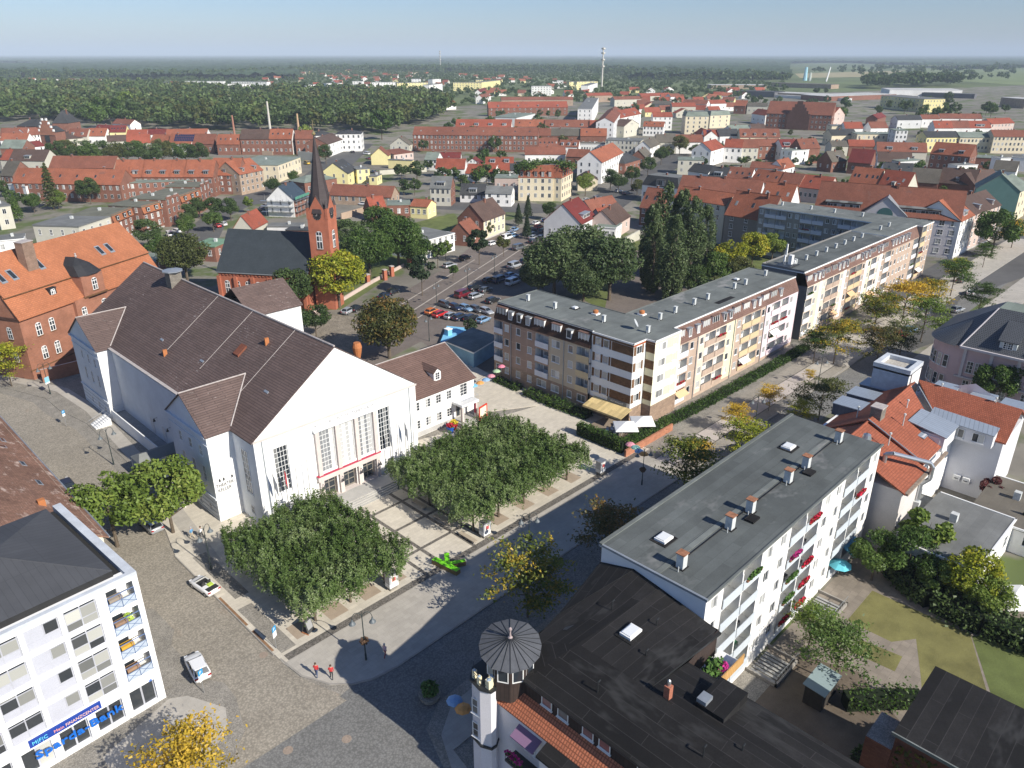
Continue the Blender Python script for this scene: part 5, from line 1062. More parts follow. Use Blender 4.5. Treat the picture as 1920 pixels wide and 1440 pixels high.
# black-roofed brick building, lower right
BR_=thing('brick_workshop','brick workshop with flat black roof and ivy on its wall, beside the dry lawn','workshop',(56,4,0))
b=MB(); b.prism([(50.6,8.7),(50.6,-14),(59.6,-14),(59.6,8.7)][::1],0,9.4,mat('workshop_brick_dark',(.20,.08,.055),.9,.25,.6,'brick',(.5,.16),.8,fine=.12)); b.prism([(50.2,10.6),(50.2,8.7),(53.5,8.7),(53.5,10.6)],0,8.2,mat('workshop_brick_dark',(.2,.08,.055)),SETT); b.build('wall',BR_)
b=MB(); b.slab([(50.4,-14,9.7),(60,-14,9.7),(60,8.9,9.7),(50.4,8.9,9.7)],.25,FELTD,ZINC); b.box(50.3,-14,9.5,50.42,9,9.78,FELTL); b.build('roof',BR_)
b=MB(); b.box(49.3,11.0,0,50.2,12.2,2.2,SETT); b.box(46.6,-6,0,47.0,12.6,2.0,mat('yard_wall_pale',(.25,.235,.19),.9)); tag(b.build('yard_wall'),'pale low yard wall left of the ivy-clad brick workshop','wall')
for y in(5,1,-3): win(BR_,(50.6,y,6.4),RZ['-x'],1.0,1.3,2,2,fr=DARKMETAL)
# ---------------------------------------------------------------- white complex with red tiles, right of the slab
RX=thing('tiled_house','rambling white building with red tiled roofs, zinc dormers and grey lift tower','building',(104,27,0))
RTL=mat('roof_tile_red_lit',(.40,.125,.07),.8,.14,.4,'tile',(.28,.32),.55,fine=.12,var2=.1,bump=.4); RTD=RTL  # one red tile colour, the same on every slope of the complex
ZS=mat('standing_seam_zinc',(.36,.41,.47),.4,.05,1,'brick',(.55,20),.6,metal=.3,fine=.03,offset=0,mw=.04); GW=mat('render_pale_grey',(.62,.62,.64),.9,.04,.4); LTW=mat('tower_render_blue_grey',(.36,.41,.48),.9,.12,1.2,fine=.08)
b=MB(); GC=mat('wall_grey_render',(.58,.55,.52),.9,.05)  # even grey render on all faces of the leftmost part
def bxw(x0,y0,x1,y1,h,m=None): b.box(x0,y0,0,x1,y1,h,m or WHITE,bottom=False)
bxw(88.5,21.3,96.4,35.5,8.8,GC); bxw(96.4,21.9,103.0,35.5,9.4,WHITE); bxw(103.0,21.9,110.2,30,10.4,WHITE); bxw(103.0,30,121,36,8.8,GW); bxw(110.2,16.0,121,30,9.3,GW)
b.face([(121,16,9.3),(121,30,9.3),(121,23,12.4)],WHITE)
b.build('wall',RX); b=MB()
ym=29.2
b.slab([(88.2,20.9,8.8),(96.4,20.9,8.8),(96.4,ym,12.6),(88.2,ym,12.6)],.2,RTL); b.slab([(88.2,ym,12.6),(96.4,ym,12.6),(96.4,36,8.8),(88.2,36,8.8)],.2,RTD)
b.slab([(96.4,21.6,9.3),(103.2,21.6,9.3),(103.2,ym,13.0),(96.4,ym,13.0)],.2,RTL); b.slab([(96.4,ym,13.0),(114,ym,13.0),(114,36,8.9),(96.4,36,8.9)],.2,RTD)
b.slab([(103.2,25.4,10.9),(108.5,25.4,10.9),(112,ym,13.0),(103.2,ym,13.0)],.2,RTL)
b.slab([(110.0,15.7,9.3),(115.5,15.7,12.5),(115.5,29.2,12.9),(110.0,24,9.4)][::1],.2,RTL); b.slab([(115.5,15.7,12.5),(121.3,15.7,9.3),(121.3,30,9.3),(115.5,29.2,12.9)],.2,RTL)
b.tube((88.2,ym,12.65),(112,ym,13.05),.12,.12,RTL,5); b.tube((112.5,28.2,13.0),(110.0,24,9.6),.1,.1,ZINC,5); b.tube((96.4,21.4,9.4),(96.4,ym,13.1),.08,.08,ZINC,5)
b.box(88.3,20.6,8.6,103,21.0,8.9,mat('gutter_dirty',(.28,.22,.17),.9,.3,2))
b.build('roof',RX)
b=MB(); b.box(103.1,21.4,8.5,108.1,25.6,10.7,GW); b.slab([(103.0,21.2,10.7),(108.3,21.2,10.7),(108.3,26.2,11.6),(103.0,26.2,11.6)],.15,ZS); b.box(101.6,23.6,9.5,103.05,25.8,10.5,GW); b.slab([(101.5,23.4,10.4),(103.1,23.4,10.4),(103.1,26,11.0),(101.5,26,11.0)],.1,ZS)
b.slab([(108.3,16.9,10.6),(110.6,16.9,11.0),(110.6,25.2,11.4),(108.3,25.2,10.9)],.12,ZS); b.box(108.6,17.0,8.5,110.4,25,10.55,GW); b.build('dormer',RX)
for y in(23.7,21.2,18.7): win(RX,(108.58,y,8.9),RZ['-x'],1.5,1.3,2,1,gl=GLASSC)
for x in(104.6,109.4,114.2):
    b=MB(); b.box(x-1.7,32.4,9.2,x+1.7,36.3,10.9,mat('dormer_zinc_dark',(.09,.11,.15),.5,.1,1,'brick',(.5,9),.7,offset=0)); b.slab([(x-1.8,31.6,11.1),(x+1.8,31.6,11.1),(x+1.8,36.4,11.0),(x-1.8,36.4,11.0)],.12,ZS); b.build('dormer',RX)
for y in(26.5,21.5,17.5): 
    b=MB(); b.box(119.2,y-1.5,9.6,122,y+1.5,11.0,GW); b.slab([(118.6,y-1.6,11.2),(122.1,y-1.6,11.1),(122.1,y+1.6,11.1),(118.6,y+1.6,11.2)],.12,ZS); b.build('dormer',RX)
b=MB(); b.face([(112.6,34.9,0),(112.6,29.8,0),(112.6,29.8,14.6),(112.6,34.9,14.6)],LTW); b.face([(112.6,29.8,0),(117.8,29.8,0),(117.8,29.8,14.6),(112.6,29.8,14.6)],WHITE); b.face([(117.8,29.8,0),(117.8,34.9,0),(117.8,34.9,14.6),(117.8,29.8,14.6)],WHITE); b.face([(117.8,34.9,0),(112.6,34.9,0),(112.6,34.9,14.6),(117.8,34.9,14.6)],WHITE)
b.box(112.6,29.8,14.0,117.8,34.9,14.3,mat('roof_gravel',(.42,.39,.34),.95,.3,4,fine=.3)); 
for (x0,y0,x1,y1) in((112.5,29.7,117.9,30.4),(112.5,34.3,117.9,35.0),(112.5,30.4,113.2,34.3),(117.2,30.4,117.9,34.3)): b.box(x0,y0,14.3,x1,y1,14.95,mat('coping_grey',(.52,.55,.58)))
b.path([(113.4,29.72,14.2),(113.4,29.72,10)],.08,STEEL); b.build('lift_tower',RX)
for (x,z,w_,h_) in((97.6,6.2,1,1.6),(99.6,6.2,1,1.6),(97.6,2.6,1,1.6),(99.6,2.6,1,1.6),(105.5,6,.7,2)): win(RX,(x,21.88 if x<103 else 21.88,z),0,w_,h_,1,1)
for (y,z) in((22.6,5.4),(22.9,1.2)): win(RX,(110.18,y,z),RZ['-x'],1.3,1.9,1,2,gl=GLASSD)
for y in(20.2,19.0): b=MB(); b.box(109.75,y-.45,1.9,110.18,y+.45,2.7,WHITE); b.lathe((109.74,y),[(.01,2.3),(.3,2.3)],DARKMETAL,8); b.build('air_conditioner',RX)
b=MB(); b.box(97.9,28.2,12.2,99.6,29.6,14.2,mat('chimney_weathered',(.22,.2,.17))); b.box(97.8,28.1,14.2,99.7,29.7,14.35,TRIM); b.build('chimney',RX)
b=MB(); DUCT=plain('duct_steel',(.5,.52,.54),.3,.8); b.path([(91.2,24.8,10.2),(91.2,24.8,11.6),(91.4,24.0,11.9),(95.2,20.7,10.4),(95.4,20.3,9.8),(95.4,20.3,8.2),(95.2,21.1,7.2),(95.2,21.1,3)],.28,DUCT,10); b.build('ventilation_duct',RX); b=MB(); b.lathe((91.0,27.3),[(.28,11.4),(.28,12.8),(.6,12.9),(.45,13.5),(.1,13.7)],DUCT,12); b.build('ventilator',RX)
for x,y in((106,27.5),(101,26.2),(115.4,26),(115.4,19),(94,25.5),(99,31.5)): b=MB(); b.path([(x,y,11.5),(x,y,13.1)],.07,VENT,6); b.lathe((x,y),[(.16,13.1),(.16,13.3),(.0,13.35)],VENT,8); b.build('vent_pipe',RX)
FR_=house((84.6,11.4),(99.2,11.0),4.6,8.6,.0,'f','w','g','low white flat-roofed annex with dark felt between the garden bushes and the tiled complex',cat='annex',name='flat_annex',nw=3,fl=1)
F2=house((89.0,19.9),(99.0,20.0),3.6,1.8,.0,'f','l','g','narrow flat-roofed link at the foot of the white tiled complex',cat='annex',name='flat_annex',nw=0,fl=1)
F3=house((99.4,7.0),(112,7.0),3.4,9,.0,'f','w','t' if 0 else 'e','brown flat terrace roof at the right edge behind the white parasol',cat='annex',name='flat_annex',nw=2,fl=1)
# pink villa
PV=thing('villa','pink old villa with rounded corner, dark glazed tile roof and large dormers','villa',(150,28,0))
PKW=mat('villa_render_mauve',(.50,.37,.37),.9,.08,.5); PTR=mat('villa_pilaster_grey',(.50,.47,.48),.9,.06,1); BLT=mat('villa_roof_tile_black',(.055,.058,.062),.45,.1,.6,'tile',(.35,.36),2.2,fine=.1,bump=.5,spec=.5)
b=MB(); fp=[(146.2,31.5),(146.2,5),(164,5),(164,37.0),(151,37.0)]+[(151+4.8*math.cos(a),32.2+4.8*math.sin(a)) for a in[math.pi*(.5+.5*k/6) for k in range(1,6)]]
b.prism(fp,0,9.6,PKW,cap=False); b.box(145.2,5,9.2,146.1,31.5,9.6,PTR) ; b.box(145.9,18.5,3.6,146.19,31.5,3.9,PTR)
for y in(30.6,26.4,22.2,18.4): b.box(145.95,y-.25,3.9,146.19,y+.25,9.2,PTR)
b.box(145.0,5,3.3,146.19,17.8,3.7,PTR); b.build('wall',PV)
b=MB(); e=.7; zt=15.6
b.slab([(145.4,4,9.4),(152.5,4,zt),(152.5,28.5,zt),(145.4,31.5,9.4)][::-1][::-1],.2,BLT)
b.face([(145.4,31.5,9.4),(152.5,28.5,zt),(151,37.6,9.4)],BLT); b.face([(151,37.6,9.4),(152.5,28.5,zt),(158,28.5,zt),(164.6,37.6,9.4)],BLT); b.face([(164.6,37.6,9.4),(158,28.5,zt),(158,4,zt),(164.6,4,9.4)],BLT)
b.face([(152.5,4,zt),(158,4,zt),(158,28.5,zt),(152.5,28.5,zt)],feltmat(RT['n'])); arc=[(151+5.5*math.cos(a),32.2+5.5*math.sin(a)) for a in[math.pi*(.5+.5*k/6) for k in range(7)]]
for p,q in zip(arc[:-1],arc[1:]): b.face([(*q,9.3),(*p,9.3),(152.0,31.0,13.6)][::-1],BLT)
b.tube((145.4,31.5,9.5),(152.5,28.5,zt),.12,.12,PTR,5); b.build('roof',PV)
for (y,w_) in((24.6,2.6),(15.5,7.5)):
    b=MB(); b.box(146.6,y-w_/2,10.0,151,y+w_/2,11.9,mat('dormer_render_grey',(.50,.54,.55),.9)); b.slab([(146.2,y-w_/2-.3,11.8),(152,y-w_/2-.3,14.8),(152,y+w_/2+.3,14.8),(146.2,y+w_/2+.3,11.8)][::-1][::-1],.15,BLT); dd=b.build('dormer',PV)
    for k in range(max(1,int(w_/2.4))): put(winmesh(1.5,1.2,4,3,sill=False),'window',dd,(146.58-PV.location.x,y-w_/2+w_*(k+.5)/max(1,int(w_/2.4))-PV.location.y,10.4),-math.pi/2)
for y in(29.4,28.1,24.9,23.6,20.2,19,15,11.5,8):
    for z in(1.0,4.6): win(PV,(146.2 if y>18.5 else 146.2,y,z+.1),RZ['-x'],1.05,2.2,2,3)
for k in(1,2,3,4,5):
    a=math.pi*(.5+.5*(k+.0)/6); 
    for z in(1.0,4.8): win(PV,(151+4.84*math.cos(a),32.2+4.84*math.sin(a),z),a+math.pi/2,.9,2.3,1,2)
# low blue-grey kiosk building between the annex and the prefab block
K=house(T(800,632,3.2),T(925,672,3.2),3.2,14,.1,'f','l','g','low blue-grey flat-roofed pavilion in the shade of the prefab block',cat='pavilion',name='pavilion',nw=3,fl=1) if 0 else None
K=thing('pavilion','low flat-roofed pavilion with blue painted walls in the shade behind the prefab block','pavilion',(90,108,0))
b=MB(); pts=[T(838,640,3.4),T(888,660,3.4),T(935,632,3.4),T(885,615,3.4)]; BLW=mat('pavilion_wall_blue',(.20,.36,.48),.9,.2,.5); b.prism(pts,0,3.2,BLW,cap=False); b.build('wall',K)
pc=[sum(p[0] for p in pts)/4,sum(p[1] for p in pts)/4]; b=MB(); b.slab([(pc[0]+(p[0]-pc[0])*1.06,pc[1]+(p[1]-pc[1])*1.06,3.45) for p in pts],.3,FELTL,WHITE); b.build('roof',K)
K2=thing('pump_kiosk','bright sky-blue kiosk roof beside the pavilion','kiosk',(88,122,0)); b=MB(); pts=[T(826,648,0),T(872,650,0),T(880,622,0),T(838,618,0)]; b.prism(pts,0,.9,plain('kiosk_blue',(.2,.5,.72),.6)); b.build('base',K2); b=MB(); c=T(841,635,0); b.box(c[0]-.6,c[1]-.6,.9,c[0]+.6,c[1]+.6,2.2,plain('kiosk_blue',(.2,.5,.72))); b.box(c[0]-.7,c[1]-.7,2.2,c[0]+.7,c[1]+.7,2.35,WHITE); b.build('dispenser',K2)
# white party tents behind the theatre
for (px,py,l) in((523,598,'left'),(545,610,'right')):
    c=T(px,py,0); b=MB(); s=2.6; b.prism([(c[0]-s,c[1]-s),(c[0]+s,c[1]-s),(c[0]+s,c[1]+s),(c[0]-s,c[1]+s)],0.02,2.6,WHITE,cap=False); b.lathe(c,[(s*1.42,2.6),(1.5,3.5),(.5,4.6),(.05,5.6)],WHITE,4); o=tag(b.build('tent'),'white pagoda tent behind the theatre, %s of the pair'%('nearer the brown roof' if l=='left' else 'nearer the cobbled yard'),'tent')
# ---------------------------------------------------------------- the church
CHX=thing('church','red brick church with dark slate nave roof and tall pointed spire','church',(84,166,0))
BRC=mat('church_brick',(.42,.145,.085),.9,.15,.5,'brick',(.5,.16),.85,fine=.06,var2=.08); SLR=mat('church_slate_roof',(.045,.055,.062),.6,.12,.4,'wave',(.5,.4),.75,fine=.06); SPI=mat('spire_slate_brown',(.06,.048,.048),.6,.12,1,'brick',(9,.45),.75,fine=.05)
A=Vector(T(409,505,9.0)); B=Vector(T(575,514,9.0)); an=math.atan2((B-A).y,(B-A).x); L=(B-A).length; CHX.location=(A.x,A.y,0); CHX.rotation_euler=(0,0,an)
b=MB(); d=15.; h=9.; r=8.3
for i,(p,q) in enumerate((((0,0),(L,0)),((L,0),(L,d)),((L,d),(0,d)),((0,d),(0,0)))): b.face([(*p,0),(*q,0),(*q,h),(*p,h)],BRC)
for x in(0,L): b.face([(x,0,h),(x,d,h),(x,d/2,h+r)],BRC)
b.box(-.25,-.3,h-.9,L+.2,-.003,h-.5,BRB)
for i in range(24): b.box(L*i/24,-.22,h-1.3,L*i/24+.5,-.004,h-.9,BRC)
for i in range(6): b.box(L*i/5.2-.4,-.6,0,L*i/5.2+.4,-.005,h-1.5,BRC)
lpart(CHX,b,'wall'); b=MB(); s=r/(d/2); b.slab([(-.4,-.5,h-s*.5+.1),(L+.3,-.5,h-s*.5+.1),(L+.3,d/2,h+r+.1),(-.4,d/2,h+r+.1)],.2,SLR,ZINC); b.slab([(-.4,d/2,h+r+.1),(L+.3,d/2,h+r+.1),(L+.3,d+.5,h-s*.5+.1),(-.4,d+.5,h-s*.5+.1)],.2,SLR,ZINC); lpart(CHX,b,'roof')
for i in range(8): put(archwin(1.3,3.2),'window',CHX,(L*(i+.7)/8.4,0,3.2))
# tower (front edge 581..633 px wide, top of walls about 23 m)
tb=MB(); tw=5.0; tx=L+.9; ty=1.6; hw=22.8
tb.box(tx,ty,0,tx+tw,ty+tw,hw,BRC,bottom=False)
cxt,cyt=tx+tw/2,ty+tw/2; gz=hw+4.2
for (a,c,f) in(((tx,ty),(tx+tw,ty),0),((tx+tw,ty),(tx+tw,ty+tw),1),((tx+tw,ty+tw),(tx,ty+tw),2),((tx,ty+tw),(tx,ty),3)):
    m_=((a[0]+c[0])/2,(a[1]+c[1])/2); tb.face([(*a,hw),(*c,hw),(*m_,gz)],BRC)
    inn=Vector((cxt-m_[0],cyt-m_[1])).normalized()*2.2
    tb.slab([(*a,hw+.15),(*m_,gz+.2),(m_[0]+inn.x,m_[1]+inn.y,gz+.2)],.2,SPI); tb.slab([(*m_,gz+.2),(*c,hw+.15),(m_[0]+inn.x,m_[1]+inn.y,gz+.2)],.2,SPI)
for x in(tx-.1,tx+tw-.5):
    for y in(ty-.1,ty+tw-.5): tb.box(x,y,hw-1.0,x+.6,y+.6,hw+1.6,BRC); tb.lathe((x+.3,y+.3),[(.5,hw+1.6),(.0,hw+3.6)],SPI,4)
lpart(CHX,tb,'tower'); b=MB(); n=8; ZS_=[(2.9,hw+.3),(2.1,hw+4.5),(.05,hw+17.6)]
for (r0,za),(r1,zb) in zip(ZS_[:-1],ZS_[1:]):
    for i in range(n):
        a0,a1=2*math.pi*(i+.5)/n,2*math.pi*(i+1.5)/n; b.face([(cxt+r0*math.cos(a0),cyt+r0*math.sin(a0),za),(cxt+r0*math.cos(a1),cyt+r0*math.sin(a1),za),(cxt+r1*math.cos(a1),cyt+r1*math.sin(a1),zb),(cxt+r1*math.cos(a0),cyt+r1*math.sin(a0),zb)],SPI)
lpart(CHX,b,'spire'); b=MB(); z=hw+17.6; GOLD=plain('gilt_ball',(.5,.4,.2),.3,.6); b.lathe((cxt,cyt),[(.02,z-.4),(.42,z),(.42,z+.3),(.02,z+.7)],GOLD,10); b.tube((cxt,cyt,z),(cxt,cyt,z+3.0),.06,.06,GOLD,5); b.box(cxt-.6,cyt-.05,z+2.0,cxt+.6,cyt+.05,z+2.12,GOLD); lpart(CHX,b,'cross')
for (x,y,rz) in((cxt,ty,0),(tx+tw,cyt,math.pi/2),(tx,cyt,-math.pi/2)):
    b=MB(Matrix.Translation((x,y,hw-.2))@Matrix.Rotation(rz,4,'Z')); CK=plain('clock_black',(.02,.02,.02)); 
    for k in range(24): a0,a1=2*math.pi*k/24,2*math.pi*(k+1)/24; b.face([(0,-.06,0),(1.0*math.cos(a0),-.06,1.0*math.sin(a0)),(1.0*math.cos(a1),-.06,1.0*math.sin(a1))],CK)
    for k in range(12): a=2*math.pi*k/12; b.box(.9*math.cos(a)-.05,-.08,.9*math.sin(a)-.05,.9*math.cos(a)+.05,-.07,.9*math.sin(a)+.05,TRIM)
    b.box(-.04,-.1,0,.04,-.08,.8,TRIM); b.box(-.5,-.1,-.04,0,-.08,.04,TRIM); lpart(CHX,b,'clock')
    put(archwin(1.5,4.2),'window',CHX,(x+(.0),y,hw-8.0),rz)
# ---------------------------------------------------------------- the town beyond: placed house by house from image pixels (near eave left end, right end)
RT['G']=(.16,.27,.18)
REG=dict(a=(0,200,4.8),b=(400,220,4.8),c=(800,220,4.8),e=(1200,200,5.3333),f=(1560,180,5.3333),g=(600,120,2.8235),i=(1240,110,2.8235),j=(0,100,3.))
def rp(reg,x,y): o=REG[reg]; return (o[0]+x/o[2],o[1]+y/o[2])
def H(reg,x1,y1,x2,y2,h,d,r,rt,wc,rc,label,**k):
    A=T(*rp(reg,x1,y1),h); B=T(*rp(reg,x2,y2),h); k.setdefault('ov',.3)
    return house(A,B,h,d,r,rt,wc,rc,label,**k)
TB=[
('a',705,1082,1000,985,8.5,15,.3,'f','i','g','plain beige two-storey block with grey flat roof beside the orange-trimmed brick row',dict(fl=2,nw=4)),
('a',440,548,1020,550,9,11,4.5,'g','t','s','long dull-red roofed house with white right gable behind the brick row',dict(fl=2,nw=8)),
('a',115,682,1080,700,7.5,11,5.2,'g','b','o','very long brick house with bright red roof behind the ragged conifer',dict(fl=2,nw=16,sky=6,chim=2)),
('a',1080,692,1900,655,7,12,.3,'f','b','n','brick terrace building with long dark grey-green roof and balcony railing',dict(fl=2,nw=12)),
('a',0,615,112,622,8,11,5.5,'g','b','e','old brick house with mossy brown roof at the left edge',dict(fl=2,nw=3)),
('a',80,480,400,485,8,11,4.6,'g','i','d','faded brown-roofed house with small pediment left of the long hedge of trees',dict(fl=1,nw=4,dorm=1,dw=3)),
('a',0,475,78,478,8,11,4.3,'g','i','r','bright red roof end at the left edge',dict(fl=1,nw=2)),
('a',70,700,228,720,6,6,.2,'f','w','l' if 0 else 'g','small white cube extension beside the brick house at the left edge',dict(fl=2,nw=1)),
('a',240,258,385,243,6.5,10,4,'g','w','s','white house with row of dark windows left of the stepped brick gable',dict(fl=2,nw=5)),
('a',0,262,240,258,6.5,10,4.5,'g','w','s','long red-brown roof at the far left edge',dict(fl=1,nw=4)),
('a',0,300,240,300,5,9,3.8,'g','w','o','orange-red roof below the far left rooftops',dict(fl=1,nw=3)),
('a',0,372,200,374,6,11,4.2,'g','b','n','patchy grey-green slate roof with brick gable at the left edge',dict(fl=1,nw=2)),
('a',200,372,400,350,4,8,2.8,'g','w','m','low wine-red roof between the slate roof and the trees',dict(fl=1,nw=3)),
('a',500,268,600,290,6,10,3.6,'x','i','d','beige gabled house beside the green treetops, far left',dict(fl=1,nw=2)),
('a',610,266,780,266,7,10,4.4,'g','i','s','red roof with chimney left of the white-gabled house',dict(fl=1,nw=3,dorm=2)),
('a',780,262,945,262,7,10,4.4,'g','w','o','orange-red roof with white gable end in front of the park trees',dict(fl=1,nw=3,sky=2)),
('a',840,215,985,222,9,10,3.5,'g','w','m','wine-red roof peeping behind the white gable, left half',dict(fl=1,nw=2)),
('a',985,228,1130,226,9,10,3.8,'g','y','m','wine-red roofed house with cream-yellow gable beside the park',dict(fl=1,nw=4,sky=5)),
('a',1010,150,1170,160,9,9,3,'g','w','s','small red-roofed house right under the park trees',dict(fl=1,nw=2)),
('a',1140,255,1320,252,7,10,3,'g','w','r','back-row red roof left of the dull red one',dict(fl=1,nw=3)),
('a',1320,250,1490,248,7,10,3,'g','w','m','back-row dull wine roof',dict(fl=1,nw=3)),
('a',1490,250,1860,246,7,10,3,'g','w','o','back-row long orange roof before the park',dict(fl=1,nw=6)),
('a',1140,328,1350,322,6,10,4.6,'g','i','r','bright orange-red roof left of the solar roof',dict(fl=1,nw=4)),
('a',1350,322,1520,326,6,10,4.4,'g','i','o','orange roof directly left of the solar panels',dict(fl=1,nw=3)),
('a',1520,330,1720,332,6,10,5.3,'g','w','o','house with a large field of blue solar panels on its red roof',dict(fl=1,nw=4,solar=11)),
('a',1720,330,1920,334,6,10,5.3,'g','b','s','brownish red roof directly right of the solar panels',dict(fl=1,nw=3)),
('a',965,312,1150,305,5,9,3.2,'g','i','d','low dark brown roof in front of the wine-red roofs',dict(fl=1,nw=3)),
('a',-40,905,92,890,8,10,.2,'f','i','g','beige stepped building cut by the left edge',dict(fl=2,nw=1)),
('a',-60,1215,215,1190,4.5,8,.2,'f','w','g','low white building with dark grey roof above the orange-roofed brick building',dict(fl=1,nw=2)),
('a',900,1420,1400,1400,4.2,10,.2,'f','b','n','low brick annex with grey felt roof between theatre and brick building',dict(fl=1,nw=4)),
('a',1730,1250,1930,1262,4.6,9,.2,'f','b','G','low brick building with pale green flat roof beside the church',dict(fl=1,nw=2)),
('b',-30,515,225,518,8.5,12,6.3,'g','b','o','orange-roofed brick house with twin dormers at the end of the dormer row',dict(fl=3,nw=4,dorm=3)),
('b',232,512,445,470,9,13,4.8,'g','t','o','brownish brick corner house with stacked balconies and orange roof',dict(fl=3,nw=5,dorm=2)),
('b',578,432,782,358,8,22,.4,'f','c','n','cream building with ornate curved gable parapet and grey roof',dict(fl=2,nw=7)),
('b',30,240,232,240,6.5,10,5.2,'g','b','o','orange roof with four skylights left of the dark roof',dict(fl=1,nw=4,sky=4)),
('b',240,192,500,192,9.5,11,5,'g','b','d','long dark brown roof beneath the white chimney',dict(fl=2,nw=6)),
('b',500,192,705,192,9.5,11,5.2,'g','b','o','orange roof with white right gable beneath the park',dict(fl=2,nw=5,sky=4,gable='w')),
('b',735,192,892,190,9.5,11,4.4,'g','b','s','red-brown roof left of the church spire',dict(fl=2,nw=3)),
('b',1100,152,1328,150,10.5,16,2,'h','w','k','white three-storey corner building with black roof by the park',dict(fl=3,nw=5)),
('b',890,168,1095,160,9,14,2.5,'h','w','k','white building with black roof partly behind the spire',dict(fl=3,nw=4)),
('b',1028,242,1165,195,7.5,14,3.6,'g','w','d','cream house with patchy brown roof right of the spire',dict(fl=2,nw=4,gable='b')),
('b',1208,505,1290,462,6,13,4.6,'g','y','k','lemon-yellow gabled house with grey skylit roof',dict(fl=2,nw=2,sky=3)),
('b',1290,470,1405,462,6.5,9,.2,'f','y','g','lemon-yellow flat wing with small square windows',dict(fl=2,nw=2)),
('b',1400,530,1470,532,4,7,.2,'f','y','g','lowest lemon-yellow annex beside the car park wall',dict(fl=1,nw=1)),
('b',1418,345,1572,345,5,9,4,'x','y','s','pale yellow gabled house with blank front',dict(fl=0,nw=0)),
('b',1572,382,1788,390,4.5,3,.1,'f','y','r' if 0 else 'g','long blank pale yellow yard building',dict(fl=0,nw=0)),
('b',1590,245,1762,248,4.6,10,4.3,'x','i','e','beige gabled house at the street corner by the park',dict(fl=1,nw=3)),
('b',1625,335,1800,312,4.4,12,1.2,'p','p','s','low pinkish building with flat salmon roof',dict(fl=1,nw=4)),
('b',178,1000,352,1003,3.6,13,4.2,'x','i','r','small beige gabled house with red roof just above the church roof',dict(fl=0,nw=0,sky=2)),
('b',1045,695,1600,718,3.8,9,3.6,'g','t','s','long low red-roofed garage row right of the spire',dict(fl=1,nw=9,chim=1)),
('b',820,592,1110,548,5.5,11,2.2,'h','b','n','hipped grey-green roof directly behind the spire',dict(fl=1,nw=4)),
('b',480,985,780,985,2.6,6,.1,'f','l','l' if 0 else 'g','low pale shed behind the church roof',dict(fl=0,nw=0)),
('b',650,1015,858,1018,2.8,5,.1,'f','b','k','low dark-roofed shed against the church tower',dict(fl=0,nw=0)),
('b',1425,850,1565,835,3.6,8,4.6,'g','b','r','bright red roof beside the parked white car yard',dict(fl=1,nw=1,sky=1)),
('b',1565,790,1770,785,5,8,.3,'f','b','n','brick house with shallow grey roof right of the bright red one',dict(fl=1,nw=3)),
('b',1770,795,1925,805,4.6,8,1.8,'g','y','o','cream house with small orange roof above the big green trees',dict(fl=1,nw=3)),
('c',-125,156,1000,166,10,14,4.3,'g','b','s','very long red brick barracks-like building with three rows of windows',dict(fl=3,nw=30,sky=8)),
('c',1005,162,1115,163,8,12,4,'g','b','s','short red-brown roof continuing the long brick building',dict(fl=1,nw=2)),
('c',1120,162,1382,164,8,12,4,'g','b','e','grey-brown old roof in line with the long brick building',dict(fl=1,nw=4)),
('c',1385,166,1620,168,8,12,4.2,'g','b','o','orange-red roof at the right end of the long line',dict(fl=1,nw=4,sky=2)),
('c',1010,268,1185,268,6,10,4.6,'g','b','s','orange-brown roof with five small skylights in two rows',dict(fl=1,nw=3,sky=5)),
('c',1190,262,1365,266,6,10,3.4,'g','w','s','white house with black-trimmed dormer band',dict(fl=1,nw=4,dorm=3)),
('c',1365,240,1602,244,5.5,9,.4,'f','w','e','white house with long row of tiny windows and brown flat roof',dict(fl=1,nw=10)),
('c',1610,205,1925,215,9,12,.4,'f','i','g','long beige-grey three-storey building with flat roof',dict(fl=3,nw=9)),
('c',1577,405,1768,314,10,12,4.6,'g','w','o','tall white building with blank bluish gable and orange roof',dict(fl=3,nw=9)),
('c',825,542,1140,546,9.6,10,5,'m','c','o','cream corner apartment house with orange mansard and white-framed dormers, left wing',dict(fl=3,nw=5,dorm=5)),
('c',1215,548,1315,500,9.6,11,5,'m','c','o','cream corner apartment house, right wing along the side street',dict(fl=3,nw=5,dorm=5)),
('c',30,634,215,638,7.2,9,4,'g','i','g','grey-beige house with grey roof, wide dormer and brick side wall',dict(fl=2,nw=4,dorm=1,dw=3.4,gable='b')),
('c',300,690,525,694,3.4,9,3.6,'g','l','k','pale grey house with central gable and dark roof between beige and white houses',dict(fl=1,nw=4,dorm=1,dw=3.2)),
('c',528,682,762,688,5.2,9,2.2,'g','w','g','white house with light grey roof left of the cream corner house',dict(fl=2,nw=3)),
('c',612,545,826,548,6.4,9,.3,'f','p','n','peach-walled house with flat grey roof behind the white house',dict(fl=1,nw=3)),
('c',512,930,705,860,6.6,10,4.8,'g','c','d','cream house with weathered brown roof by the parking rows',dict(fl=2,nw=5,gable='b')),
('c',385,1052,478,1005,4,7,3.4,'g','b','s','small old brick house with red roof beside the brown-roofed one',dict(fl=1,nw=1)),
('c',-70,1130,250,1045,5.4,13,.3,'f','w','g','white two-storey flat-roofed house beside the car park trees',dict(fl=2,nw=6)),
('c',1388,958,1522,888,6.6,13,5.8,'g','l','m','pale grey gabled house with raspberry-red roof and long grey dormer',dict(fl=1,nw=3,dorm=1,dw=6)),
('c',1500,865,1745,815,4,9,4,'g','p','s','low dark red roof behind the raspberry-red house',dict(fl=1,nw=3)),
('c',1590,925,1722,905,5,8,3.2,'g','p','r','small pink gabled house with bright roof behind the poplars',dict(fl=1,nw=2)),
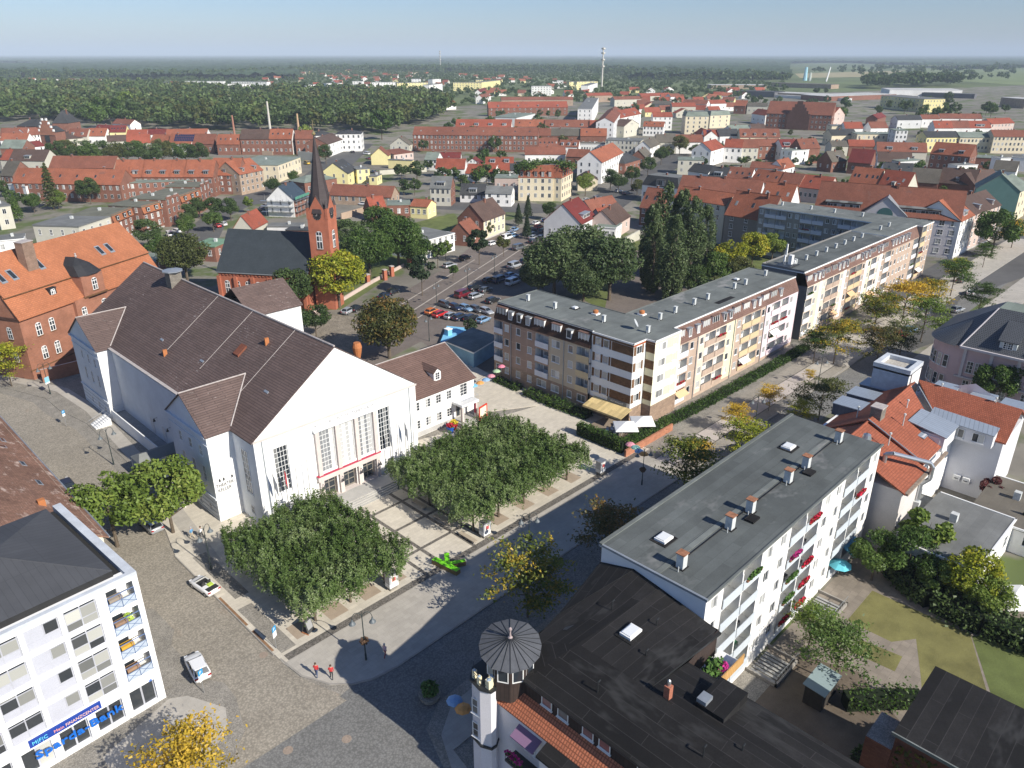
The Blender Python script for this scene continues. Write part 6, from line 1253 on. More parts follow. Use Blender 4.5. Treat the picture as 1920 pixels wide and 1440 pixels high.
('c',1700,965,1832,885,5,10,4.2,'g','p','d','dark roofed pink house right of the small pink gable',dict(fl=1,nw=2)),
('c',1515,985,1702,1000,4.6,8,.2,'f','w','n','white flat-roofed annex above the round treetop',dict(fl=1,nw=4)),
('c',80,458,340,462,4.6,9,4.2,'g','w','r','bright orange-red roofed house behind the beige-grey one',dict(fl=1,nw=4)),
('c',95,362,305,362,4.6,9,2.4,'g','w','m','wine-red low roof behind the bright red one',dict(fl=1,nw=3)),
('c',350,500,605,512,4,9,3.8,'g','w','r','flat-pitched vivid red roof among dark green trees',dict(fl=1,nw=3)),
('c',350,415,480,418,4.4,8,2.6,'x','w','m','small white gable with wine-red roof',dict(fl=1,nw=1)),
('c',530,420,782,420,4.6,9,3,'g','w','r','red roof with two white pointed gables',dict(fl=1,nw=3,dorm=2,dw=2.6)),
('c',645,478,752,478,4.4,8,2.6,'g','w','r','small red roof beside the black-roofed part',dict(fl=1,nw=2)),
('c',752,478,850,478,4.4,8,2.8,'g','w','k','small black roof left of the orange mansard',dict(fl=1,nw=2)),
('c',-20,378,92,382,5.6,9,3.2,'g','w','n','white house with grey-green roof and small square windows',dict(fl=2,nw=3)),
('c',885,332,1250,332,6,10,3.4,'g','w','s','red-brown roof behind the roof garden',dict(fl=1,nw=5)),
('c',1255,350,1442,358,6,10,3.4,'g','b','s','dull orange-brown roof left of the tall white building',dict(fl=1,nw=3)),
('c',1785,418,1925,378,5.4,12,3.6,'h','b','k','brick building with slate-blue hipped roof right of the tall white one',dict(fl=1,nw=4)),
('c',1362,560,1540,560,5,9,2.6,'x','c','d','apricot gable half hidden by street trees',dict(fl=1,nw=1)),
('e',0,1000,152,1018,7,11,6,'g','b','s','dark brick house with red-brown roof left of the poplars',dict(fl=2,nw=2,sky=2)),
('e',22,780,385,822,7,12,4,'m','w','k','white house with curved ornamental gable and dark mansard',dict(fl=1,nw=6,dorm=1,dw=4)),
('e',375,845,1190,905,9.5,13,5,'g','l','s','very long rust-red roof behind the tall beige wall',dict(fl=1,nw=0,chim=3)),
('e',335,905,852,985,12.6,10,3,'g','i','o','tall beige tenement with long blank wall right of the poplars',dict(fl=4,nw=4)),
('e',852,1072,1288,1142,10.5,11,6.6,'g','q','o','dark grey-brown tenement with orange roof and flower balconies',dict(fl=4,nw=3,sky=3,chim=2)),
('e',1192,955,1492,988,9.6,11,6.2,'g','w','o','orange-red roof with big white gable behind the dark tenement',dict(fl=1,nw=0,sky=3)),
('e',482,640,682,665,6,10,3,'g','w','k','white house with dark roof and four square windows',dict(fl=1,nw=4)),
('e',682,700,852,715,5.6,10,4,'g','l','k','dark mansard-like roof with white dormer pair',dict(fl=1,nw=3,dorm=1,dw=3.5)),
('e',855,712,1100,732,5.6,10,4.4,'g','w','s','mottled brown-red roof with four skylights',dict(fl=1,nw=4,sky=4)),
('e',1102,742,1380,778,6,11,4.6,'g','i','o','orange roof with three skylights in the middle row',dict(fl=1,nw=0,sky=3)),
('e',1382,780,1582,802,6,11,4.6,'g','i','s','plain red-brown roof right of the skylit orange one',dict(fl=1,nw=0)),
('e',1592,800,1882,832,6,11,4.4,'g','p','r','pinkish house with row of arched dark windows',dict(fl=1,nw=6,sky=2)),
('e',382,532,636,538,7.4,10,.3,'f','i','n','grey-beige cube house with flat roof behind street trees',dict(fl=2,nw=3)),
('e',712,440,842,402,8.4,11,4,'g','w','r','tall white rear house with steep red roof, left end of the white row',dict(fl=2,nw=2)),
('e',845,402,1022,408,8.4,11,4,'g','w','r','tall white rear house with bright red roof, middle of the white row',dict(fl=2,nw=3)),
('e',1022,408,1186,408,8,11,4,'g','i','s','beige rear house with six brown windows',dict(fl=2,nw=3)),
('e',1186,392,1422,388,8,11,3.4,'g','b','s','brick rear house with long rust roof',dict(fl=2,nw=4)),
('e',1422,402,1642,398,8,11,3.6,'g','w','m','dark red roof with two boxy grey dormers',dict(fl=1,nw=2,dorm=2,dw=3.4)),
('e',1612,418,1802,412,8.4,11,4.6,'g','b','s','rust roof with ivy-covered side wall and two skylights',dict(fl=1,nw=2,sky=2,chim=2)),
('e',1522,445,1692,432,7.6,8,.3,'f','w','n','tall narrow white rear building with grey flat roof',dict(fl=2,nw=2)),
('e',642,298,802,298,7,10,3.8,'g','w','r','bright red roof with small solar panels left of the charcoal roof',dict(fl=1,nw=3,solar=3)),
('e',802,292,996,288,7.5,10,3.8,'g','w','k','charcoal roof between two red ones',dict(fl=1,nw=3)),
('e',1002,302,1402,304,7.5,11,4.6,'g','c','s','long rust roof with four white-framed round dormers',dict(fl=1,nw=6,dorm=4)),
('e',542,262,642,300,7,9,3.4,'g','w','r','short red roof with deep shade beside the bright solar one',dict(fl=1,nw=2)),
('e',32,195,236,200,7,10,3.2,'g','w','o','white house with orange roof and two rows of small windows',dict(fl=2,nw=6,sky=3)),
('e',132,100,326,100,10.5,11,3,'g','w','r','tall white house with red roof behind the small-windowed one',dict(fl=3,nw=4)),
('e',458,98,690,98,13,13,3.4,'m','c','n','tall cream tenement with grey mansard and balconies',dict(fl=4,nw=4)),
('e',705,90,905,82,10,12,3.4,'m','c','n','cream house with rounded grey-green roof',dict(fl=3,nw=3)),
('e',165,352,362,352,7,10,4,'g','i','e','grey-brown roof above the street trees',dict(fl=1,nw=2)),
('e',365,352,632,352,7,10,3.8,'g','w','s','rust-red roof right of the grey-brown one',dict(fl=1,nw=4)),
('e',102,412,218,362,6,9,3.6,'g','w','e','white gabled house with grey-brown roof beside the street',dict(fl=2,nw=3)),
('e',52,505,112,470,5,8,3.6,'g','i','e','small timbered brick house with pale roof, left edge of the tree row',dict(fl=1,nw=1,gable='b')),
('e',1432,622,1548,592,4.6,8,3.8,'g','w','o','small white-walled house with orange solar roof',dict(fl=1,nw=2,solar=0)),
('e',1102,605,1432,625,4.6,8,2.4,'g','w','s','low rust-red roof before the rear gardens',dict(fl=1,nw=3)),
('e',905,230,1100,225,6,9,2.6,'g','l','n','grey rear houses between the tenements',dict(fl=1,nw=3)),
('e',1115,225,1255,225,6,9,3.4,'g','l','d','brown roofs before the stepped-gable school',dict(fl=1,nw=2)),
('f',162,872,452,902,7.4,11,6.2,'g','i','o','orange roof with five skylights above the arched-gable building',dict(fl=1,nw=0,sky=5)),
('f',455,905,735,940,7.4,11,6.2,'g','i','r','orange-red roof with hanging dormer beside dark slate houses',dict(fl=1,nw=0,dorm=1,sky=2)),
('f',782,852,1062,872,7.6,10,5,'g','b','e','dark slate-roofed brick rear house, left of two',dict(fl=1,nw=3)),
('f',1068,862,1425,890,7.6,11,5.4,'g','b','d','dark brown-roofed brick rear house with chimney and dormer',dict(fl=1,nw=4,dorm=1)),
('f',1432,895,1702,850,7.6,10,4.4,'g','b','d','shaded brown roof left of the green gable',dict(fl=1,nw=2)),
('f',1445,925,1885,955,11,14,5.6,'x','n','n','tall building with large dark green windowless gable',dict(fl=0,nw=0)),
('f',1425,1182,1690,1085,11.5,11,4,'g','p','d','white and brick street houses with brown roof at the wide street',dict(fl=4,nw=6,dorm=2)),
('f',1885,955,1990,905,11,14,4,'g','c','n','cream street front of the green-gabled building at the right edge',dict(fl=3,nw=3)),
('f',160,655,388,672,6,10,6,'g','b','m','deep wine-red roof among rear courtyards',dict(fl=1,nw=2)),
('f',0,655,152,640,5.6,9,4.6,'g','b','e','dark brown roof with timber balcony left of the wine-red one',dict(fl=1,nw=3,dorm=1)),
('f',172,500,432,504,6,10,3.2,'g','b','r','bright red low roof behind the wine-red one',dict(fl=1,nw=0)),
('f',0,500,165,500,6,10,2.6,'g','i','e','long grey-brown roof behind the courtyards',dict(fl=1,nw=0)),
('f',0,392,252,388,7,11,3.2,'g','c','k','charcoal roof over a row of small pale windows',dict(fl=1,nw=8)),
('f',255,382,642,384,8.5,11,.4,'f','c','n','long cream house with flat grey roof and ornate windows',dict(fl=2,nw=8)),
('f',642,345,762,345,12,10,.3,'f','l','n','modern house with white balcony bands',dict(fl=4,nw=3)),
('f',950,412,1282,410,9,12,3,'g','y','k','cream-yellow terrace with charcoal roof in the back row',dict(fl=2,nw=9)),
('f',1284,412,1620,414,9,12,2.6,'g','c','n','cream terrace with grey roof in the back row',dict(fl=2,nw=9)),
('f',1622,405,1985,408,10,12,3.4,'g','c','s','cream-white ornate terrace with rust roof at the right edge',dict(fl=3,nw=9)),
('f',452,548,952,560,6.4,10,4.4,'g','i','s','rust-orange roof with cream dormer box',dict(fl=1,nw=2,dorm=2,dw=3)),
('f',985,572,1382,604,8.5,11,5.4,'g','b','o','dark brick rear house with big red roof and two white dormer boxes',dict(fl=2,nw=6,dorm=2,dw=2.6)),
('f',1385,612,1645,625,6,10,.3,'f','b','n','brick rear building with grey flat roof before the white tower',dict(fl=1,nw=3)),
('f',1690,625,1790,622,9,6,.2,'f','w','g','narrow white windowless tower block in the rear courts',dict(fl=0,nw=0)),
('f',1610,735,1842,752,6,9,4,'g','w','e','brown-grey roof with white gable right of the courts',dict(fl=1,nw=0)),
('f',1800,610,1960,620,7,10,.3,'f','w','g','white-grey hall cut by the right edge',dict(fl=0,nw=0)),
('f',522,755,822,762,5,8,3.6,'g','w','k','charcoal roof with white gable and skylights in the rear courts',dict(fl=0,nw=0,sky=3)),
('f',460,650,800,660,5,9,4.2,'g','w','d','dark and orange roof patchwork left of the glass veranda',dict(fl=0,nw=0)),
('f',680,655,890,640,6.5,5,.2,'f','l','n','glazed grey veranda on the roofs of the rear courts',dict(fl=1,nw=6)),
('f',1255,700,1460,690,5,6,.3,'f','w','g','pale blue-white flat box in the rear courts',dict(fl=0,nw=0)),
('f',0,300,132,300,8,10,.3,'f','c','g','cream house before the brick gable, back row',dict(fl=1,nw=4)),
('f',132,322,312,322,7,10,4,'g','w','r','bright red roof in the back row, left',dict(fl=1,nw=4)),
('f',390,318,562,316,7,10,3.8,'g','w','s','red roof beside the balcony-banded house',dict(fl=1,nw=4)),
('f',1030,318,1212,318,7,10,4.6,'g','w','r','orange-red roof with white skylights, back row right',dict(fl=1,nw=4,sky=2)),
('f',1214,316,1382,316,7,10,4.6,'g','w','s','plain red roof in the back row, right',dict(fl=1,nw=3)),
('f',1384,316,1592,316,7,10,4.4,'g','w','r','red roof with wide white dormer, back row right',dict(fl=1,nw=3,dorm=1,dw=6)),
('f',1594,278,1826,268,7.5,11,3.4,'g','p','r','pink brick end house of the back row with seven windows',dict(fl=2,nw=7)),
('f',660,238,900,235,7,10,3,'g','l','k','bluish gabled house with slate roof behind the back row',dict(fl=1,nw=3)),
('f',905,228,1080,228,7,10,3,'g','w','s','red ridge behind the back row, middle',dict(fl=1,nw=3)),
('f',1082,222,1502,225,7,10,3.4,'g','w','s','long red ridge behind the back row, right',dict(fl=1,nw=7)),
('g',718,330,1012,332,8,11,4.6,'g','w','r','red-roofed row house with white dormer bands above the long brick building',dict(fl=1,nw=10,dorm=4,dw=3)),
('g',1030,330,1190,331,7,11,4.6,'g','w','o','orange roof with three tiny skylights right of the white dormers',dict(fl=1,nw=3,sky=3)),
('g',1190,332,1428,334,7,11,4.6,'g','w','s','red roof with blue-black triple dormer',dict(fl=1,nw=5,dorm=3)),
('g',1428,335,1560,336,7,11,4.6,'g','w','r','orange-red roof ending in a white house front',dict(fl=2,nw=4)),
('g',892,232,1312,228,8,12,5.2,'g','b','r','second long red-roofed brick row beyond the trees',dict(fl=2,nw=14,dorm=4)),
('g',960,190,1340,188,7,11,3,'g','t','s','flat red roofs behind the second brick row',dict(fl=1,nw=6)),
('g',1040,285,1140,262,8,20,.4,'f','l','n','grey hall roof behind the white dormer row',dict(fl=0,nw=0)),
('g',645,208,720,205,7,10,5,'h','w','r','white villa with pointed red roof among park trees',dict(fl=1,nw=3)),
('g',850,150,885,138,7,8,3.4,'g','w','m','bluish-white gabled house beyond the park',dict(fl=1,nw=1)),
('g',862,180,905,168,7,9,3.4,'g','w','s','white gable beside the red roofs beyond the park',dict(fl=1,nw=1)),
('g',1440,240,1475,180,14,12,.4,'f','w','g','tall white tenement side with shaded street front',dict(fl=4,nw=3)),
('g',1555,310,1600,245,14,12,3,'g','l','s','grey-blue street front with pointed gables',dict(fl=4,nw=5)),
('g',1590,285,1700,262,11,12,4.6,'g','w','r','broad red roof with pointed gables beside the street',dict(fl=3,nw=4,dorm=2)),
('g',1610,330,1690,318,8,10,4,'x','i','d','beige gable before the broad red roof',dict(fl=1,nw=3)),
('g',1415,168,1550,165,8,11,3,'g','t','r','red roof left of the slender white building',dict(fl=1,nw=5)),
('g',1560,188,1700,185,8,11,3,'g','i','s','dull red roofs beyond the slender white building',dict(fl=1,nw=4)),
('g',1700,170,1860,166,8,11,3,'g','i','r','small orange-red roof beyond the tenements',dict(fl=1,nw=4)),
('g',1755,210,1860,214,8,11,3,'g','i','e','long grey roof beyond the tenements',dict(fl=1,nw=4)),
('g',1865,225,1990,225,8,11,3.4,'g','i','r','salmon roof beyond the tenements',dict(fl=1,nw=4)),
('i',110,238,240,242,8,12,4,'g','w','s','white house with red roof left of the stepped-gable school',dict(fl=2,nw=6)),
('i',262,238,345,236,8,11,3.4,'g','w','r','low red roof left of the pointed red gable',dict(fl=1,nw=3)),
('i',385,248,445,250,8,11,5,'g','b','o','pointed orange gable left of the stepped-gable school',dict(fl=1,nw=2)),
('i',455,250,560,252,8,11,3,'g','i','e','brown shaded roofs beside the school',dict(fl=1,nw=4)),
('i',480,290,552,300,8,11,4,'g','w','r','orange roof touching the school wall',dict(fl=1,nw=3)),
('i',0,200,45,200,8,10,3,'g','i','r','small orange roof before the factory yard',dict(fl=1,nw=2)),
('i',50,202,105,200,8,10,3.4,'g','w','s','small rust roof before the factory yard',dict(fl=1,nw=2)),
('i',1145,318,1190,305,7,9,3,'g','b','m','dark red shed beside the station trees',dict(fl=0,nw=0)),
]
for (*p,lab,k) in TB: H(*p,lab,**k)
# orange-trimmed brick row with zigzag front
for q,(x1,y1,x2,y2,h,l) in enumerate(((1000,985,1178,912,8.6,'lowest stretch of the zigzag brick row, beside the beige block'),(1270,905,1482,846,8.8,'stretch of the zigzag brick row with two round-topped dormers'),(1484,838,1612,795,9.6,'twin curved brick gables in the middle of the zigzag row'),(1614,808,1790,745,8.8,'orange-banded stretch right of the twin curved gables'),(1792,722,1885,680,9.6,'tall far end of the zigzag brick row'))):
    t=H('a',x1,y1,x2,y2,h,13,.3,'f','b',feltmat((.15,.15,.115)),l,fl=3,nw=4 if x2-x1>150 else 3,cat='brick row',group='zigzag brick row')
    L=(Vector(T(*rp('a',x2,y2),h))-Vector(T(*rp('a',x1,y1),h))).length
    b=MB()
    if q in(2,4):
        for c in(L*.27,L*.73): b.prism([(c-2,-.25),(c+2,-.25),(c+2,.05),(c-2,.05)],h-.2,h+.7,wallmat(WT['b'],True)); b.box(c-1,-.3,h+.7,c+1,.1,h+1.1,TRIM)
    else:
        b.face([(0,-.6,h-2.3),(L,-.6,h-2.3),(L,.0,h+.3),(0,.0,h+.3)],ORT); b.face([(0,-.6,h-2.3),(0,0,h-2.3),(L,0,h-2.3),(L,-.6,h-2.3)],ORT)
        for c in(L*.2,L*.55,L*.8): b.box(c-.8,-.75,h-1.9,c+.8,-.1,h-.4,DARKMETAL); b.box(c-.65,-.78,h-1.75,c+.65,-.75,h-.55,FRAME); b.box(c-.5,-.8,h-1.6,c+.5,-.78,h-.7,GLASS)
    lpart(t,b,'mansard')
# row of dormered houses (five alike in a line)
for q,(x1,x2) in enumerate(((1020,1150),(1150,1275),(1275,1525),(1525,1655),(1655,1915))):
    H('a',x1,628,x2,628,8.6,12,6.2,'g','b','o',['narrow first house of the orange dormer row, next to the white gable','second house of the orange dormer row, with an overlapping party wall','third and wider house of the orange dormer row with twin dormers','fourth house of the orange dormer row with one wide dormer','wide fifth house of the orange dormer row, behind the small round tree'][q],fl=2,nw=4,dorm=2 if x2-x1>200 else 1,dw=2.2,cat='row house',group='orange dormer row')
# stepped brick gable with dark roofs
t=H('a',352,225,490,228,11,9,3,'x','b','k','red brick chapel front with stepped gable and white pinnacles',cat='chapel',nw=0); 
L=(Vector(T(*rp('a',490,228),11))-Vector(T(*rp('a',352,225),11))).length; b=MB()
for k in range(4): w_=L*(.5-.11*k); b.box(L/2-w_,-.4,11-2+2.2*k,L/2+w_,.4,11+2.2*k+.3,BRK); b.box(L/2-w_,-.5,11+2.2*k+.3,L/2-w_+.9,.5,11+2.2*k+1.6,WHITE); b.box(L/2+w_-.9,-.5,11+2.2*k+.3,L/2+w_,.5,11+2.2*k+1.6,WHITE)
b.lathe((L/2,-.5),[(.01,4),(.01,4)],WHITE,8); b.box(L/2-1.6,-.6,5,L/2+1.6,-.4,9,GLASSD); lpart(t,b,'gable')
H('a',150,175,350,180,9,14,4.5,'h','b','k','dark hipped roof left of the stepped chapel gable',nw=0); H('a',470,150,610,150,13,16,8,'h','b','k','large dark roof between chapel and park trees',nw=0)
# arched-gable building behind the cross wing
LIL=mat('render_lilac_grey',(.50,.48,.50),.9,.06,.5)
t=H('f',-175,1122,1288,1248,11.6,15,7.5,'g',LIL,'s','long lilac-grey building with rust roof, arched-window gable and six flat dormers',fl=4,nw=13,cat='apartment building',ww=1.5)
A=Vector(T(*rp('f',-175,1122),11.6)); B=Vector(T(*rp('f',1288,1248),11.6)); L=(B-A).length; h=11.6; b=MB()
c=L*.5; b.box(c-6,-.5,0,c+6,1.4,h,LIL,bottom=False); b.face([(c-6,-.5,h),(c+6,-.5,h),(c,-.5,h+5)],LIL); b.slab([(c-6.4,-.8,h),(c,-.8,h+5.3),(c,7,h+5.3),(c-6.4,2,h)][::1],.2,ZINC); b.slab([(c,-.8,h+5.3),(c+6.4,-.8,h),(c+6.4,2,h),(c,7,h+5.3)],.2,ZINC)
pts=[(c+2.3*math.cos(a),-.56,h-.2+2.3*math.sin(a)) for a in[math.pi*k/10 for k in range(11)]]; b.face(pts[::-1],mat('arch_glass_teal',(.06,.14,.14),.2,0,1)); b.box(c-1.2,-.58,h-3,c+1.2,-.5,h-.2,mat('arch_glass_teal',(.06,.14,.14)))
lpart(t,b,'gable')
for c0 in(L*.12,L*.2,L*.28,L*.62,L*.72,L*.82):
    b=MB(); w_=3.4 if c0 in(L*.2,L*.72) else 1.8; b.box(c0-w_,1.0,h+.3,c0+w_,3.4,h+2.4,mat('dormer_dark_red',(.12,.05,.04))); b.slab([(c0-w_-.3,.6,h+2.4),(c0+w_+.3,.6,h+2.4),(c0+w_+.3,4.6,h+3),(c0-w_-.3,4.6,h+3)],.12,feltmat(RT['g'])); dd=lpart(t,b,'dormer'); put(winmesh(w_*2-.6,1.2,int(w_*1.4)+1,1,sill=False),'window',dd,(c0,.99,h+.7))
A2=B; H('f',1290,1250,1422,1186,11.6,14,5,'g','w','o','white street end of the long rust-roofed building with bay windows',fl=4,nw=4,dorm=1,dw=3.5)
# scaffolded house
t=H('b',722,742,842,695,6.6,11,4.8,'g','b',mat('solar_roof_dark',(.05,.07,.09),.35,.1,1,'brick',(1,1.6),.5,offset=0),'scaffolded gabled house with dark panelled roof left of the spire',fl=2,nw=3,gable='w')
A=Vector(T(*rp('b',722,742),6.6)); B=Vector(T(*rp('b',842,695),6.6)); L=(B-A).length; b=MB()
for i in range(6):
    for z in(2,4,6): b.box(-1.3,i*2.2-.2,z,-.3,i*2.2+2.2,z+.06,STEEL)
    b.tube((-1.3,i*2.2,0),(-1.3,i*2.2,8.5),.05,.05,STEEL,5)
for i in range(5):
    for z in(2,4,6): b.box(L*i/4-.2,-1.3,z,L*min(i+1,4)/4,-.3,z+.06,STEEL)
    b.tube((L*i/4,-1.3,0),(L*i/4,-1.3,7.5),.05,.05,STEEL,5)
b.box(-.3,-.9,6.6,L+.3,-.8,7.6,mat('safety_net_green',(.08,.25,.18))); sc_=tag(lpart(t,b,'scaffold'),None)
# brick school with stepped gable
t=H('i',558,288,905,300,12,18,9,'g','b','s','large dark brick school with red roof and black stepped gable',fl=3,nw=16,cat='school',ww=1.4)
A=Vector(T(*rp('i',558,288),12)); B=Vector(T(*rp('i',905,300),12)); L=(B-A).length; b=MB(); c=L*.5; DB=mat('brick_dark_school',(.10,.05,.04),.9,.2,.5)
for k in range(5): w_=9-1.7*k; b.box(c-w_,-1.2,0 if k==0 else 10+2.4*k,c+w_,.6,12.4+2.4*k,DB)
b.box(c-9,.6,0,c+9,8,12,DB); lpart(t,b,'stepped_gable')
t=H('i',905,303,972,296,11,16,6,'x','p','r','pale brick end pavilion of the school with finial-topped gable',fl=2,nw=3,cat='school wing')
b=MB()
t=H('i',1165,195,1392,215,13,24,.6,'f','y','g','yellow-brick railway station building with shaded long front',fl=3,nw=12,cat='station',ww=1.6)
# industrial sheds and far slabs
for args in (('i',600,180,965,196,6,30,.4,'f','t','w','long factory shed with white roof and brick arcade front'),('i',880,200,1245,188,6,45,.5,'f','b','w','brick factory hall with pale ribbed roof'),('i',1210,165,1595,168,9,50,.8,'f','w','w','large white warehouse beyond the station'),('i',265,140,560,140,6,30,.4,'f','t','w','far white-roofed shed at the left of the factory'),('i',380,170,600,178,7,30,.3,'f','k','k','black shed in front of the white-roofed factory'),('i',580,128,900,138,7,26,.3,'f','t','e','brown factory range under the striped tower'),('i',1380,180,1660,188,6,14,.3,'f','k','g','dark canopy shed right of the station'),('i',1800,205,1930,215,10,20,.3,'f','t','w','brick and white depot at the right edge'),('i',600,192,990,212,3.4,8,.2,'f','l','w','long thin white platform roof')):
    H(*args,cat='industrial building',fl=1,nw=0,chim=0)
GRPF='pale prefab slabs beyond the park'
for args in (('j',930,170,1130,168),('j',1040,158,1255,158),('j',1130,176,1410,172),('j',1300,160,1500,162),('j',890,162,935,172),('g',275,98,405,97),('g',408,100,570,98),('g',705,98,855,98),('g',858,96,955,86),('g',128,112,250,108),('g',455,142,632,140),('g',578,112,648,105),('g',35,104,108,102),('g',172,92,226,92),('g',484,80,530,80),('g',596,82,640,80),('g',825,84,862,84),('g',1320,94,1470,92),('g',1420,115,1470,100),('g',1255,88,1288,88),('g',1120,118,1225,118),('j',1720,178,1812,176),('j',1840,168,1916,168)):
    H(*args,13,11,.4,'f','w' if args[1]%3 else 'y','g','pale flat-roofed prefab slab among the treetops beyond the park',cat='apartment block',group=GRPF,name='distant_block',fl=4,nw=max(3,int((args[3]-args[1])/14)),chim=0,sidewin=False)
# small distant houses
rg=random.Random(21); GRPH='small red-roofed houses on the far edge of town'; nfar=0
def small(px,py,s=1.):
    global nfar
    nfar+=1; h=4.5; A=T(px,py,h); D=math.hypot(*A); wpx=rg.uniform(11,17)*s; a=rg.uniform(-.5,.5); u=Vector((math.cos(-TH+a),math.sin(-TH+a)))
    return house(A,(A[0]+u.x*wpx,A[1]+u.y*wpx),h,9,4,rg.choice('gggx'),rg.choice('wwcyi'),rg.choice('orsrs'),'small red-roofed house among trees at the far edge of town',group=GRPH,name='distant_house',fl=1,nw=3,chim=0,far=True,sidewin=False)
for x0,x1,y0,y1,n in((10,170,150,162,10),(130,190,148,168,6),(470,640,136,160,16),(600,800,132,160,30),(640,830,140,176,16),(830,1030,140,178,24),(1030,1120,150,185,8),(1160,1280,168,200,16),(1280,1420,168,190,12),(640,760,180,200,0),(380,520,160,178,5),(0,110,196,210,0)):
    for _ in range(n): small(rg.uniform(x0,x1),rg.uniform(y0,y1))
for x,y in((305,171),(325,168),(318,157),(172,158),(84,152),(58,155),(52,150),(145,152),(100,152),(22,154),(468,176),(510,182),(498,180),(1210,210),(1240,206),(1186,204),(1268,212),(1300,205),(1330,208),(1355,200)): small(x,y,1.1)
# masts, chimneys, tower
def mast(px,py,top,r,m,label,cat='mast',name='radio_mast',lean=0):
    x,y=T(px,py,0); lo,hi=0,400
    D=math.hypot(x,y)
    for _ in range(40):
        z=(lo+hi)/2; cx=(y*math.cos(TH)+x*math.sin(TH)); zz=z-HC; d=cx*math.cos(PITCH)-zz*math.sin(PITCH); u=cx*math.sin(PITCH)+zz*math.cos(PITCH)
        if 720-FPX*u/d>top: lo=z
        else: hi=z
    b=MB(); b.tube((x,y,0),(x+lean,y,z),r,r*.6,m,8); 
    if cat=='mast':
        for k in(.55,.7,.85,.95): b.tube((x-r*2,y,z*k),(x+r*2,y,z*k),r*.6,r*.6,m,5); b.box(x-r*1.6,y-r*1.6,z*k,x+r*1.6,y+r*1.6,z*k+2,m)
    return tag(b.build(name),label,cat)
PCH=mat('chimney_pale_concrete',(.55,.52,.46),.9,.1,.5)
mast(826,134,95,1.3,PCH,'slender pale radio mast over the far forest, left of two'); mast(1128,170,88,1.5,PCH,'tall radio mast with platforms above the town, right of two')
mast(508,254,190,1.0,PCH,'tall pale chimney behind the dark brown roof','chimney','factory_chimney'); mast(561,254,213,1.0,mat('chimney_ochre_brick',(.48,.33,.2),.9,.1,1),'ochre brick chimney beside the church spire','chimney','factory_chimney'); mast(440,254,216,.9,mat('chimney_ochre_red',(.35,.17,.12),.9,.1,1),'short reddish chimney left of the pale one','chimney','factory_chimney')
mast(1509,151,126,5,mat('tower_striped_blue',(.35,.6,.7),.7,.05,.1),'pale blue striped factory tower','tower','factory_tower'); mast(1518,152,136,3.6,mat('silo_pale',(.5,.55,.5),.8),'squat grey silo beside the blue striped tower','silo','silo'); mast(1549,153,126,1.8,WHITE,'slanting white factory chimney','chimney','factory_chimney',lean=12)
TURB=plain('turbine_white',(.75,.77,.8),.5)
for k in range(16):
    px=795+rg.random()*400; x,y=T(px,104.0,0); s=14000/math.hypot(x,y); x*=s; y*=s; b=MB(); H_=130; b.tube((x,y,0),(x,y,H_),3.2,2,TURB,6); a0=rg.uniform(0,2)
    u=Vector((math.cos(-TH),math.sin(-TH)))
    for j in range(3): a=a0+j*2.094; b.tube((x,y,H_),(x+u.x*55*math.cos(a),y+u.y*55*math.cos(a),H_+55*math.sin(a)),2.2,.5,TURB,4)
    tag(b.build('wind_turbine'),'white wind turbine on the hazy horizon','wind turbine','wind turbines on the horizon')
# brick yard walls
for (p,q,h,l) in (((395,286),(512,291),2.4,'long brick yard wall below the orange roofs, left of the spire'),((560,300),(590,303),5,'high pale brick wall left of the spire'),((712,328),(800,322),2.2,'long pale concrete yard wall behind the parked cars'),((1160,470),(1198,448),3,'white yard wall behind the round treetop'),((640,412),(700,395),2.4,'crumbling brick wall right of the church tower')):
    A=Vector((*T(*p),0));B=Vector((*T(*q),0)); n=(B-A).normalized(); n=Vector((-n.y,n.x,0))*.25; b=MB(); b.prism([tuple((A-n).xy),tuple((B-n).xy),tuple((B+n).xy),tuple((A+n).xy)],0,h,wallmat(WT['t' if 'pale' not in l and 'white' not in l else 'i'])); tag(b.build('yard_wall'),l,'wall')

for px,py,l in((192,460,'left one of two small dark red market huts'),(215,462,'right one of two small dark red market huts')):
    A=T(px-8,py,2.4); B=T(px+9,py+1,2.4); house(A,B,2.4,3.5,2.6,'x',mat('hut_dark_red',(.22,.05,.035),.8,.1,1),mat('hut_roof_red',(.25,.07,.05),.8,.2,1),l,cat='market hut',name='market_hut',fl=0,nw=0,chim=0)
b=MB(); x,y=T(200,452,0); b.lathe((x,y),[(2.6,2.2),(.9,4.6),(.05,8)],ZINC,4); b.tube((x,y,0),(x,y,3),.1,.1,STEEL,6); tag(b.build('tent'),'pointed pale blue-grey tent roof between the market huts','tent')
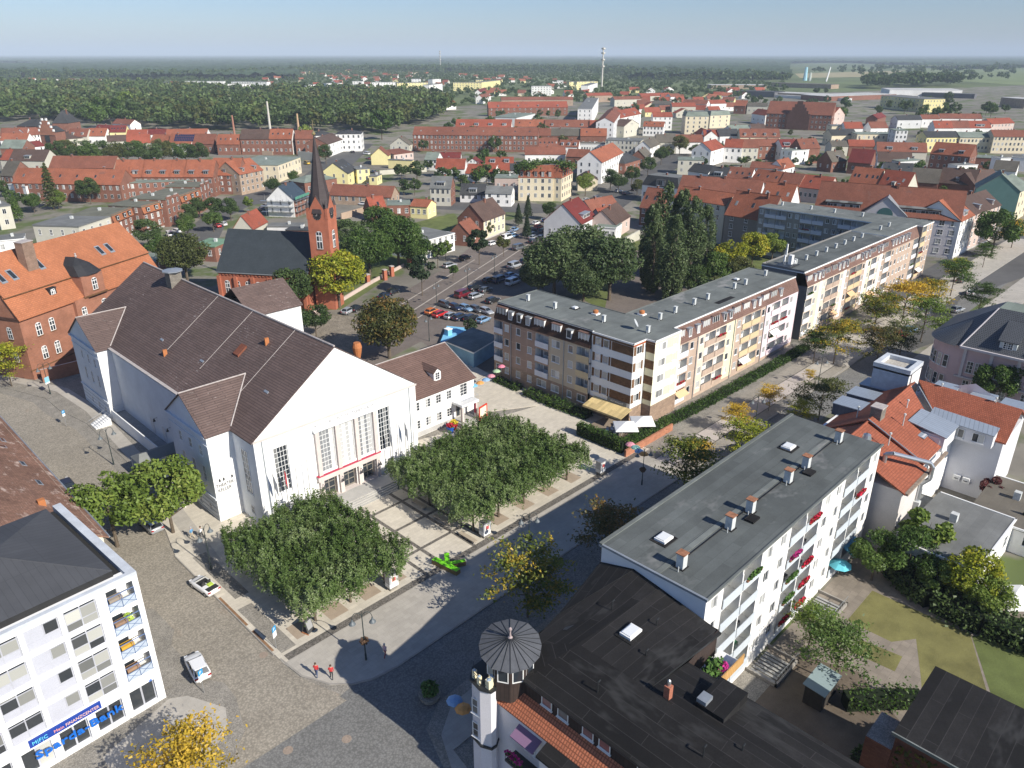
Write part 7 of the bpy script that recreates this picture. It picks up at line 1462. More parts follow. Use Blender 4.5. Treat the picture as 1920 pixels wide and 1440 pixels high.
# ---------------------------------------------------------------- vegetation
nr=np.random.default_rng(4)
def unitv(n): v=nr.normal(size=(n,3)); return v/np.linalg.norm(v,axis=1,keepdims=True)
def leafmesh(name,P,out,size,m,asp=.62,up=.35):
    n=len(P); nn=out*.9+unitv(n)*1.0+np.array([0,0,up]); nn/=np.linalg.norm(nn,axis=1,keepdims=True)
    a=np.cross(nn,unitv(n)); a/=np.maximum(np.linalg.norm(a,axis=1,keepdims=True),1e-6); b=np.cross(nn,a); s=(np.ones(n)*size if np.isscalar(size) else size)*nr.uniform(.65,1.3,n); s=s[:,None]
    V=np.stack([P-a*s*.5*asp-b*s*.5,P+a*s*.5*asp-b*s*.5,P+a*s*.3*asp+b*s*.5,P-a*s*.3*asp+b*s*.5],1).reshape(-1,3).astype(np.float32)
    me=bpy.data.meshes.new(name); me.vertices.add(4*n); me.vertices.foreach_set('co',V.ravel()); me.loops.add(4*n); me.loops.foreach_set('vertex_index',np.arange(4*n,dtype=np.int32))
    me.polygons.add(n); me.polygons.foreach_set('loop_start',np.arange(0,4*n,4,dtype=np.int32)); me.polygons.foreach_set('loop_total',np.full(n,4,dtype=np.int32)); me.materials.append(m); me.update(calc_edges=True); return me
def blobs(C,Rb,n,shell=.75):
    "leaf points on clustered shells: centres C, radii Rb"
    w_=Rb**2/np.sum(Rb**2); k=nr.choice(len(C),n,p=w_); o=unitv(n); r=(shell+(1-shell)*nr.random(n))[:,None]*np.sqrt(nr.random(n))[:,None]**.25
    return C[k]+o*Rb[k][:,None]*r*np.array([1,1,.85]),o
BARK=mat('bark_grey_brown',(.12,.095,.07),.95,.3,3,fine=.15)
LM=dict(
 plane=leafmat('leaves_plane',(.055,.10,.02),(.12,.18,.052),(.22,.275,.12)),
 dark=leafmat('leaves_dark',(.025,.05,.015),(.065,.105,.032),(.11,.155,.05)),
 mid=leafmat('leaves_mid',(.03,.065,.014),(.075,.13,.03),(.13,.19,.045)),
 olive=leafmat('leaves_olive',(.05,.06,.02),(.095,.115,.035),(.16,.15,.05)),
 lime=leafmat('leaves_lime',(.07,.115,.02),(.17,.24,.045),(.27,.31,.07)),
 yg=leafmat('leaves_yellow_green',(.10,.14,.015),(.30,.33,.03),(.50,.40,.04)),
 yellow=leafmat('leaves_yellow',(.22,.17,.02),(.55,.38,.04),(.68,.42,.06)),
 mix=leafmat('leaves_green_gold',(.045,.075,.015),(.15,.18,.03),(.50,.33,.035)),
 rust=leafmat('leaves_rusty_green',(.04,.06,.02),(.10,.10,.03),(.24,.13,.035)),
 red=leafmat('leaves_wine',(.05,.015,.02),(.11,.03,.035),(.16,.06,.05)),
 conif=leafmat('needles',(.015,.032,.014),(.04,.065,.03),(.07,.095,.045)),
 popl=leafmat('leaves_poplar',(.04,.07,.025),(.09,.13,.05),(.15,.19,.085)))
def p_round(R=5,H=8,z0=3,nb=34,n=5200,leaf=.42,seed=0):
    C=unitv(nb)*np.array([R*.72,R*.72,H*.36]); C[:,2]+=z0+H*.5; C[:,2]+=np.where(C[:,2]<z0+H*.3,H*.08,0); Rb=nr.uniform(.22,.42,nb)*R; P,o=blobs(C,Rb,n); return P,o,leaf
def p_airy(R=4,H=5,z0=3.5,nb=42,n=4200,leaf=.27):
    th=nr.uniform(0,6.28,nb); rr=R*np.sqrt(nr.random(nb)); z=z0+H*nr.random(nb)**.8; rr*=np.sqrt(np.maximum(.15,1-((z-z0-H*.35)/(H*.75))**2)); C=np.stack([rr*np.cos(th),rr*np.sin(th),z],1)
    k=nr.integers(0,nb,n); u=nr.normal(size=(n,3))*np.array([.62,.62,.16]); dirv=np.stack([np.cos(th),np.sin(th),np.full(nb,.12)],1)[k]; P=C[k]+u*(.9)+dirv*nr.normal(0,.6,n)[:,None]-np.array([0,0,.10])*((u[:,:2]**2).sum(1))[:,None]; return P,np.tile([0,0,1.],(n,1)),leaf
def p_cone(R=3.2,H=12,z0=1.5,n=4800,leaf=.42,rag=.35):
    t=nr.random(n)**.75; lay=np.floor(t*14)/14; t2=lay+(t-lay)*.6; a=nr.uniform(0,6.28,n); lob=1+rag*np.sin(a*5+lay*40)*.6+rag*.3*np.sin(a*11+lay*17)
    r=R*(1-t2)**.85*lob*(.55+.45*nr.random(n))*(1-.5*(t-lay)*14*.6); P=np.stack([r*np.cos(a),r*np.sin(a),z0+t2*H],1); o=np.stack([np.cos(a),np.sin(a),np.full(n,-.2)],1); return P,o,leaf
def p_column(R=4.0,H=20,z0=1.5,n=9000,leaf=.42):
    nb=60; t=nr.random(nb)**1.15; a=nr.uniform(0,6.28,nb); prof=np.sin(np.pi*np.clip(t*.88+.1,0,1))**.6; rr=R*.62*prof; C=np.stack([rr*np.cos(a),rr*np.sin(a),z0+t*H],1); Rb=.26*R*prof+.3; k=nr.choice(nb,n); o=unitv(n); P=C[k]+o*Rb[k][:,None]*(.6+.4*nr.random(n))[:,None]*np.array([1,1,2.2]); return P,o,leaf
def p_plane(R=2.85,n=7600,leaf=.21):
    ns=62; x=nr.uniform(-R,R,ns); y=nr.uniform(-R,R,ns); top=5.2+nr.random(ns)*1.15-.05*(x*x+y*y)**.5; k=nr.integers(0,ns,int(n*.55)); t=nr.random(len(k)); P1=np.stack([x[k]+nr.normal(0,.13,len(k)),y[k]+nr.normal(0,.13,len(k)),3.9+(top[k]-3.9)*t],1)
    m_=n-len(k); qx=nr.uniform(-R,R,m_); qy=nr.uniform(-R,R,m_); rr=np.maximum(abs(qx),abs(qy))/R; P2=np.stack([qx,qy,3.5+(1-rr**4)*1.3*nr.random(m_)**.4+nr.normal(0,.3,m_)-.5*rr**3*nr.random(m_)+.2],1); P=np.concatenate([P1,P2]); o=np.stack([P[:,0],P[:,1],np.full(n,1.2)],1); o/=np.linalg.norm(o,axis=1,keepdims=True)+1e-6; return P,o,leaf
def p_bush(R=1.5,H=2,n=1400,leaf=.26):
    C=unitv(14)*np.array([R*.6,R*.6,H*.3]); C[:,2]=np.abs(C[:,2])+H*.35; P,o=blobs(C,nr.uniform(.3,.5,14)*R,n); P[:,2]=np.maximum(P[:,2],.05); return P,o,leaf
PROTO={}
def proto(kind,v):
    if (kind,v) in PROTO: return PROTO[(kind,v)]
    f=dict(round=p_round,airy=p_airy,cone=p_cone,column=p_column,plane=p_plane,bush=p_bush,rag=lambda:p_cone(3.6,17,1.5,5200,.5,.7),big=lambda:p_round(7,11,3,60,11000,.5),small=lambda:p_round(1.8,3.2,1.8,16,1500,.3),far=lambda:p_round(5,8,3,20,900,.9))[kind]
    P,o,leaf=f(); cm=leafmesh('crown',P,o,leaf,LM['mid'])
    b=MB(); h=dict(round=6,airy=6.5,cone=10,column=16,plane=4.6,bush=.8,rag=15,big=9,small=3.4,far=5)[kind]; r=dict(round=.24,airy=.13,cone=.2,column=.35,plane=.17,bush=.06,rag=.3,big=.42,small=.07,far=.25)[kind]
    b.tube((0,0,-.05),(0,0,h*.45),r,r*.8,BARK,7); b.tube((0,0,h*.45),(.1,.05,h),r*.8,r*.35,BARK,7)
    if kind not in('bush','cone','rag','far'):
        for i in range(6): a=i*1.05+v; R_=dict(round=3,airy=2.8,column=1.2,plane=2.2,big=4.5,small=1)[kind]; z=h*(.42+.08*i); b.tube((0,0,z),(R_*math.cos(a),R_*math.sin(a),z+h*.28),r*.5,r*.15,BARK,5)
    tm=setmesh('trunk',b.v,b.f,b.m,b.mats); PROTO[(kind,v)]=(cm,tm); return cm,tm
ntree=0
def tree(kind,x,y,s=1.,m='mid',label=None,group=None,name='tree',cat='tree',sz=None,z=0):
    global ntree; ntree+=1; v=ntree%3 if kind in('round','airy','plane','far','big') else ntree%2
    cm,tm=proto(kind,v); t=thing(name,label,cat,(x,y,z),nr.uniform(0,6.28),group); t.scale=(s,s,sz or s)
    c=put(cm,'crown',t,(0,0,0)); c.material_slots[0].link='OBJECT'; c.material_slots[0].material=LM[m]
    if kind not in('bush',): put(tm,'trunk',t,(0,0,0))
    return t
for i,x in enumerate((31.6,36.2,41.0)):
    for j,y in enumerate((61.4,65.9,70.4,74.6)):
        tree('plane',x+nr.uniform(-.2,.2),y+nr.uniform(-.2,.2),1,'plane','clipped plane tree in the smaller square block nearest the corner of the theatre street',group='plane trees of the smaller block',name='plane_tree')
for i,x in enumerate((55.6,60.1,64.6,69.1,73.7)):
    for j,y in enumerate((61.4,65.9,70.4,74.6)):
        tree('plane',x+nr.uniform(-.2,.2),y+nr.uniform(-.2,.2),1,'plane','clipped plane tree in the larger block towards the cafe terrace',group='plane trees of the larger block',name='plane_tree')
TR=[ # kind, px,py,z of crown middle, scale, leaves, label
('round',205,962,5,.98,'lime','left of two yellow-green maples beside the theatre cellar'),('round',312,938,5,.98,'lime','right of two yellow-green maples, in the grassy tree bed'),
('airy',338,1446,4,.92,'yellow','big golden tree in front of the bank at the lower left'),('airy',12,688,4,.95,'yg','small yellow-green tree at the left edge by the brick building'),
('airy',990,1095,4.5,1.1,'mix','shaded green and gold tree next to the black roofs'),('airy',1150,1000,5,1.0,'rust','rust-tinged tree in the shade of the white slab'),
('airy',1285,890,4,1.05,'mix','dark locust tree with golden crown top before the slab corner'),('airy',1400,825,4,.85,'yg','round yellow-green tree half behind the white slab roof'),
('airy',1312,808,6,.55,'yellow','thin yellow tree nearest the cafe hedge'),('airy',1386,763,5,.6,'yellow','orange-yellow young tree in the light paving strip'),('airy',1448,722,5,.55,'yellow','small airy yellow tree with its red-brown ring'),
('airy',1543,738,5,.95,'olive','dark airy tree between promenade and red roofs'),('airy',1505,775,3,.6,'yg','small gold-green tree peeping over the slab roof'),('airy',1521,692,2.5,.28,'yellow','tiny yellow sapling in the shade'),
('airy',1572,630,6,1.15,'mix','gold-topped tree before the gap between the prefab blocks'),('airy',1530,648,4,.8,'mid','green tree at the end of the long hedge'),('airy',1645,585,6,1.2,'mix','large golden tree before the long pastel block'),
('airy',1700,560,6,1.25,'yellow','brightest yellow tree of the street row'),('airy',1745,548,6,1.05,'mix','green-gold tree right of the brightest yellow one'),('airy',1790,520,5,1.1,'mid','green tree at the far crossing'),
('airy',1735,600,5,1.15,'lime','feathery green tree beside the red car'),('airy',1648,655,4,1.0,'rust','brownish shaded tree behind the lift tower'),('airy',1690,650,3,.95,'olive','dark shaded tree left of the villa'),
('airy',1795,495,5,.8,'yg','small yellow-green tree behind the long prefab block'),('airy',1840,560,5,1.0,'dark','dark tree above the villa roof'),('round',1868,440,7,1.35,'mid','tall dark-trunked tree at the wide street, right'),('airy',1905,430,6,1.1,'yellow','orange-yellow tree cut by the right edge'),
('airy',1850,470,5,.8,'mid','loose green tree under the tall dark-trunked one'),
('small',790,515,5.5,2.15,'conif','slim dark pyramidal tree in the middle of the car park'),('small',849,508,2.6,.9,'mid','tiny round-headed tree in the car park'),('small',898,462,5.5,2.1,'conif','dark slim tree by the parked estate cars'),
('small',820,478,4,1.6,'mid','light green street tree before the white flat-roofed house'),('small',835,470,3,1.2,'lime','sparse young tree before the white flat-roofed house'),('small',944,460,3.5,1.3,'olive','small olive tree at the upper parking rows'),
('cone',972,398,5,.62,'conif','left conifer of three beside the upper parking rows'),('cone',990,385,5,.66,'conif','right conifer of three beside the upper parking rows'),('cone',988,420,5,.62,'conif','front conifer of three beside the upper parking rows'),('round',1030,392,4,.62,'dark','round dark tree at the cream corner house'),('small',917,430,3,1.1,'olive','thin tree before the brown-roofed cream house'),
('big',727,620,6,.92,'rust','big rust-tinged green tree behind the theatre annex'),('round',545,545,6,1.05,'dark','dark round tree between theatre and church'),('big',632,525,7,1.0,'yg','big glowing yellow-green maple in front of the church tower'),
('round',590,600,4,.7,'dark','shaded dark tree under the yellow maple'),('big',690,465,8,1.0,'mid','large green tree right of the church, nearest the tower'),('big',745,450,8,1.05,'mid','large green tree right of the church, in the middle'),('big',780,470,5,.7,'mid','large green tree right of the church, by the white house'),
('round',710,420,7,1.2,'mid','round treetop behind the large green trees'),('round',650,440,5,.9,'dark','dark treetop touching the church tower'),('round',665,500,4,1.,'dark','dark tree behind the brick gate piers'),
('big',345,487,6,.95,'olive','large olive tree beside the brick building'),('round',275,440,5,.9,'dark','dark round tree before the zigzag brick row'),('round',300,470,4,.8,'mid','green tree before the market stalls'),('round',232,458,3,.55,'mid','low bushy tree by the awnings'),
('round',352,400,5,.75,'dark','street tree beside the zigzag row, first'),('round',372,385,5,.75,'dark','street tree beside the zigzag row, second'),('round',400,385,5,.75,'dark','street tree beside the zigzag row, third'),('round',430,388,5,.75,'dark','street tree beside the zigzag row, fourth'),('round',398,413,4,.7,'mid','round street tree near the green flat roof'),('round',350,425,4,.7,'mid','bushy street tree near the green flat roof'),
('small',467,385,3,1.3,'lime','bright green young street tree by the road bend'),('round',510,345,5,.75,'dark','round tree before the cream gabled parapet'),('round',550,330,4,.6,'mid','small tree before the cream gabled parapet'),('round',610,290,5,.95,'dark','dark tree behind the spire'),
('rag',92,350,9,1.0,'olive','tall ragged conifer at the left'),('round',165,355,6,1.0,'dark','dense dark tree right of the ragged conifer'),('round',108,378,3,.7,'lime','bright green tree at the foot of the ragged conifer'),('cone',30,395,4,.8,'mid','dark conical shrub trees at the left edge'),('round',62,385,3,.7,'mid','leafy tree left of the ragged conifer'),
('round',380,325,4,.6,'mid','round tree before the dormer row'),('round',500,270,4,.8,'mid','green tree before the dark brown roof, left'),('round',480,265,4,.8,'lime','green tree before the dark brown roof, right'),('round',570,270,4,.6,'mid','small tree before the red-brown roof'),
('big',1040,500,8,1.15,'popl','broad tree left behind the L-shaped block'),('big',1090,480,9,1.25,'popl','broad tree in the middle behind the L-shaped block'),('big',1145,505,8,1.15,'popl','broad tree right behind the L-shaped block'),('big',1095,535,5,.8,'popl','low broad tree close to the grey roof'),('big',1010,520,5,.7,'popl','low spreading tree near the white van'),
('column',1222,470,10,1.0,'popl','left poplar of the tall poplar group'),('column',1246,440,12,1.18,'popl','tallest poplar of the group'),('column',1275,450,11,1.1,'popl','poplar right of the tallest one'),('column',1298,455,11,1.05,'popl','fourth poplar of the group'),('column',1322,450,9,.85,'popl','slim poplar standing apart on the right'),('column',1262,500,9,1.0,'popl','front poplar of the tall group'),('column',1225,500,7,.85,'popl','low front poplar of the tall group'),
('round',1370,492,4,.95,'yg','yellow-green tree behind the L-shaped block, left'),('round',1412,475,4,.95,'yg','yellow-green tree behind the L-shaped block, middle'),('round',1340,515,4,.9,'mid','green tree at the poplar feet'),('round',1450,465,4,.8,'lime','lime tree beside the antenna roof'),('round',1482,460,4,.8,'rust','reddish tree beside the antenna roof'),('round',1300,540,3,.8,'dark','dark undergrowth tree below the poplars'),('round',1385,520,3,.8,'olive','olive tree close behind the flat roof'),
('round',1098,350,4,.9,'lime','pale street tree right of the cream corner house'),('round',1145,340,4,.85,'dark','dark street tree before the tall white building'),('round',1160,345,4,.8,'dark','second dark street tree by the parked cars'),('round',1185,330,4,.8,'dark','third dark street tree by the parked cars'),('round',1215,315,4,.85,'dark','street tree beside the grey-beige cube house'),('round',1240,295,4,.9,'dark','street tree farther up the street'),('round',1275,275,5,1.1,'olive','large olive street tree at the crossing'),('round',1195,352,3,.6,'olive','small olive tree before the ornamental gable'),
('round',1905,730,3,.8,'mid','round green tree before the pink villa, right'),('round',1862,735,3,.75,'mid','round green tree before the pink villa, left'),
('round',1700,1065,2,.66,'mid','bushy tree by the flat annex, middle of the garden edge'),('round',1640,1062,2,.6,'mid','dark bush at the corner of the white slab'),('small',1735,1010,4,1.6,'lime','light green tree beside the flat annex'),('round',1815,1100,2.5,.66,'yg','yellow-green bushy tree at the garden edge'),('round',1850,1140,1.5,.5,'lime','green bush near the white parasol'),('round',1755,1105,1.5,.5,'mid','dark bush in the garden row'),
('airy',1570,1250,2.2,.85,'mid','feathery tree beside the bin shed'),('airy',1520,1190,2,.6,'lime','pale feathery branch tree near the cellar stairs'),('small',1855,932,1.5,.9,'red','wine-red shrub by the white house'),('cone',1918,985,2,.35,'conif','small dark conifer at the right edge'),
('small',690,700,2,1.0,'mid','small tree behind the annex roof') if 0 else ('small',880,620,2,1.,'conif','small dark shrub before the pavilion'),
]
for kind,px,py,z,s,m,l in TR:
    x,y=T(px,py,z*1.0); tree(kind,x,y,s,m,l if l.split()[0] not in('left','right','second','third','fourth','front') else l)
# hedgerow of mature trees in front of the solar roof, and lone park trees
for k in range(13):
    px=108+k*22+nr.uniform(-4,4); x,y=T(px,292+nr.uniform(-5,6),6); tree('round',x,y,nr.uniform(1.05,1.35),['dark','olive','dark','mid'][k%4],'mature tree of the dense row behind the orange dormer houses',group='tree row behind the dormer houses')
for px,py,s,m,l in((62*1+145,222,2.4,'mid','huge rounded park tree right of the chapel'),(240,205,2.2,'lime','huge light green park tree'),(180,226,1.9,'mid','round park tree beside the big dark roof'),(120,243,1.2,'mid','park tree beside the chapel gable'),(715,240,1.9,'mid','big rounded park tree by the road'),(570,245,1.1,'lime','bright small park tree beside the ochre chimney')): x,y=T(px,py,8); tree('far',x,y,s,m,l)
# garden and courtyard trees among the roofs
FOOT=[]
for o in bpy.data.objects:
    if o.parent is None and o.type=='EMPTY' and o.get('category') and o.name.split('.')[0] not in('tree','plane_tree','car'):
        ws=[c for c in o.children if c.name.startswith('wall')]
        if ws:
            M_=Matrix.Translation(o.location)@Matrix.Rotation(o.rotation_euler.z,4,'Z'); bb=[M_@Vector(q) for q in ws[0].bound_box]
            lb=[Vector(q) for q in ws[0].bound_box]; FOOT.append((M_.inverted(),min(q.x for q in lb),max(q.x for q in lb),min(q.y for q in lb),max(q.y for q in lb)))
FA=np.array([[*(f[0].col[0][:2]),*(f[0].col[1][:2]),*(f[0].col[3][:2]),*f[1:]] for f in FOOT])
def free(x,y,r):
    lx=FA[:,0]*x+FA[:,2]*y+FA[:,4]; ly=FA[:,1]*x+FA[:,3]*y+FA[:,5]
    return not np.any((lx>FA[:,6]-r)&(lx<FA[:,7]+r)&(ly>FA[:,8]-r)&(ly<FA[:,9]+r))
def pix(x,y,z=0):
    c,s=math.cos(TH),math.sin(TH); X=x*c-y*s; Y=x*s+y*c; zz=z-HC; d=Y*math.cos(PITCH)-zz*math.sin(PITCH); u=Y*math.sin(PITCH)+zz*math.cos(PITCH); return 960+FPX*X/d,720-FPX*u/d
GTL='green garden tree among the courtyards of the old town'
def scatter(n,poly,kinds,smin,smax,label,group,r=2.5,street=None):
    got=0; tries=0
    xs=[p[0] for p in poly]; ys=[p[1] for p in poly]
    while got<n and tries<n*40:
        tries+=1; px=nr.uniform(min(xs),max(xs)); py=nr.uniform(min(ys),max(ys))
        ins=False; j=len(poly)-1
        for i in range(len(poly)):
            if (poly[i][1]>py)!=(poly[j][1]>py) and px<(poly[j][0]-poly[i][0])*(py-poly[i][1])/(poly[j][1]-poly[i][1])+poly[i][0]: ins=not ins
            j=i
        if not ins: continue
        x,y=T(px,py,0)
        if not free(x,y,r): continue
        s=nr.uniform(smin,smax); k=kinds[int(nr.integers(len(kinds)))]; tree('far' if math.hypot(x,y)>260 else 'round',x,y,s,k,label,group); got+=1
scatter(70,[(1200,250),(1560,250),(1900,240),(1900,420),(1560,360),(1300,330),(1230,300)],['dark','mid','olive'],.4,.72,GTL,'courtyard trees of the old town',1.2)
scatter(40,[(740,290),(1060,290),(1060,262),(1290,230),(1290,200),(900,215),(740,280)],['dark','mid','olive','dark'],.6,1.05,'green garden tree between the middle rows of houses','garden trees of the middle rows',2)
scatter(26,[(780,310),(1000,310),(980,350),(760,372),(740,340)],['dark','mid','dark'],.5,.9,'dark green tree in the back gardens behind the cream corner house','back garden trees',2)
scatter(16,[(0,320),(100,310),(420,320),(400,350),(60,400),(0,400)],['dark','mid'],.5,.8,'green tree between brick rows at the left','trees between the brick rows',2)
scatter(26,[(1560,200),(1900,190),(1919,225),(1700,245),(1560,232)],['dark','dark','mid'],.9,1.5,'dark tree before the railway station','trees before the railway station',3)
scatter(24,[(1250,175),(1560,170),(1560,215),(1300,215)],['dark','dark','mid'],.7,1.1,'dark tree between school and factory sheds','trees between school and factory',3)
# woods that read as masses: every crown its own shape, one mesh
BASE=[p_round(5,nr.uniform(6.5,9.5),3,14,240,1.5)[:2] for _ in range(9)]
def wood(name,label,pts,m,zs=1.):
    Ps=[];Os=[];S=[]
    for (x,y,s,fr) in pts:
        P,o=BASE[int(nr.integers(5))]; n=max(24,int(len(P)*fr)); a=nr.uniform(0,6.28); ca,sa=math.cos(a),math.sin(a); k=nr.choice(len(P),n,replace=False)
        Q=P[k]*np.array([s,s,s*zs*nr.uniform(.85,1.15)]); Ps.append(np.stack([Q[:,0]*ca-Q[:,1]*sa+x,Q[:,0]*sa+Q[:,1]*ca+y,Q[:,2]],1)); Os.append(o[k]); S.append(np.full(n,1.2*s*math.sqrt(len(P)/n)*.9))
    me=leafmesh(name,np.concatenate(Ps),np.concatenate(Os),np.concatenate(S),m,asp=.9); o=bpy.data.objects.new(name,me); COL.objects.link(o); tag(o,label,'wood',None,'stuff'); return o
def inpoly(px,py,poly):
    ins=False; j=len(poly)-1
    for i in range(len(poly)):
        if (poly[i][1]>py)!=(poly[j][1]>py) and px<(poly[j][0]-poly[i][0])*(py-poly[i][1])/(poly[j][1]-poly[i][1])+poly[i][0]: ins=not ins
        j=i
    return ins
def woodpts(poly,cell,smin,smax,full=500,thin=1.):
    P0=[T(p[0],p[1],0) for p in poly]; xs=[p[0] for p in P0]; ys=[p[1] for p in P0]; out=[]
    n=int((max(xs)-min(xs))*(max(ys)-min(ys))/cell**2)
    X=nr.uniform(min(xs),max(xs),n); Y=nr.uniform(min(ys),max(ys),n)
    for x,y in zip(X,Y):
        if nr.random()>thin: continue
        px,py=pix(x,y)
        if py>90 and inpoly(px,py,poly) and free(x,y,3): D=math.hypot(x,y); out.append((x,y,nr.uniform(smin,smax),min(1,(full/D)**1.3)))
    return out
park=[(-60,166),(300,170),(480,182),(640,180),(790,186),(850,208),(820,226),(770,240),(715,262),(690,250),(600,246),(540,246),(380,246),(300,244),(262,244),(240,236),(150,232),(100,228),(-60,232)]
pp=woodpts(park,9.5,1.0,1.75); cut=len(pp)//2
wood('park_wood','dense dark green park wood behind the first rows of houses',[p for i,p in enumerate(pp) if i%5 in(0,2)],leafmat('leaves_wood_dark',(.035,.06,.02),(.075,.115,.038),(.12,.165,.06))); wood('park_wood','olive and yellowish crowns scattered in the park wood',[p for i,p in enumerate(pp) if i%5==4],LM['olive']); wood('park_wood','lighter green crowns mixed through the park wood',[p for i,p in enumerate(pp) if i%5 in(1,3)],leafmat('leaves_wood_mid',(.045,.08,.022),(.10,.15,.045),(.17,.215,.07)))
sub=[(-60,146),(400,150),(640,134),(900,130),(1120,138),(1300,150),(1480,160),(1480,176),(1260,206),(1120,196),(850,200),(640,180),(300,170),(-60,166)]
wood('suburb_trees','loose green treetops between the distant houses and slabs',woodpts(sub,17,.55,.95,650,.5),LM['dark'])
wood('suburb_trees','dark trees along the factory and the meadows',woodpts([(1480,138),(1640,128),(1919,128),(1919,150),(1850,165),(1760,160),(1650,150)],40,1.2,2.2,900,.16)+woodpts([(1620,160),(1790,155),(1800,163),(1620,168)],16,1.6,2.3,900,.8),LM['dark'])
# the far forest, a canopy of tree height that runs to the horizon
FM=mat('far_forest_canopy',(.045,.075,.035),1,.35,.02,fine=0,var2=.3)
az=np.radians(np.arange(-40,40.01,.16)); rad=[1250.]
while rad[-1]<31000: rad.append(rad[-1]*1.013)
rad=np.array(rad); A_,R_=np.meshgrid(az,rad); Xc=R_*np.sin(A_); Yc=R_*np.cos(A_); c_,s_=math.cos(TH),math.sin(TH); WX=Xc*c_+Yc*s_; WY=-Xc*s_+Yc*c_
hz=13+nr.normal(0,2.6,A_.shape)+3*np.sin(WX/310)*np.cos(WY/270); 
dd=Yc*math.cos(PITCH)+HC*math.sin(PITCH); PX=960+FPX*Xc/dd; PY=720-FPX*(Yc*math.sin(PITCH)-HC*math.cos(PITCH))/dd
near=1250+ (np.sin(PX/140)+np.sin(PX/57+2))*120
clear=(PX>1480)&(PY>124+6*np.sin(PX/90))&(PY<175)
clear|=(PY>150)|((PX>560)&(PX<1180)&(PY>132+4*np.sin(PX/60)))|((PX<230)&(PY>146))|((PX>1180)&(PX<=1480)&(PY>152))
clear|=(np.abs(PY-(121+3*np.sin(PX/200)))<1.2)&(np.sin(PX/130+1)>.75)
nA,nR=len(az),len(rad); V=np.stack([WX,WY,hz],-1).reshape(-1,3); idx=np.arange(nA*nR).reshape(nR,nA); q=np.stack([idx[:-1,:-1],idx[:-1,1:],idx[1:,1:],idx[1:,:-1]],-1).reshape(-1,4); keep=~(clear[:-1,:-1].reshape(-1)); q=q[keep][:,::-1]
me=setmesh('far_forest',V,list(q),np.zeros(len(q),np.int32),[FM]); o=bpy.data.objects.new('far_forest',me); COL.objects.link(o); tag(o,'endless dark forest running to the hazy horizon','forest',None,'stuff')
# skirt: a first row of crowns along the forest edge
wood('forest_edge','front edge of the far forest, single crowns blurring together',woodpts([(-60,140),(400,144),(600,130),(1100,129),(1480,150),(1480,158),(1200,150),(1100,138),(600,136),(400,150),(-60,147)],24,1.4,1.9,700,.7),LM['dark'])
FIELD=mat('far_field_straw',(.34,.30,.17),.95,.12,.01,fine=0); FIELD2=mat('far_field_green',(.17,.21,.09),.95,.15,.01,fine=0)
poly_sheet('field',[T(1490,138),T(1700,132),T(1640,144),T(1500,146)][::-1],.02,FIELD); poly_sheet('field',[T(1720,130),T(2000,124),T(2000,165),T(1800,152)][::-1],.015,FIELD2); poly_sheet('field',[T(120,122),T(300,121),T(300,122.5),T(120,123.5)][::-1],.02,FIELD)
# hedges and beds
HG=leafmat('leaves_hedge',(.02,.05,.01),(.06,.115,.022),(.12,.17,.04))
def hedge(path,w_,h,label,den=110,m=HG,leaf=.24,wild=.15,name='hedge',cat='hedge'):
    P=[];b=MB()
    for (a,c),(d,e) in zip(path[:-1],path[1:]):
        L=math.hypot(d-a,e-c); n=int(L*den*(w_+h)*.5); t=nr.random(n); u=Vector((d-a,e-c)).normalized(); nx,ny=-u.y,u.x
        k=nr.random(n); off=nr.uniform(-.5,.5,n)*w_; z=nr.random(n)*h; top=k<w_/(w_+2*h); z=np.where(top,h+nr.normal(0,wild,n),z); off=np.where(top,off,np.where(nr.random(n)<.5,-.5,.5)*w_+nr.normal(0,wild*.6,n))
        z+=.25*wild*8*np.sin(t*L*1.3)*.25
        P.append(np.stack([a+(d-a)*t+nx*off,c+(e-c)*t+ny*off,np.maximum(z,.05)],1))
        q=w_*.4; b.prism([(a+nx*q,c+ny*q),(a-nx*q,c-ny*q),(d-nx*q,e-ny*q),(d+nx*q,e+ny*q)],.02,h*.9,mat('hedge_inside_dark',(.012,.02,.008),1,0,1))  # near-black solid core filling the hedge behind its leaves
    P=np.concatenate(P); c=P.mean(0); c[2]=0; o_=np.tile([0,0,.6],(len(P),1)); me=leafmesh(name,P-c,o_,leaf,m); t=thing(name,label,cat,tuple(c)); put(me,'leaves',t,(0,0,0)); b.build('dark_core',t); return t
hedge([(98.5,61.2),(112,60.6),(126,60.5),(138,60.4),(150,60.6)],2.0,.95,'long clipped green hedge at the foot of the coloured prefab facade',80)
hedge([(86.2,69.5),(86.2,60.4),(97.5,60.2)],1.3,2.2,'tall overgrown hedge round the cafe terrace')
hedge([(91.8,86.5),(91.6,79),(91.9,72)],2.2,1.0,'low shrub bed along the shaded side of the prefab block',80,wild=.3)
hedge([(92.2,95),(92,88.5)],1.8,.7,'low shrub bed under the umbrellas at the block end',60,wild=.3)
hedge([(85,19.6),(82,14),(81.6,9),(82.2,4),(83,-4)],3.6,2.2,'thick dark hedge along the right side of the lawn',60,LM['dark'],.34,.5)
hedge([(60.5,15.2),(63.5,12.5),(65.8,10.2)],1.6,1.6,'wild rounded hedge between bin shed and workshop',70,wild=.4)
hedge([(52.5,11.4),(57,9.9),(60.6,7.4),(61.0,2),(61,-6)],1.1,3.4,'ivy-like green hedge climbing behind the brick workshop',100)
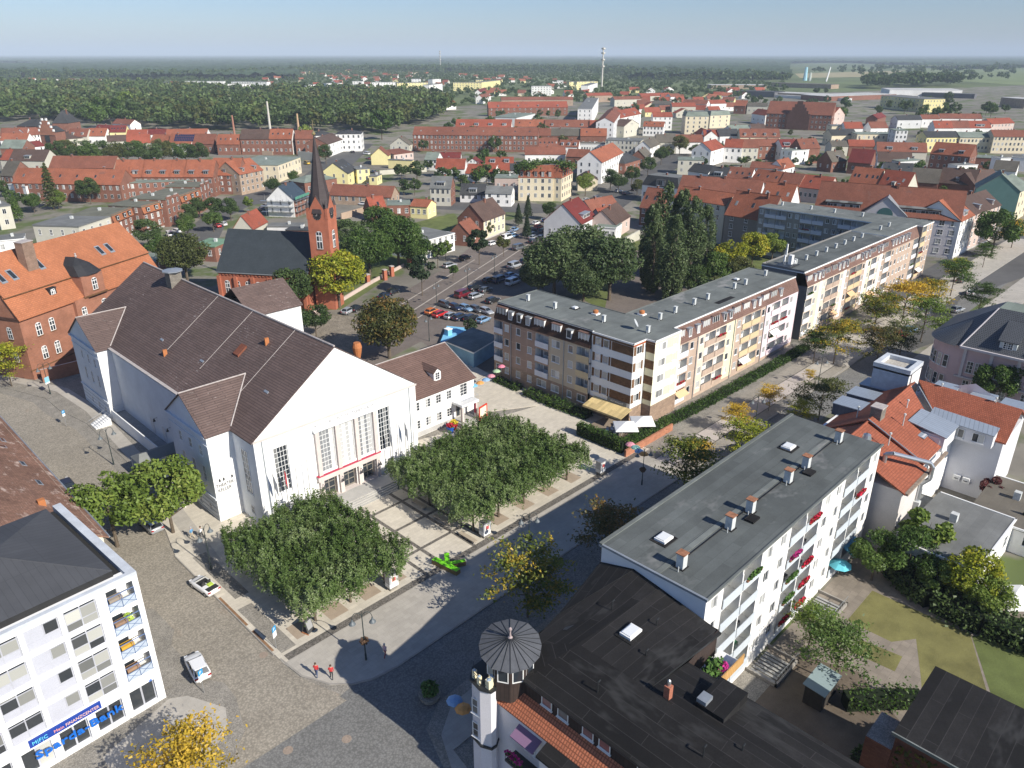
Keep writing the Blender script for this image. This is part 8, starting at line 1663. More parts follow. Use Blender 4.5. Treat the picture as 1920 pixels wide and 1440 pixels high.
t=thing('ivy','yellowing ivy on the shaded wall of the brick workshop','ivy',(50.5,0,0)); P=np.stack([nr.normal(50.45,.08,2600),nr.uniform(-10,8.4,2600),nr.random(2600)**1.3*9],1)-np.array([50.5,0,0]); put(leafmesh('leaves',P,np.tile([-1.,0,0],(2600,1)),.3,leafmat('leaves_ivy_autumn',(.03,.05,.012),(.14,.12,.02),(.25,.12,.03))),'leaves',t,(0,0,0))
t=thing('roof_garden_shrubs','green shrubs of the roof garden on the orange mansard','roof garden',(0,0,0))
for k in range(12): x,y=T(975+k*7,305+abs(k-6)*1.2,14.5); 
x,y=T(1020,306,14); t.location=(x,y,13.8); P=[]
for k in range(14): cx,cy=T(985+k*6.5,308+abs(k-7)*.8,14); P.append(np.array([cx-x,cy-y,.8])+nr.normal(size=(160,3))*np.array([1.4,1.4,.8]))
P=np.concatenate(P); put(leafmesh('leaves',P,np.tile([0,0,.6],(len(P),1)),.7,LM['mid']),'leaves',t,(0,0,0))

# the air: pale haze round the whole scene
hm=bpy.data.materials.new('haze'); hm.use_nodes=True; N=hm.node_tree.nodes; N.remove(N['Principled BSDF']); pv=N.new('ShaderNodeVolumePrincipled'); pv.inputs['Color'].default_value=(.74,.87,1,1); pv.inputs['Density'].default_value=.00011; pv.inputs['Anisotropy'].default_value=-.1
hm.node_tree.links.new(pv.outputs[0],N['Material Output'].inputs['Volume'])
b=MB(); b.box(-36000,-36000,-1,36000,36000,230,hm); o=b.build('haze'); o['kind']='stuff'
# ---------------------------------------------------------------- vehicles
TYRE=plain('tyre_black',(.02,.02,.02),.8); RIM=plain('rim_alloy',(.45,.46,.48),.35,.7); CGL=plain('car_glass',(.02,.025,.03),.08,0,.8); HLT=plain('headlight',(.75,.77,.8),.15); TLT=plain('taillight_red',(.35,.01,.015),.3); TRM=plain('car_trim_black',(.03,.03,.03),.6)
def paint(n,c): 
    m=plain('car_paint_'+n,c,.28,.25 if n in('silver','grey','blue') else 0,.6)
    try: m.node_tree.nodes['Principled BSDF'].inputs['Coat Weight'].default_value=.6
    except Exception: pass
    return m
PT=dict(white=paint('white',(.78,.78,.77)),silver=paint('silver',(.42,.44,.46)),grey=paint('grey',(.12,.13,.14)),black=paint('black',(.012,.013,.016)),blue=paint('blue',(.05,.11,.22)),navy=paint('navy',(.015,.025,.06)),red=paint('red',(.45,.02,.02)),orange=paint('orange',(.62,.18,.03)),wine=paint('wine',(.13,.012,.02)),lblue=paint('light_blue',(.18,.30,.45)),yellow=paint('yellow',(.65,.42,.02)))
CM={}
def carmesh(st):
    if st in CM: return CM[st]
    W=dict(hatch=.86,estate=.88,van=.98,cabrio=.85)[st]; ZB=dict(hatch=.92,estate=.92,van=1.1,cabrio=.88)[st]; ZT_=dict(hatch=1.47,estate=1.5,van=1.95,cabrio=1.3)[st]
    if st=='hatch': S=[(-2.02,.35,.72,.74),(-1.93,.28,.95,.8),(-1.2,.22,.97,.86),(.2,.22,.94,.87),(1.0,.22,.93,.87),(1.6,.25,.82,.84),(1.98,.3,.68,.74),(2.08,.36,.58,.62)]
    elif st=='estate': S=[(-2.3,.35,.75,.76),(-2.2,.28,.95,.82),(-1.3,.22,.97,.88),(.3,.22,.95,.89),(1.1,.22,.93,.89),(1.8,.25,.82,.86),(2.2,.3,.68,.76),(2.3,.36,.58,.64)]
    elif st=='van': S=[(-2.5,.35,1.1,.9),(-2.42,.28,1.1,.96),(-1.3,.24,1.1,.98),(.8,.24,1.1,.98),(1.5,.24,1.05,.97),(2.1,.26,.95,.93),(2.4,.32,.75,.82),(2.46,.4,.65,.72)]
    else: S=[(-2.02,.35,.8,.74),(-1.93,.28,.92,.8),(-1.0,.22,.92,.85),(.2,.22,.88,.86),(1.0,.22,.88,.86),(1.6,.25,.79,.83),(1.98,.3,.66,.74),(2.06,.36,.56,.62)]
    P=bpy.data.materials.get('car_paint_white'); b=MB(); rings=[]
    for x,z0,z1,w_ in S: rings.append([(x,-w_*.9,z0),(x,-w_,z0+.18),(x,-w_*1.0,(z0+z1)/2+.1),(x,-w_*.93,z1-.04),(x,-w_*.8,z1),(x,0,z1+.03),(x,w_*.8,z1),(x,w_*.93,z1-.04),(x,w_,(z0+z1)/2+.1),(x,w_,z0+.18),(x,w_*.9,z0)])
    for r0,r1 in zip(rings[:-1],rings[1:]):
        for i in range(len(r0)-1): b.face([r0[i],r0[i+1],r1[i+1],r1[i]],P)
        b.face([r0[0],r1[0],r1[-1],r0[-1]],TRM)
    b.face(rings[0][::-1],P); b.face(rings[-1],P)
    body=setmesh('body',b.v,b.f,b.m,b.mats,True)
    import bmesh
    bm=bmesh.new(); bm.from_mesh(body); bmesh.ops.remove_doubles(bm,verts=bm.verts,dist=.001); bmesh.ops.recalc_face_normals(bm,faces=bm.faces); bm.to_mesh(body); bm.free()
    xr,xf=(S[1][0]+.05,1.0) if st!='van' else (-2.4,1.75); tr,tf=dict(hatch=(-1.45,.2),estate=(-1.95,.25),van=(-2.3,1.05),cabrio=(0,0))[st]
    w0=W*.9; w1=W*.72 if st!='van' else W*.84; parts={'body':body}
    if st!='cabrio':
        g=MB(); B4=[(xr,-w0,ZB),(xf,-w0*.94,ZB-.01),(xf,w0*.94,ZB-.01),(xr,w0,ZB)]; T4=[(tr,-w1,ZT_-.04),(tf,-w1,ZT_-.04),(tf,w1,ZT_-.04),(tr,w1,ZT_-.04)]
        for i in range(4): j=(i+1)%4; g.face([B4[i],B4[j],T4[j],T4[i]],CGL)
        parts['windows']=setmesh('windows',g.v,g.f,g.m,g.mats)
        r=MB(); r.face([(tr-.05,-w1-.02,ZT_-.03),(tf+.05,-w1-.02,ZT_-.03),(tf,-w1+.12,ZT_+.01),(tr,-w1+.12,ZT_+.01)],P); r.face([(tr,w1-.12,ZT_+.01),(tf,w1-.12,ZT_+.01),(tf+.05,w1+.02,ZT_-.03),(tr-.05,w1+.02,ZT_-.03)],P); r.face([(tr,-w1+.12,ZT_+.01),(tf,-w1+.12,ZT_+.01),(tf,w1-.12,ZT_+.01),(tr,w1-.12,ZT_+.01)],P)
        r.face([(tf+.05,-w1,ZT_-.03),(tf+.05,w1,ZT_-.03),(tf,w1-.12,ZT_+.01),(tf,-w1+.12,ZT_+.01)],P); r.face([(tr-.05,w1,ZT_-.03),(tr-.05,-w1,ZT_-.03),(tr,-w1+.12,ZT_+.01),(tr,w1-.12,ZT_+.01)],P)
        for i in range(4): r.tube(B4[i],T4[i],.05,.045,P,5)
        mid=-.35 if st!='van' else .4
        for s_ in(-1,1): r.tube((mid,s_*w0*.99,ZB),(mid,s_*(w1+.01),ZT_-.05),.045,.04,TRM,4)
        if st=='van':
            for s_ in(-1,1): r.box(-2.3,s_*(w0*.97)-.02,ZB,-1.2,s_*(w0*.93)+.02,ZT_-.1,P)
        parts['roof']=setmesh('roof',r.v,r.f,r.m,r.mats)
    else:
        g=MB(); g.box(-1.3,-.62,.89,.75,.62,.91,TRM); g.box(-1.95,-.66,.9,-1.25,.66,1.0,TRM); g.face([(1.0,-.72,.9),(1.0,.72,.9),(.55,.6,1.3),(.55,-.6,1.3)],CGL); g.tube((.55,-.62,1.3),(.55,.62,1.3),.03,.03,TRM,5)
        parts['cockpit']=setmesh('cockpit',g.v,g.f,g.m,g.mats)
        g=MB()
        for y in(-.33,.33): g.box(-.45,y-.22,.9,.05,y+.22,.98,TRM); g.box(-.55,y-.22,.95,-.4,y+.22,1.35,TRM)
        g.box(-1.15,-.5,.92,-.65,.1,1.08,plain('lime_bag',(.45,.6,.08),.8)); parts['seats']=setmesh('seats',g.v,g.f,g.m,g.mats)
    wh=MB(); 
    for i in range(14):
        a0,a1=2*math.pi*i/14,2*math.pi*(i+1)/14
        for (ra,rb,ya,yb_,m) in((.32,.32,-.1,.1,TYRE),(.32,.2,.1,.1,TYRE),(.2,.0,.1,.08,RIM),(.32,.2,-.1,-.1,TYRE),(.2,.0,-.1,-.08,RIM)):
            q=[(ra*math.cos(a0),ya,ra*math.sin(a0)),(ra*math.cos(a1),ya,ra*math.sin(a1)),(rb*math.cos(a1),yb_,rb*math.sin(a1)),(rb*math.cos(a0),yb_,rb*math.sin(a0))]; wh.face(q if rb else q[:3],m)
    parts['wheel']=setmesh('wheel',wh.v,wh.f,wh.m,wh.mats)
    for nm,m in(('headlight',HLT),('taillight',TLT)): l=MB(); l.box(-.06,-.16,-.07,.06,.16,.07,m); parts[nm]=setmesh(nm,l.v,l.f,l.m,l.mats)
    CM[st]=(parts,S,W); return CM[st]
def car(st,col,x,y,a,label,group=None,z=0.02,name='car'):
    parts,S,W=carmesh(st); t=thing(name,label,'van' if st=='van' else 'car',(x,y,z),a,group); P=PT[col]
    for nm in('body','windows','roof','cockpit','seats'):
        if nm in parts:
            o=put(parts[nm],nm,t,(0,0,0))
            if nm in('body','roof'): o.material_slots[0].link='OBJECT'; o.material_slots[0].material=P
    wx=(S[0][0]*.64,S[-1][0]*.64)
    for X in wx:
        for Y in(-W+.08,W-.08): put(parts['wheel'],'wheel',t,(X,Y,.32))
    for Y in(-.55,.55):
        put(parts['headlight'],'headlight',t,(S[-2][0]+.03,Y*W/.86,.62)); put(parts['taillight'],'taillight',t,(S[0][0]-.0,Y*W/.86*1.15,.78))
    b=CM.get(('mir',st))
    return t
def V2(p): return Vector((p[0],p[1]))
def carpx(st,col,px,py,qx,qy,label,**k):
    "car standing between two image pixels: p rear, q front"
    A=V2(T(px,py,.5)); B=V2(T(qx,qy,.5)); c=(A+B)/2; return car(st,col,c.x,c.y,math.atan2((B-A).y,(B-A).x),label,**k)
carpx('cabrio','white',404,1112,364,1085,'white open cabriolet driving on the cobbled theatre street',z=.02)
carpx('hatch','white',384,1278,357,1225,'white hatchback parked at the kerb before the blue parking sign',z=.02); carpx('hatch','black',135,922,115,897,'black car at the end of the old patchy-roofed house'); carpx('estate','silver',303,1002,262,965,'silver car half hidden under the lime-green maple')
gp='cars parked in the car park'
def z3(x,y): return (640+x*.1875,440+y*.1875)
PK=[('orange','hatch',905,765,'orange hatchback at the end of the front parking row'),('red','estate',990,790,'bright red car next to the orange one'),('silver','hatch',1100,810,'silver-beige car third in the front parking row'),('navy','estate',1190,820,'dark blue car fourth in the front parking row'),('black','estate',1300,830,'black car fifth in the front parking row'),('lblue','hatch',1420,850,'pale blue-white small car at the right end of the front row'),
('grey','estate',1045,700,'dark grey car at the left end of the second parking row'),('navy','hatch',1140,725,'dark car second in the second parking row'),('lblue','hatch',1245,735,'light blue car third in the second parking row'),('grey','hatch',1350,745,'dark green-grey car fourth in the second parking row'),('silver','hatch',1450,765,'silver car fifth in the second parking row'),
('wine','van',1215,598,'wine-red minivan in the middle parking group'),('silver','estate',1345,612,'silver estate car in the middle parking group'),('black','estate',1340,530,'black car behind the wine-red minivan'),('grey','hatch',1440,550,'dark car behind the silver estate'),('black','estate',1515,655,'black car standing alone near the block end'),
('black','hatch',1475,455,'black car at the left of the far group'),('navy','van',1580,455,'navy minibus beside the white one'),('white','van',1715,475,'white minibus in the far group of the car park'),('lblue','hatch',1695,405,'blue car behind the navy minibus'),('grey','hatch',1795,425,'dark car right behind the white minibus'),('grey','estate',1875,440,'dark grey car right of the far group'),
('silver','van',1730,310,'silver van in the upper car park'),('wine','hatch',1855,330,'dark red car behind the silver van'),('navy','hatch',1835,262,'blue car by the round trees'),('black','estate',1240,228,'black car by the pavement before the white flat-roofed house'),('silver','estate',1085,305,'silver people carrier by the grass island'),('grey','van',1775,130,'grey van under the slim trees'),('white','estate',1515,85,'white car nearest the brown-roofed cream house'),
('black','estate',515,570,'black car by the brick churchyard wall'),('navy','hatch',430,610,'dark blue car half hidden by the rust-tinged tree'),('black','hatch',150,735,'black car at the left edge of the yard'),('silver','hatch',70,760,'silver car beside the black one at the yard'),('white','van',1655,30,'white van in the angled row'),('lblue','hatch',1725,8,'light blue car in the angled row')]
for k,(c,st,x,y,l) in enumerate(PK):
    px,py=z3(x,y); X,Y=T(px,py,.6); a=R(88)+(rnd.uniform(-.06,.06))+ (0 if k<6 else 3.14) if 5<k<11 else R(5)+rnd.uniform(-.08,.08)
    if k<6: a=R(10)+rnd.uniform(-.05,.05)
    if k in(29,30,31,32): a=R(22)
    car(st,c,X,Y,a,l,group=gp)
ang0=R(30)
for k,(px,py,c) in enumerate(((1005,418,'white'),(1010,425,'red'),(998,430,'navy'),(1018,432,'grey'),(1022,413,'blue'),(992,436,'white'),(1000,445,'silver'),(1000,452,'black'),(1015,445,'grey'),(958,438,'white'),(965,430,'lblue'))):
    X,Y=T(px,py,.6); car(('hatch','estate')[k%2],c,X,Y,R(15)+rnd.uniform(-.1,.1),'car in the crowded angled rows before the cream corner house',group='cars of the angled rows')
for px,py,c,st,l in ((1100,375,'white','hatch','white car in front of the raspberry-roofed house'),(1120,370,'grey','estate','grey car in the side street row'),(1142,376,'white','hatch','white car under the street trees'),(1175,362,'navy','estate','dark car under the street trees'),(1190,355,'black','hatch','black car under the street trees'),(1205,350,'lblue','hatch','blue car farther up the street'),(1160,358,'silver','hatch','silver car in the side street'),
 (660,285,'black','hatch','dark car at the white corner building'),(687,288,'white','van','white delivery van on the road by the park'),(690,297,'wine','hatch','dark red car behind the white van'),(700,322,'grey','hatch','dark car in the walled parking yard, left'),(727,323,'blue','hatch','blue car in the walled parking yard'),(575,306,'yellow','van','yellow van at the pale brick wall'),(680,382,'white','estate','white car above the church yard wall'),
 (418,420,'white','hatch','white car right of the green flat roof'),(408,423,'red','hatch','small red car right of the green flat roof'),(490,392,'grey','hatch','dark car before the scaffolded house'),(497,386,'silver','hatch','silver car before the scaffolded house'),(318,440,'white','van','white van under the zigzag brick row'),(330,433,'white','estate','white car under the zigzag brick row'),
 (1688,628,'red','hatch','bright red car on the side street by the villa'),(1705,618,'lblue','estate','pale blue car behind the bright red one'),(1795,580,'silver','hatch','silver car at the far crossing'),(1820,548,'white','hatch','white car at the far crossing'),(1905,575,'navy','hatch','dark car at the right edge'),(1805,525,'grey','estate','grey car beyond the far trees'),(1398,838,'navy','hatch','dark car under the round yellow-green tree'),(1188,603,'grey','hatch','grey car under the poplars'),(1190,500,'white','hatch','white car behind the poplars')):
    X,Y=T(px,py,.6); a=rnd.uniform(-.3,.3)+(R(90) if px<1090 else R(0)); car(st,c,X,Y,a,l)
# ---------------------------------------------------------------- people
SKIN=plain('skin',(.50,.30,.22),.6)
def person(x,y,a,top,legs,hair,label,step=.18,arm=.25,z=.11):
    t=thing('person',label,'person',(x,y,z),a); 
    vs=[(0,0,.95),(0,0,1.15),(0,0,1.38),(0,0,1.5),(0,0,1.62),(.02,0,1.72),(0,.1,.92),(step,.1,.5),(step*.9,.1,.08),(step*.9+.16,.1,.04),(0,-.1,.92),(-step*.5,-.1,.5),(-step*1.6,-.1,.1),(-step*1.6+.15,-.1,.05),(0,.19,1.4),(arm*.3,.25,1.14),(arm+.05,.22,.94),(0,-.19,1.4),(-arm*.3,-.25,1.14),(-arm*.1,-.26,.9)]
    es=[(0,1),(1,2),(2,3),(3,4),(4,5),(0,6),(6,7),(7,8),(8,9),(0,10),(10,11),(11,12),(12,13),(2,14),(14,15),(15,16),(2,17),(17,18),(18,19)]
    rd=[.15,.14,.16,.06,.10,.085,.10,.065,.045,.04,.10,.065,.045,.04,.07,.045,.035,.07,.045,.035]
    me=bpy.data.meshes.new('person'); me.from_pydata(vs,es,[]); tmp=bpy.data.objects.new('tmp',me); COL.objects.link(tmp); sm=tmp.modifiers.new('s','SKIN'); me.skin_vertices[0].data[0].use_root=True
    for i,r in enumerate(rd): me.skin_vertices[0].data[i].radius=(r,r)
    tmp.modifiers.new('u','SUBSURF').levels=1; bpy.context.view_layer.update(); m2=bpy.data.meshes.new_from_object(tmp.evaluated_get(bpy.context.evaluated_depsgraph_get())); bpy.data.objects.remove(tmp)
    for m in(top,legs,SKIN,TRM): m2.materials.append(m)
    for p in m2.polygons:
        c=p.center; p.use_smooth=True
        p.material_index=3 if c.z<.09 else (1 if c.z<.97 and abs(c.y)<.2 else (2 if c.z>1.47 or c.z<1.08 and abs(c.y)>.2 else 0))
    put(m2,'body',t,(0,0,0)); b=MB(Matrix.Translation((-.01,0,1.70))); b.lathe((0,0),[(.10,-.06),(.115,0),(.09,.08),(.0,.115)],hair,10); put(setmesh('hair',b.v,b.f,b.m,b.mats),'hair',t,(0,0,0)); return t
HB=plain('hair_brown',(.07,.04,.02),.8); HG_=plain('hair_grey',(.4,.4,.4),.8); JE=plain('trousers_denim',(.05,.08,.16),.9); DKT=plain('trousers_dark',(.03,.03,.035),.9)
person(29.1,85.9,2.2,plain('shirt_blue',(.12,.30,.50),.9),plain('trousers_beige',(.5,.42,.3),.9),HG_,'person in a light blue shirt walking past the theatre corner'); person(30.0,85.2,2.2,plain('shirt_white',(.75,.75,.74),.9),DKT,HB,'person in a white top walking past the theatre corner')
person(27.4,54.2,.8,plain('jacket_red',(.5,.04,.04),.9),JE,HB,'person in a red top at the rounded kerb, nearer the street'); person(28.3,52.9,1.0,plain('jacket_red',(.5,.04,.04)),DKT,HB,'person in a red top and dark trousers standing in the shadow edge'); person(33.8,51.5,.3,plain('top_pink',(.6,.4,.42),.9),plain('trousers_wine',(.25,.04,.06),.9),HG_,'person in pale pink walking in the shade')
for px,py,c,l in((1018,545,DKT,'person in dark clothes at the parking ticket machine'),(984,483,JE,'person in denim between the parked cars'),(1632,605,DKT,'person in dark clothes before the long pastel block'),(1738,600,JE,'person by the villa corner')):
    X,Y=T(px,py,0); person(X,Y,rnd.uniform(0,6),plain('coat_grey_blue',(.12,.15,.2),.9),c,HB,l,z=.02)
# ---------------------------------------------------------------- street lamps, signs, flags and square furniture
LMP=plain('lamp_green_black',(.03,.045,.045),.5,.2); LSH=plain('lamp_shade_grey',(.12,.14,.15),.5)
def lamp(x,y,a,label,arms=2,h=5.7,basket=False,z=.1):
    t=thing('street_lamp',label,'street lamp',(x,y,z),a); b=MB(); b.tube((0,0,0),(0,0,h),.075,.045,LMP,8); b.tube((0,0,0),(0,0,.8),.12,.1,LMP,8); b.tube((0,0,h),(0,0,h+.6),.04,.01,LMP,6); put(setmesh('pole',b.v,b.f,b.m,b.mats),'pole',t,(0,0,0))
    for s_ in((-1,1) if arms==2 else (1,)):
        b=MB(); b.path([(0,0,h-.35)]+[(s_*(.5-.5*math.cos(q)),0,h-.35+.75*math.sin(q)) for q in[math.pi*k/7 for k in range(1,8)]],.03,LMP,6); p=put(setmesh('arm',b.v,b.f,b.m,b.mats),'arm',t,(0,0,0))
        b=MB(); b.lathe((s_*1.0,0),[(.36,h-.95),(.3,h-.83),(.12,h-.62),(.07,h-.35)],LSH,12); b.lathe((s_*1.0,0),[(.0,h-.93),(.3,h-.92)],plain('lamp_glass',(.7,.7,.66)),12); put(setmesh('lamp_shade',b.v,b.f,b.m,b.mats),'lamp_shade',t,(0,0,0))
    if basket: b=MB(); clump(b,0,0,h-3.2,.45,.45,.35,plain('flower_basket',(.12,.07,.04),.9),160,.09); put(setmesh('flower_basket',b.v,b.f,b.m,b.mats),'flower_basket',t,(0,0,0))
for x,y,a,l,k in((29.2,113.1,.1,'double-armed lamp on the pavement opposite the old patchy-roofed house',{}),(27.9,78.2,.5,'double-armed lamp between cabriolet and theatre corner',{}),(30.8,148.3,.0,'double-armed lamp beside the bus stop sign at the far left',{}),(32.2,52.6,-.6,'double-armed lamp with flower basket at the shadow edge of the promenade',dict(basket=True)),(56.8,52.9,-.6,'double-armed lamp with flower basket beyond the green sculpture',dict(basket=True)),(80.3,52.7,-.6,'double-armed lamp with flower basket near the cafe hedge',dict(basket=True)),(19.0,99,1.5,'single-armed lamp at the eave of the old patchy-roofed house',dict(arms=1)),
 (*T(819,574),.3,'double-armed lamp at the left of the car park',dict(z=.02)),(*T(877,540),.3,'double-armed lamp in the middle of the car park',dict(z=.02)),(*T(927,514),.3,'double-armed lamp at the far side of the car park',dict(z=.02)),(*T(805,640),.3,'double-armed lamp before the blue kiosk roof',dict(z=.02)),(108,49.9,-.6,'double-armed lamp in the middle of the promenade',{}),(132,49.9,-.6,'double-armed lamp towards the long pastel block',{})): lamp(x,y,a,l,**k)
for x,y,l in((44.6,76.6,'left'),(55.0,76.7,'right')):
    b=MB(); b.tube((x,y,.1),(x,y,3.4),.06,.045,LMP,8); b.tube((x,y,.1),(x,y,.6),.12,.09,LMP,8); b.lathe((x,y),[(.1,3.4),(.2,3.8),(.22,3.85),(.0,4.05)],plain('lantern_glass',(.6,.6,.55),.3),6); tag(b.build('lantern'),'slim lantern at the %s end of the theatre steps'%l,'lantern')
FL=plain('flag_cloth_grey',(.17,.18,.2),.8); FR=plain('flag_cloth_red',(.5,.04,.06),.8)
for k,x in enumerate((38.1,39.7,41.3,43.0,56.3,57.7,59.1,60.6)):
    t=thing('flagpole',('tall flagpole before the left half of the theatre front','tall flagpole before the right half of the theatre front')[k>3] if k!=1 else 'flagpole with a drooping red and white flag before the theatre','flagpole',(x,79.9,.1),0,None if k==1 else ('left flagpoles','right flagpoles')[k>3]); b=MB(); b.tube((0,0,0),(0,0,8.4),.06,.035,STEEL,8); put(setmesh('pole',b.v,b.f,b.m,b.mats),'pole',t,(0,0,0))
    if k in(2,3,5,7): continue
    b=MB(); m=FR if k==1 else FL; n=5
    for i in range(n): xa_,xb2=.04+.11*i,.04+.11*(i+1); ya,yb2=.06*math.sin(i*2.2),.06*math.sin((i+1)*2.2); b.face([(xa_*.7,ya,8.2-.32*i),(xb2*.7,yb2,8.2-.32*(i+1)),(xb2*.7,yb2,6.2-.3*(i+1)),(xa_*.7,ya,6.2-.3*i)],m if i<3 or k!=1 else WHITE)
    put(setmesh('flag',b.v,b.f,b.m,b.mats),'flag',t,(0,0,0))
def sign(x,y,h,w_,hh,m,label,a=0,txt=None,low=None,z=.1,name='sign'):
    t=thing(name,label,'sign',(x,y,z),a); b=MB(); b.tube((0,0,0),(0,0,h),.035,.035,STEEL,6); put(setmesh('post',b.v,b.f,b.m,b.mats),'post',t,(0,0,0)); b=MB(); b.box(-w_/2,-.06,h-hh,w_/2,-.04,h,m); 
    if low: b.box(-w_/2,-.058,h-hh-low,w_/2,-.038,h-hh-.02,WHITE)
    put(setmesh('panel',b.v,b.f,b.m,b.mats),'panel',t,(0,0,0))
    if txt: text(t,txt,(-w_*.28,-.062,h-hh*.85),(math.pi/2,0,0),hh*.95,plain('sign_white',(.8,.8,.8)),world=False,name='lettering',ext=.003)
PB=plain('parking_blue',(.02,.30,.62),.5)
sign(26.6,60.6,2.9,.62,.62,PB,'blue parking sign with white extra plate at the plaza kerb',a=.5,txt='P',low=.75); sign(18.6,60.2,2.9,.62,.62,PB,'blue parking sign with white extra plate behind the parked white hatchback',a=.5,txt='P',low=.75); sign(*T(125,800),2.9,.55,.55,PB,'blue parking sign on the far left pavement',a=.5,txt='P',low=.5); sign(*T(95,740),3.4,.95,1.0,plain('bus_sign_cyan',(.25,.55,.68),.5),'pale blue bus stop board on a tall post',a=.5,low=.3)
for x,y,l in((41.0,59.8,'lit white poster case at the edge of the smaller tree block'),(55.7,59.6,'lit white poster case at the edge of the larger tree block'),(78.6,58.9,'poster case at the right corner of the larger tree block')):
    t=thing('poster_case',l,'poster case',(x,y,.1)); b=MB(); b.box(-.5,-.35,0,.5,.35,.45,SETT); b.box(-.62,-.45,.45,.62,.45,1.0,WHITE); b.box(-.62,-.45,1.0,.62,.45,2.2,plain('case_glass',(.42,.44,.46),.15)); b.box(-.68,-.5,2.2,.68,.5,2.3,STEEL); put(setmesh('case',b.v,b.f,b.m,b.mats),'case',t,(0,0,0)); b=MB(); b.box(-.4,-.47,1.1,.4,-.455,2.05,plain('poster_paper',(.7,.66,.62))); b.box(-.25,-.48,1.3,.25,-.471,1.8,plain('poster_red_patch',(.5,.08,.08))); put(setmesh('poster',b.v,b.f,b.m,b.mats),'poster',t,(0,0,0))
t=thing('notice_board','black A-shaped menu board under the corner plane tree','board',(30.3,60.5,.11),.3); b=MB(); b.slab([(-.5,-.45,.1),(.5,-.45,.1),(.5,-.05,1.7),(-.5,-.05,1.7)],.04,DK,DK); b.slab([(-.5,.4,.1),(.5,.4,.1),(.5,0,1.7),(-.5,0,1.7)],.04,DK,DK); b.box(-.52,-.5,.0,-.46,.45,.12,TERRA); b.box(.46,-.5,0,.52,.45,.12,TERRA); put(setmesh('frame',b.v,b.f,b.m,b.mats),'frame',t,(0,0,0)); b=MB(); b.slab([(-.38,-.42,.55),(.38,-.42,.55),(.38,-.16,1.5),(-.38,-.16,1.5)],.012,plain('chalk_grey',(.3,.3,.3))); put(setmesh('chalk_panel',b.v,b.f,b.m,b.mats),'chalk_panel',t,(0,0,0))
# green sculpture
GS=plain('sculpture_green',(.17,.62,.01),.6); GB_=plain('sculpture_side_brown',(.22,.15,.05),.7)
t=thing('sculpture','bright lime green K-shaped seat sculpture lying at the shadow edge of the square','sculpture',(48.3,58.2,.11)); b=MB()
def bar(x0,y0,x1,y1,w_,z): d=Vector((x1-x0,y1-y0)).normalized(); n=Vector((-d.y,d.x))*w_/2; b.prism([(x0-n.x,y0-n.y),(x1-n.x,y1-n.y),(x1+n.x,y1+n.y),(x0+n.x,y0+n.y)],0,z,GB_,GS)
bar(-.75,1.9,-.2,-2.0,.75,.62); bar(-.25,-.1,1.05,1.6,.6,.615); bar(-.15,-.2,1.7,-1.1,.6,.61); put(setmesh('seat',b.v,b.f,b.m,b.mats),'seat',t,(0,0,0))
WD=mat('bench_wood_pale',(.40,.34,.26),.9,.1,3)
for k,(px,py) in enumerate(((785,945),(828,975),(877,1008))):
    x,y=T(px,py,.4); t=thing('bench','long pale bench beside the larger tree block, %s'%(['nearest the theatre steps','in the middle of the three','nearest the promenade'][k]),'bench',(x,y,.11)); b=MB(); b.box(-.3,-1.5,.38,.3,1.5,.48,WD); put(setmesh('seat',b.v,b.f,b.m,b.mats),'seat',t,(0,0,0))
    for yy in(-1.2,1.2): b=MB(); b.box(-.25,yy-.15,0,.25,yy+.15,.38,KERB); put(setmesh('leg',b.v,b.f,b.m,b.mats),'leg',t,(0,0,0))
# red information frame, planters, umbrellas
t=thing('information_board','large red-framed information board before the annex porch','board',(*T(906,790),.1),.2); b=MB(); RF=plain('frame_red',(.55,.04,.02),.5); b.box(-1.15,-.08,0,-.95,.08,2.9,RF); b.box(.95,-.08,0,1.15,.08,2.9,RF); b.box(-.95,-.08,2.65,.95,.08,2.9,RF); b.box(-.95,-.08,.75,.95,.08,.95,RF); put(setmesh('frame',b.v,b.f,b.m,b.mats),'frame',t,(0,0,0)); b=MB(); b.box(-.95,-.03,.95,.95,.03,2.65,plain('map_cream',(.7,.66,.52))); put(setmesh('map_panel',b.v,b.f,b.m,b.mats),'map_panel',t,(0,0,0))
for px,py,c,m2,l in((851,806,(.55,.02,.03),'planter_red','big red pot with yellow flowers beside the annex'),(845,812,(.02,.10,.45),'planter_blue','big blue pot with red flowers beside the annex')):
    x,y=T(px,py,0); t=thing('flower_pot',l,'flower pot',(x,y,.11)); b=MB(); b.lathe((0,0),[(.0,.0),(.42,.0),(.72,1.1),(.62,1.1),(.0,.9)],plain(m2,c,.4),16); put(setmesh('pot',b.v,b.f,b.m,b.mats),'pot',t,(0,0,0)); b=MB(); clump(b,0,0,1.3,.7,.7,.35,plain('flowers_yellow',(.65,.5,.03),.8) if 'yellow' in l else RED,150,.1); clump(b,0,0,1.15,.7,.7,.3,GREENF,90,.1); put(setmesh('flowers',b.v,b.f,b.m,b.mats),'flowers',t,(0,0,0))
x,y=T(828,840,0); tree('bush',x,y,.8,'mid','round clipped shrub before the annex',name='shrub',cat='shrub',z=.1)
UC=[('pink',(.65,.2,.28)),('pale green',(.35,.5,.3)),('rose',(.6,.25,.3)),('light blue',(.22,.38,.6)),('orange',(.65,.3,.08)),('sky blue',(.15,.4,.6))]
def umbrella(px,py,z,c,cn,l,r=.75):
    x,y=T(px,py,z); b=MB(); b.lathe((x,y),[(r,z-.12),(r*.7,z+.08),(r*.35,z+.18),(.02,z+.24)],plain('umbrella_'+cn.replace(' ','_'),c,.7),8); b.tube((x,y,z-.6),(x,y,z+.3),.015,.015,STEEL,4); tag(b.build('umbrella'),l,'umbrella')
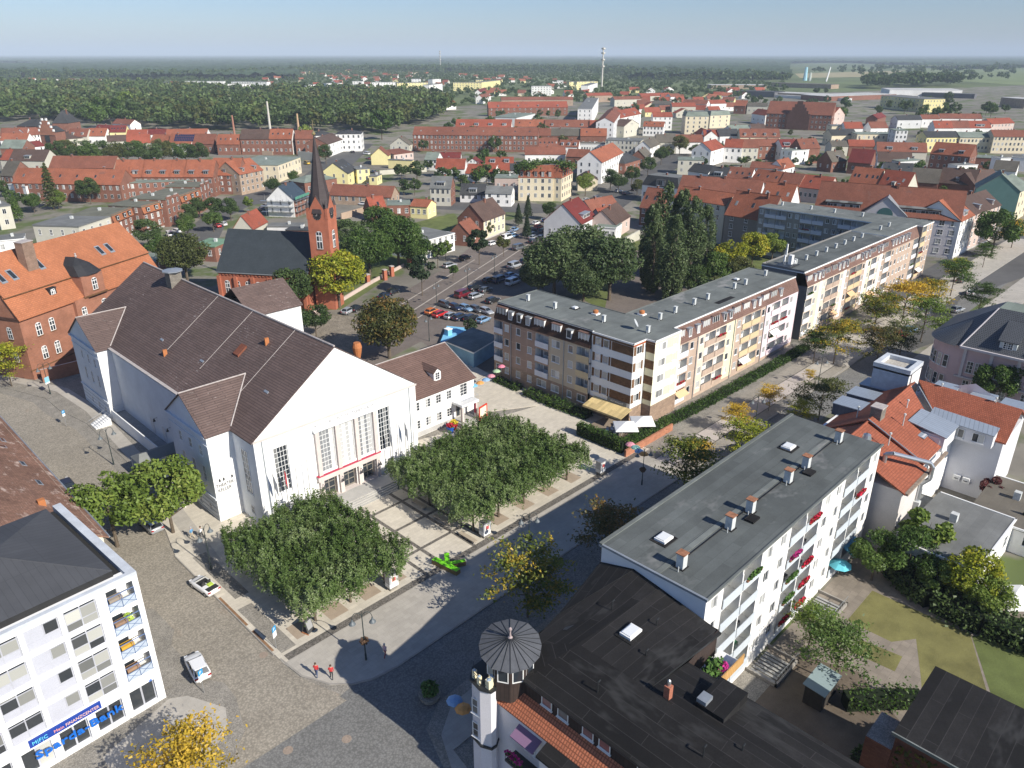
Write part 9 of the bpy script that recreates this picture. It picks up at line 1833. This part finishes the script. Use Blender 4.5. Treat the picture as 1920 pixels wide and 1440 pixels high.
US=[(940,686),(931,695),(921,704),(911,711),(900,717),(888,722)]
for (px,py),(cn,c) in zip(US,UC): umbrella(px,py,5.2,c,cn,'%s open umbrella hung on the line by the prefab block end'%cn)
b=MB(); A=(*T(*US[0],5.2),5.5); B=(*T(*US[-1],5.2),5.5); d=Vector(B)-Vector(A); b.tube(tuple(Vector(A)-d*.25),tuple(Vector(B)+d*.45),.02,.02,DARKMETAL,4); tag(b.build('cable'),'thin cable carrying the row of coloured umbrellas','cable')
for px,py,cn,c,l in((1182,832,'rose',(.6,.2,.26),'rose umbrella hung at the cafe hedge corner'),(1192,838,'mint',(.3,.55,.45),'mint umbrella hung at the cafe hedge corner'),(1199,845,'light blue',(.22,.38,.6),'light blue umbrella hung at the cafe hedge corner'),(1207,850,'orange',(.65,.3,.08),'orange umbrella hung at the cafe hedge corner'),(852,1312,'light blue',(.22,.38,.6),'light blue umbrella hung beside the corner house'),(868,1327,'orange',(.65,.3,.08),'orange umbrella hung beside the corner house')): umbrella(px,py,4.4,c,cn,l)
# cafe terrace at the brick corner
ST=mat('awning_stripe_yellow',(.72,.55,.26),.8,.03,1,'brick',(.5,30),.85,fine=.16,offset=0)
b=MB(); b.slab([(90.9,64.6,2.75),(93.85,64.6,3.5),(93.85,72.6,3.5),(90.9,72.6,2.75)],.06,ST); b.box(90.85,64.6,2.45,90.9,72.6,2.78,ST); b.build('awning',A_BLOCK) if 0 else tag(b.build('awning'),'long yellow striped awning over the cafe terrace','awning')
b=MB(); b.box(87.2,60.9,.1,93.8,69.8,.5,mat('terrace_deck',(.25,.2,.15),.9)); tag(b.build('terrace'),'low wooden terrace of the corner cafe','terrace'); b=MB(); b.box(85.2,59.2,.1,98,59.5,1.3,mat('low_brick_wall_orange',(.45,.20,.12),.9,.2,1,'brick',(.4,.15),.8)); tag(b.build('garden_wall'),'low orange brick wall along the cafe hedge','wall')
for x,y,l in((89.2,62.4,'left square white parasol of the cafe'),(92.6,61.6,'right square white parasol of the cafe')):
    t=thing('parasol',l,'parasol',(x,y,.5)); b=MB(); s=2.0; b.lathe((0,0),[(s*1.3,2.3),(s*1.25,2.45),(.05,3.2)],WHITE,4); put(setmesh('canopy',b.v,b.f,b.m,b.mats),'canopy',t,(0,0,0)); b=MB(); b.tube((0,0,0),(0,0,3.2),.05,.05,STEEL,6); put(setmesh('pole',b.v,b.f,b.m,b.mats),'pole',t,(0,0,0))
def chair(x,y,a,l,g): 
    t=thing('chair',l,'chair',(x,y,.5),a,g); b=MB(); b.box(-.22,-.22,.42,.22,.22,.46,FRAME); b.box(-.22,.18,.46,.22,.22,.9,FRAME); put(setmesh('seat',b.v,b.f,b.m,b.mats),'seat',t,(0,0,0))
    for X in(-.2,.2):
        for Y in(-.2,.2): q=MB(); q.box(X-.02,Y-.02,0,X+.02,Y+.02,.42,FRAME); put(setmesh('leg',q.v,q.f,q.m,q.mats),'leg',t,(0,0,0))
for k in range(8): chair(88+.8*(k%4)*1.3,63.9+1.7*(k//4)+.3*(k%2),k,'white plastic chair on the cafe terrace','white chairs of the cafe')
# garden things at the lower right
t=thing('bin_shed','dark bin shed with pale glass roof in the yard behind the white slab','shed',(60.0,17.4,0)); b=MB(); b.box(-1.7,-.9,0,1.7,.9,2.0,mat('shed_timber_dark',(.04,.035,.03),.9,.2,3)); put(setmesh('wall',b.v,b.f,b.m,b.mats),'wall',t,(0,0,0)); b=MB(); b.slab([(-1.9,-1.1,2.15),(1.9,-1.1,2.15),(1.9,1.1,2.35),(-1.9,1.1,2.35)],.06,plain('shed_roof_glass',(.25,.32,.33),.2)); put(setmesh('roof',b.v,b.f,b.m,b.mats),'roof',t,(0,0,0))
x,y=T(1905,1115,2.8); t=thing('parasol','large square white parasol at the right edge of the garden','parasol',(x,y,0)); b=MB(); b.lathe((0,0),[(3.0,2.3),(2.9,2.5),(.05,3.3)],WHITE,4); put(setmesh('canopy',b.v,b.f,b.m,b.mats),'canopy',t,(0,0,0)); b=MB(); b.tube((0,0,0),(0,0,3.3),.05,.05,STEEL,6); put(setmesh('pole',b.v,b.f,b.m,b.mats),'pole',t,(0,0,0))
b=MB()
for i in range(14): q=-4+i*.55; b.box(85+.1,q,0,85.2,q+.45,1.8,mat('fence_timber_brown',(.2,.13,.08),.9,.2,3))
tag(b.build('fence'),'brown board fence under the white parasol at the right edge','fence')
for px,py,l in((494,1228,'round concrete manhole cover near the plaza kerb'),(650,1386,'round manhole cover at the street crossing, right of two'),(540,1407,'round manhole cover at the street crossing, left of two')):
    x,y=T(px,py); b=MB(); b.lathe((x,y),[(.45,.016),(.45,.03),(.3,.031),(.0,.031)],mat('manhole_iron_sandy',(.30,.24,.19),.8,.2,5),20); tag(b.build('manhole_cover'),l,'manhole cover')
x,y=T(806,1310); t=thing('planter','shaded round planter with dark shrub at the street corner','planter',(x,y,.1)); b=MB(); b.lathe((0,0),[(.0,0),(.9,0),(1.1,.6),(.95,.6),(.0,.5)],SETT,16); put(setmesh('tub',b.v,b.f,b.m,b.mats),'tub',t,(0,0,0)); b=MB(); clump(b,0,0,1.2,.9,.9,.7,GREENF,300,.12); put(setmesh('shrub',b.v,b.f,b.m,b.mats),'shrub',t,(0,0,0))
# brick gate piers and low wall of the churchyard
b=MB(); P0=[T(565,600),T(640,566),T(700,530),T(757,500)]
for (a,c),(d,e) in zip(P0[:-1],P0[1:]):
    A=Vector((a,c));B=Vector((d,e)); n=(B-A).normalized(); n=Vector((-n.y,n.x))*.2; b.prism([tuple(A-n),tuple(B-n),tuple(B+n),tuple(A+n)],0,.9,wallmat(WT['p']))
for px,py in((640,566),(690,534),(722,525),(735,518),(768,497)): x,y=T(px,py); b.box(x-.5,y-.5,0,x+.5,y+.5,2.8,BRC); b.box(x-.6,y-.6,2.8,x+.6,y+.6,3.0,TRIM)
tag(b.build('churchyard_wall'),'pinkish brick churchyard wall with tall gate piers','wall')
flush_over()
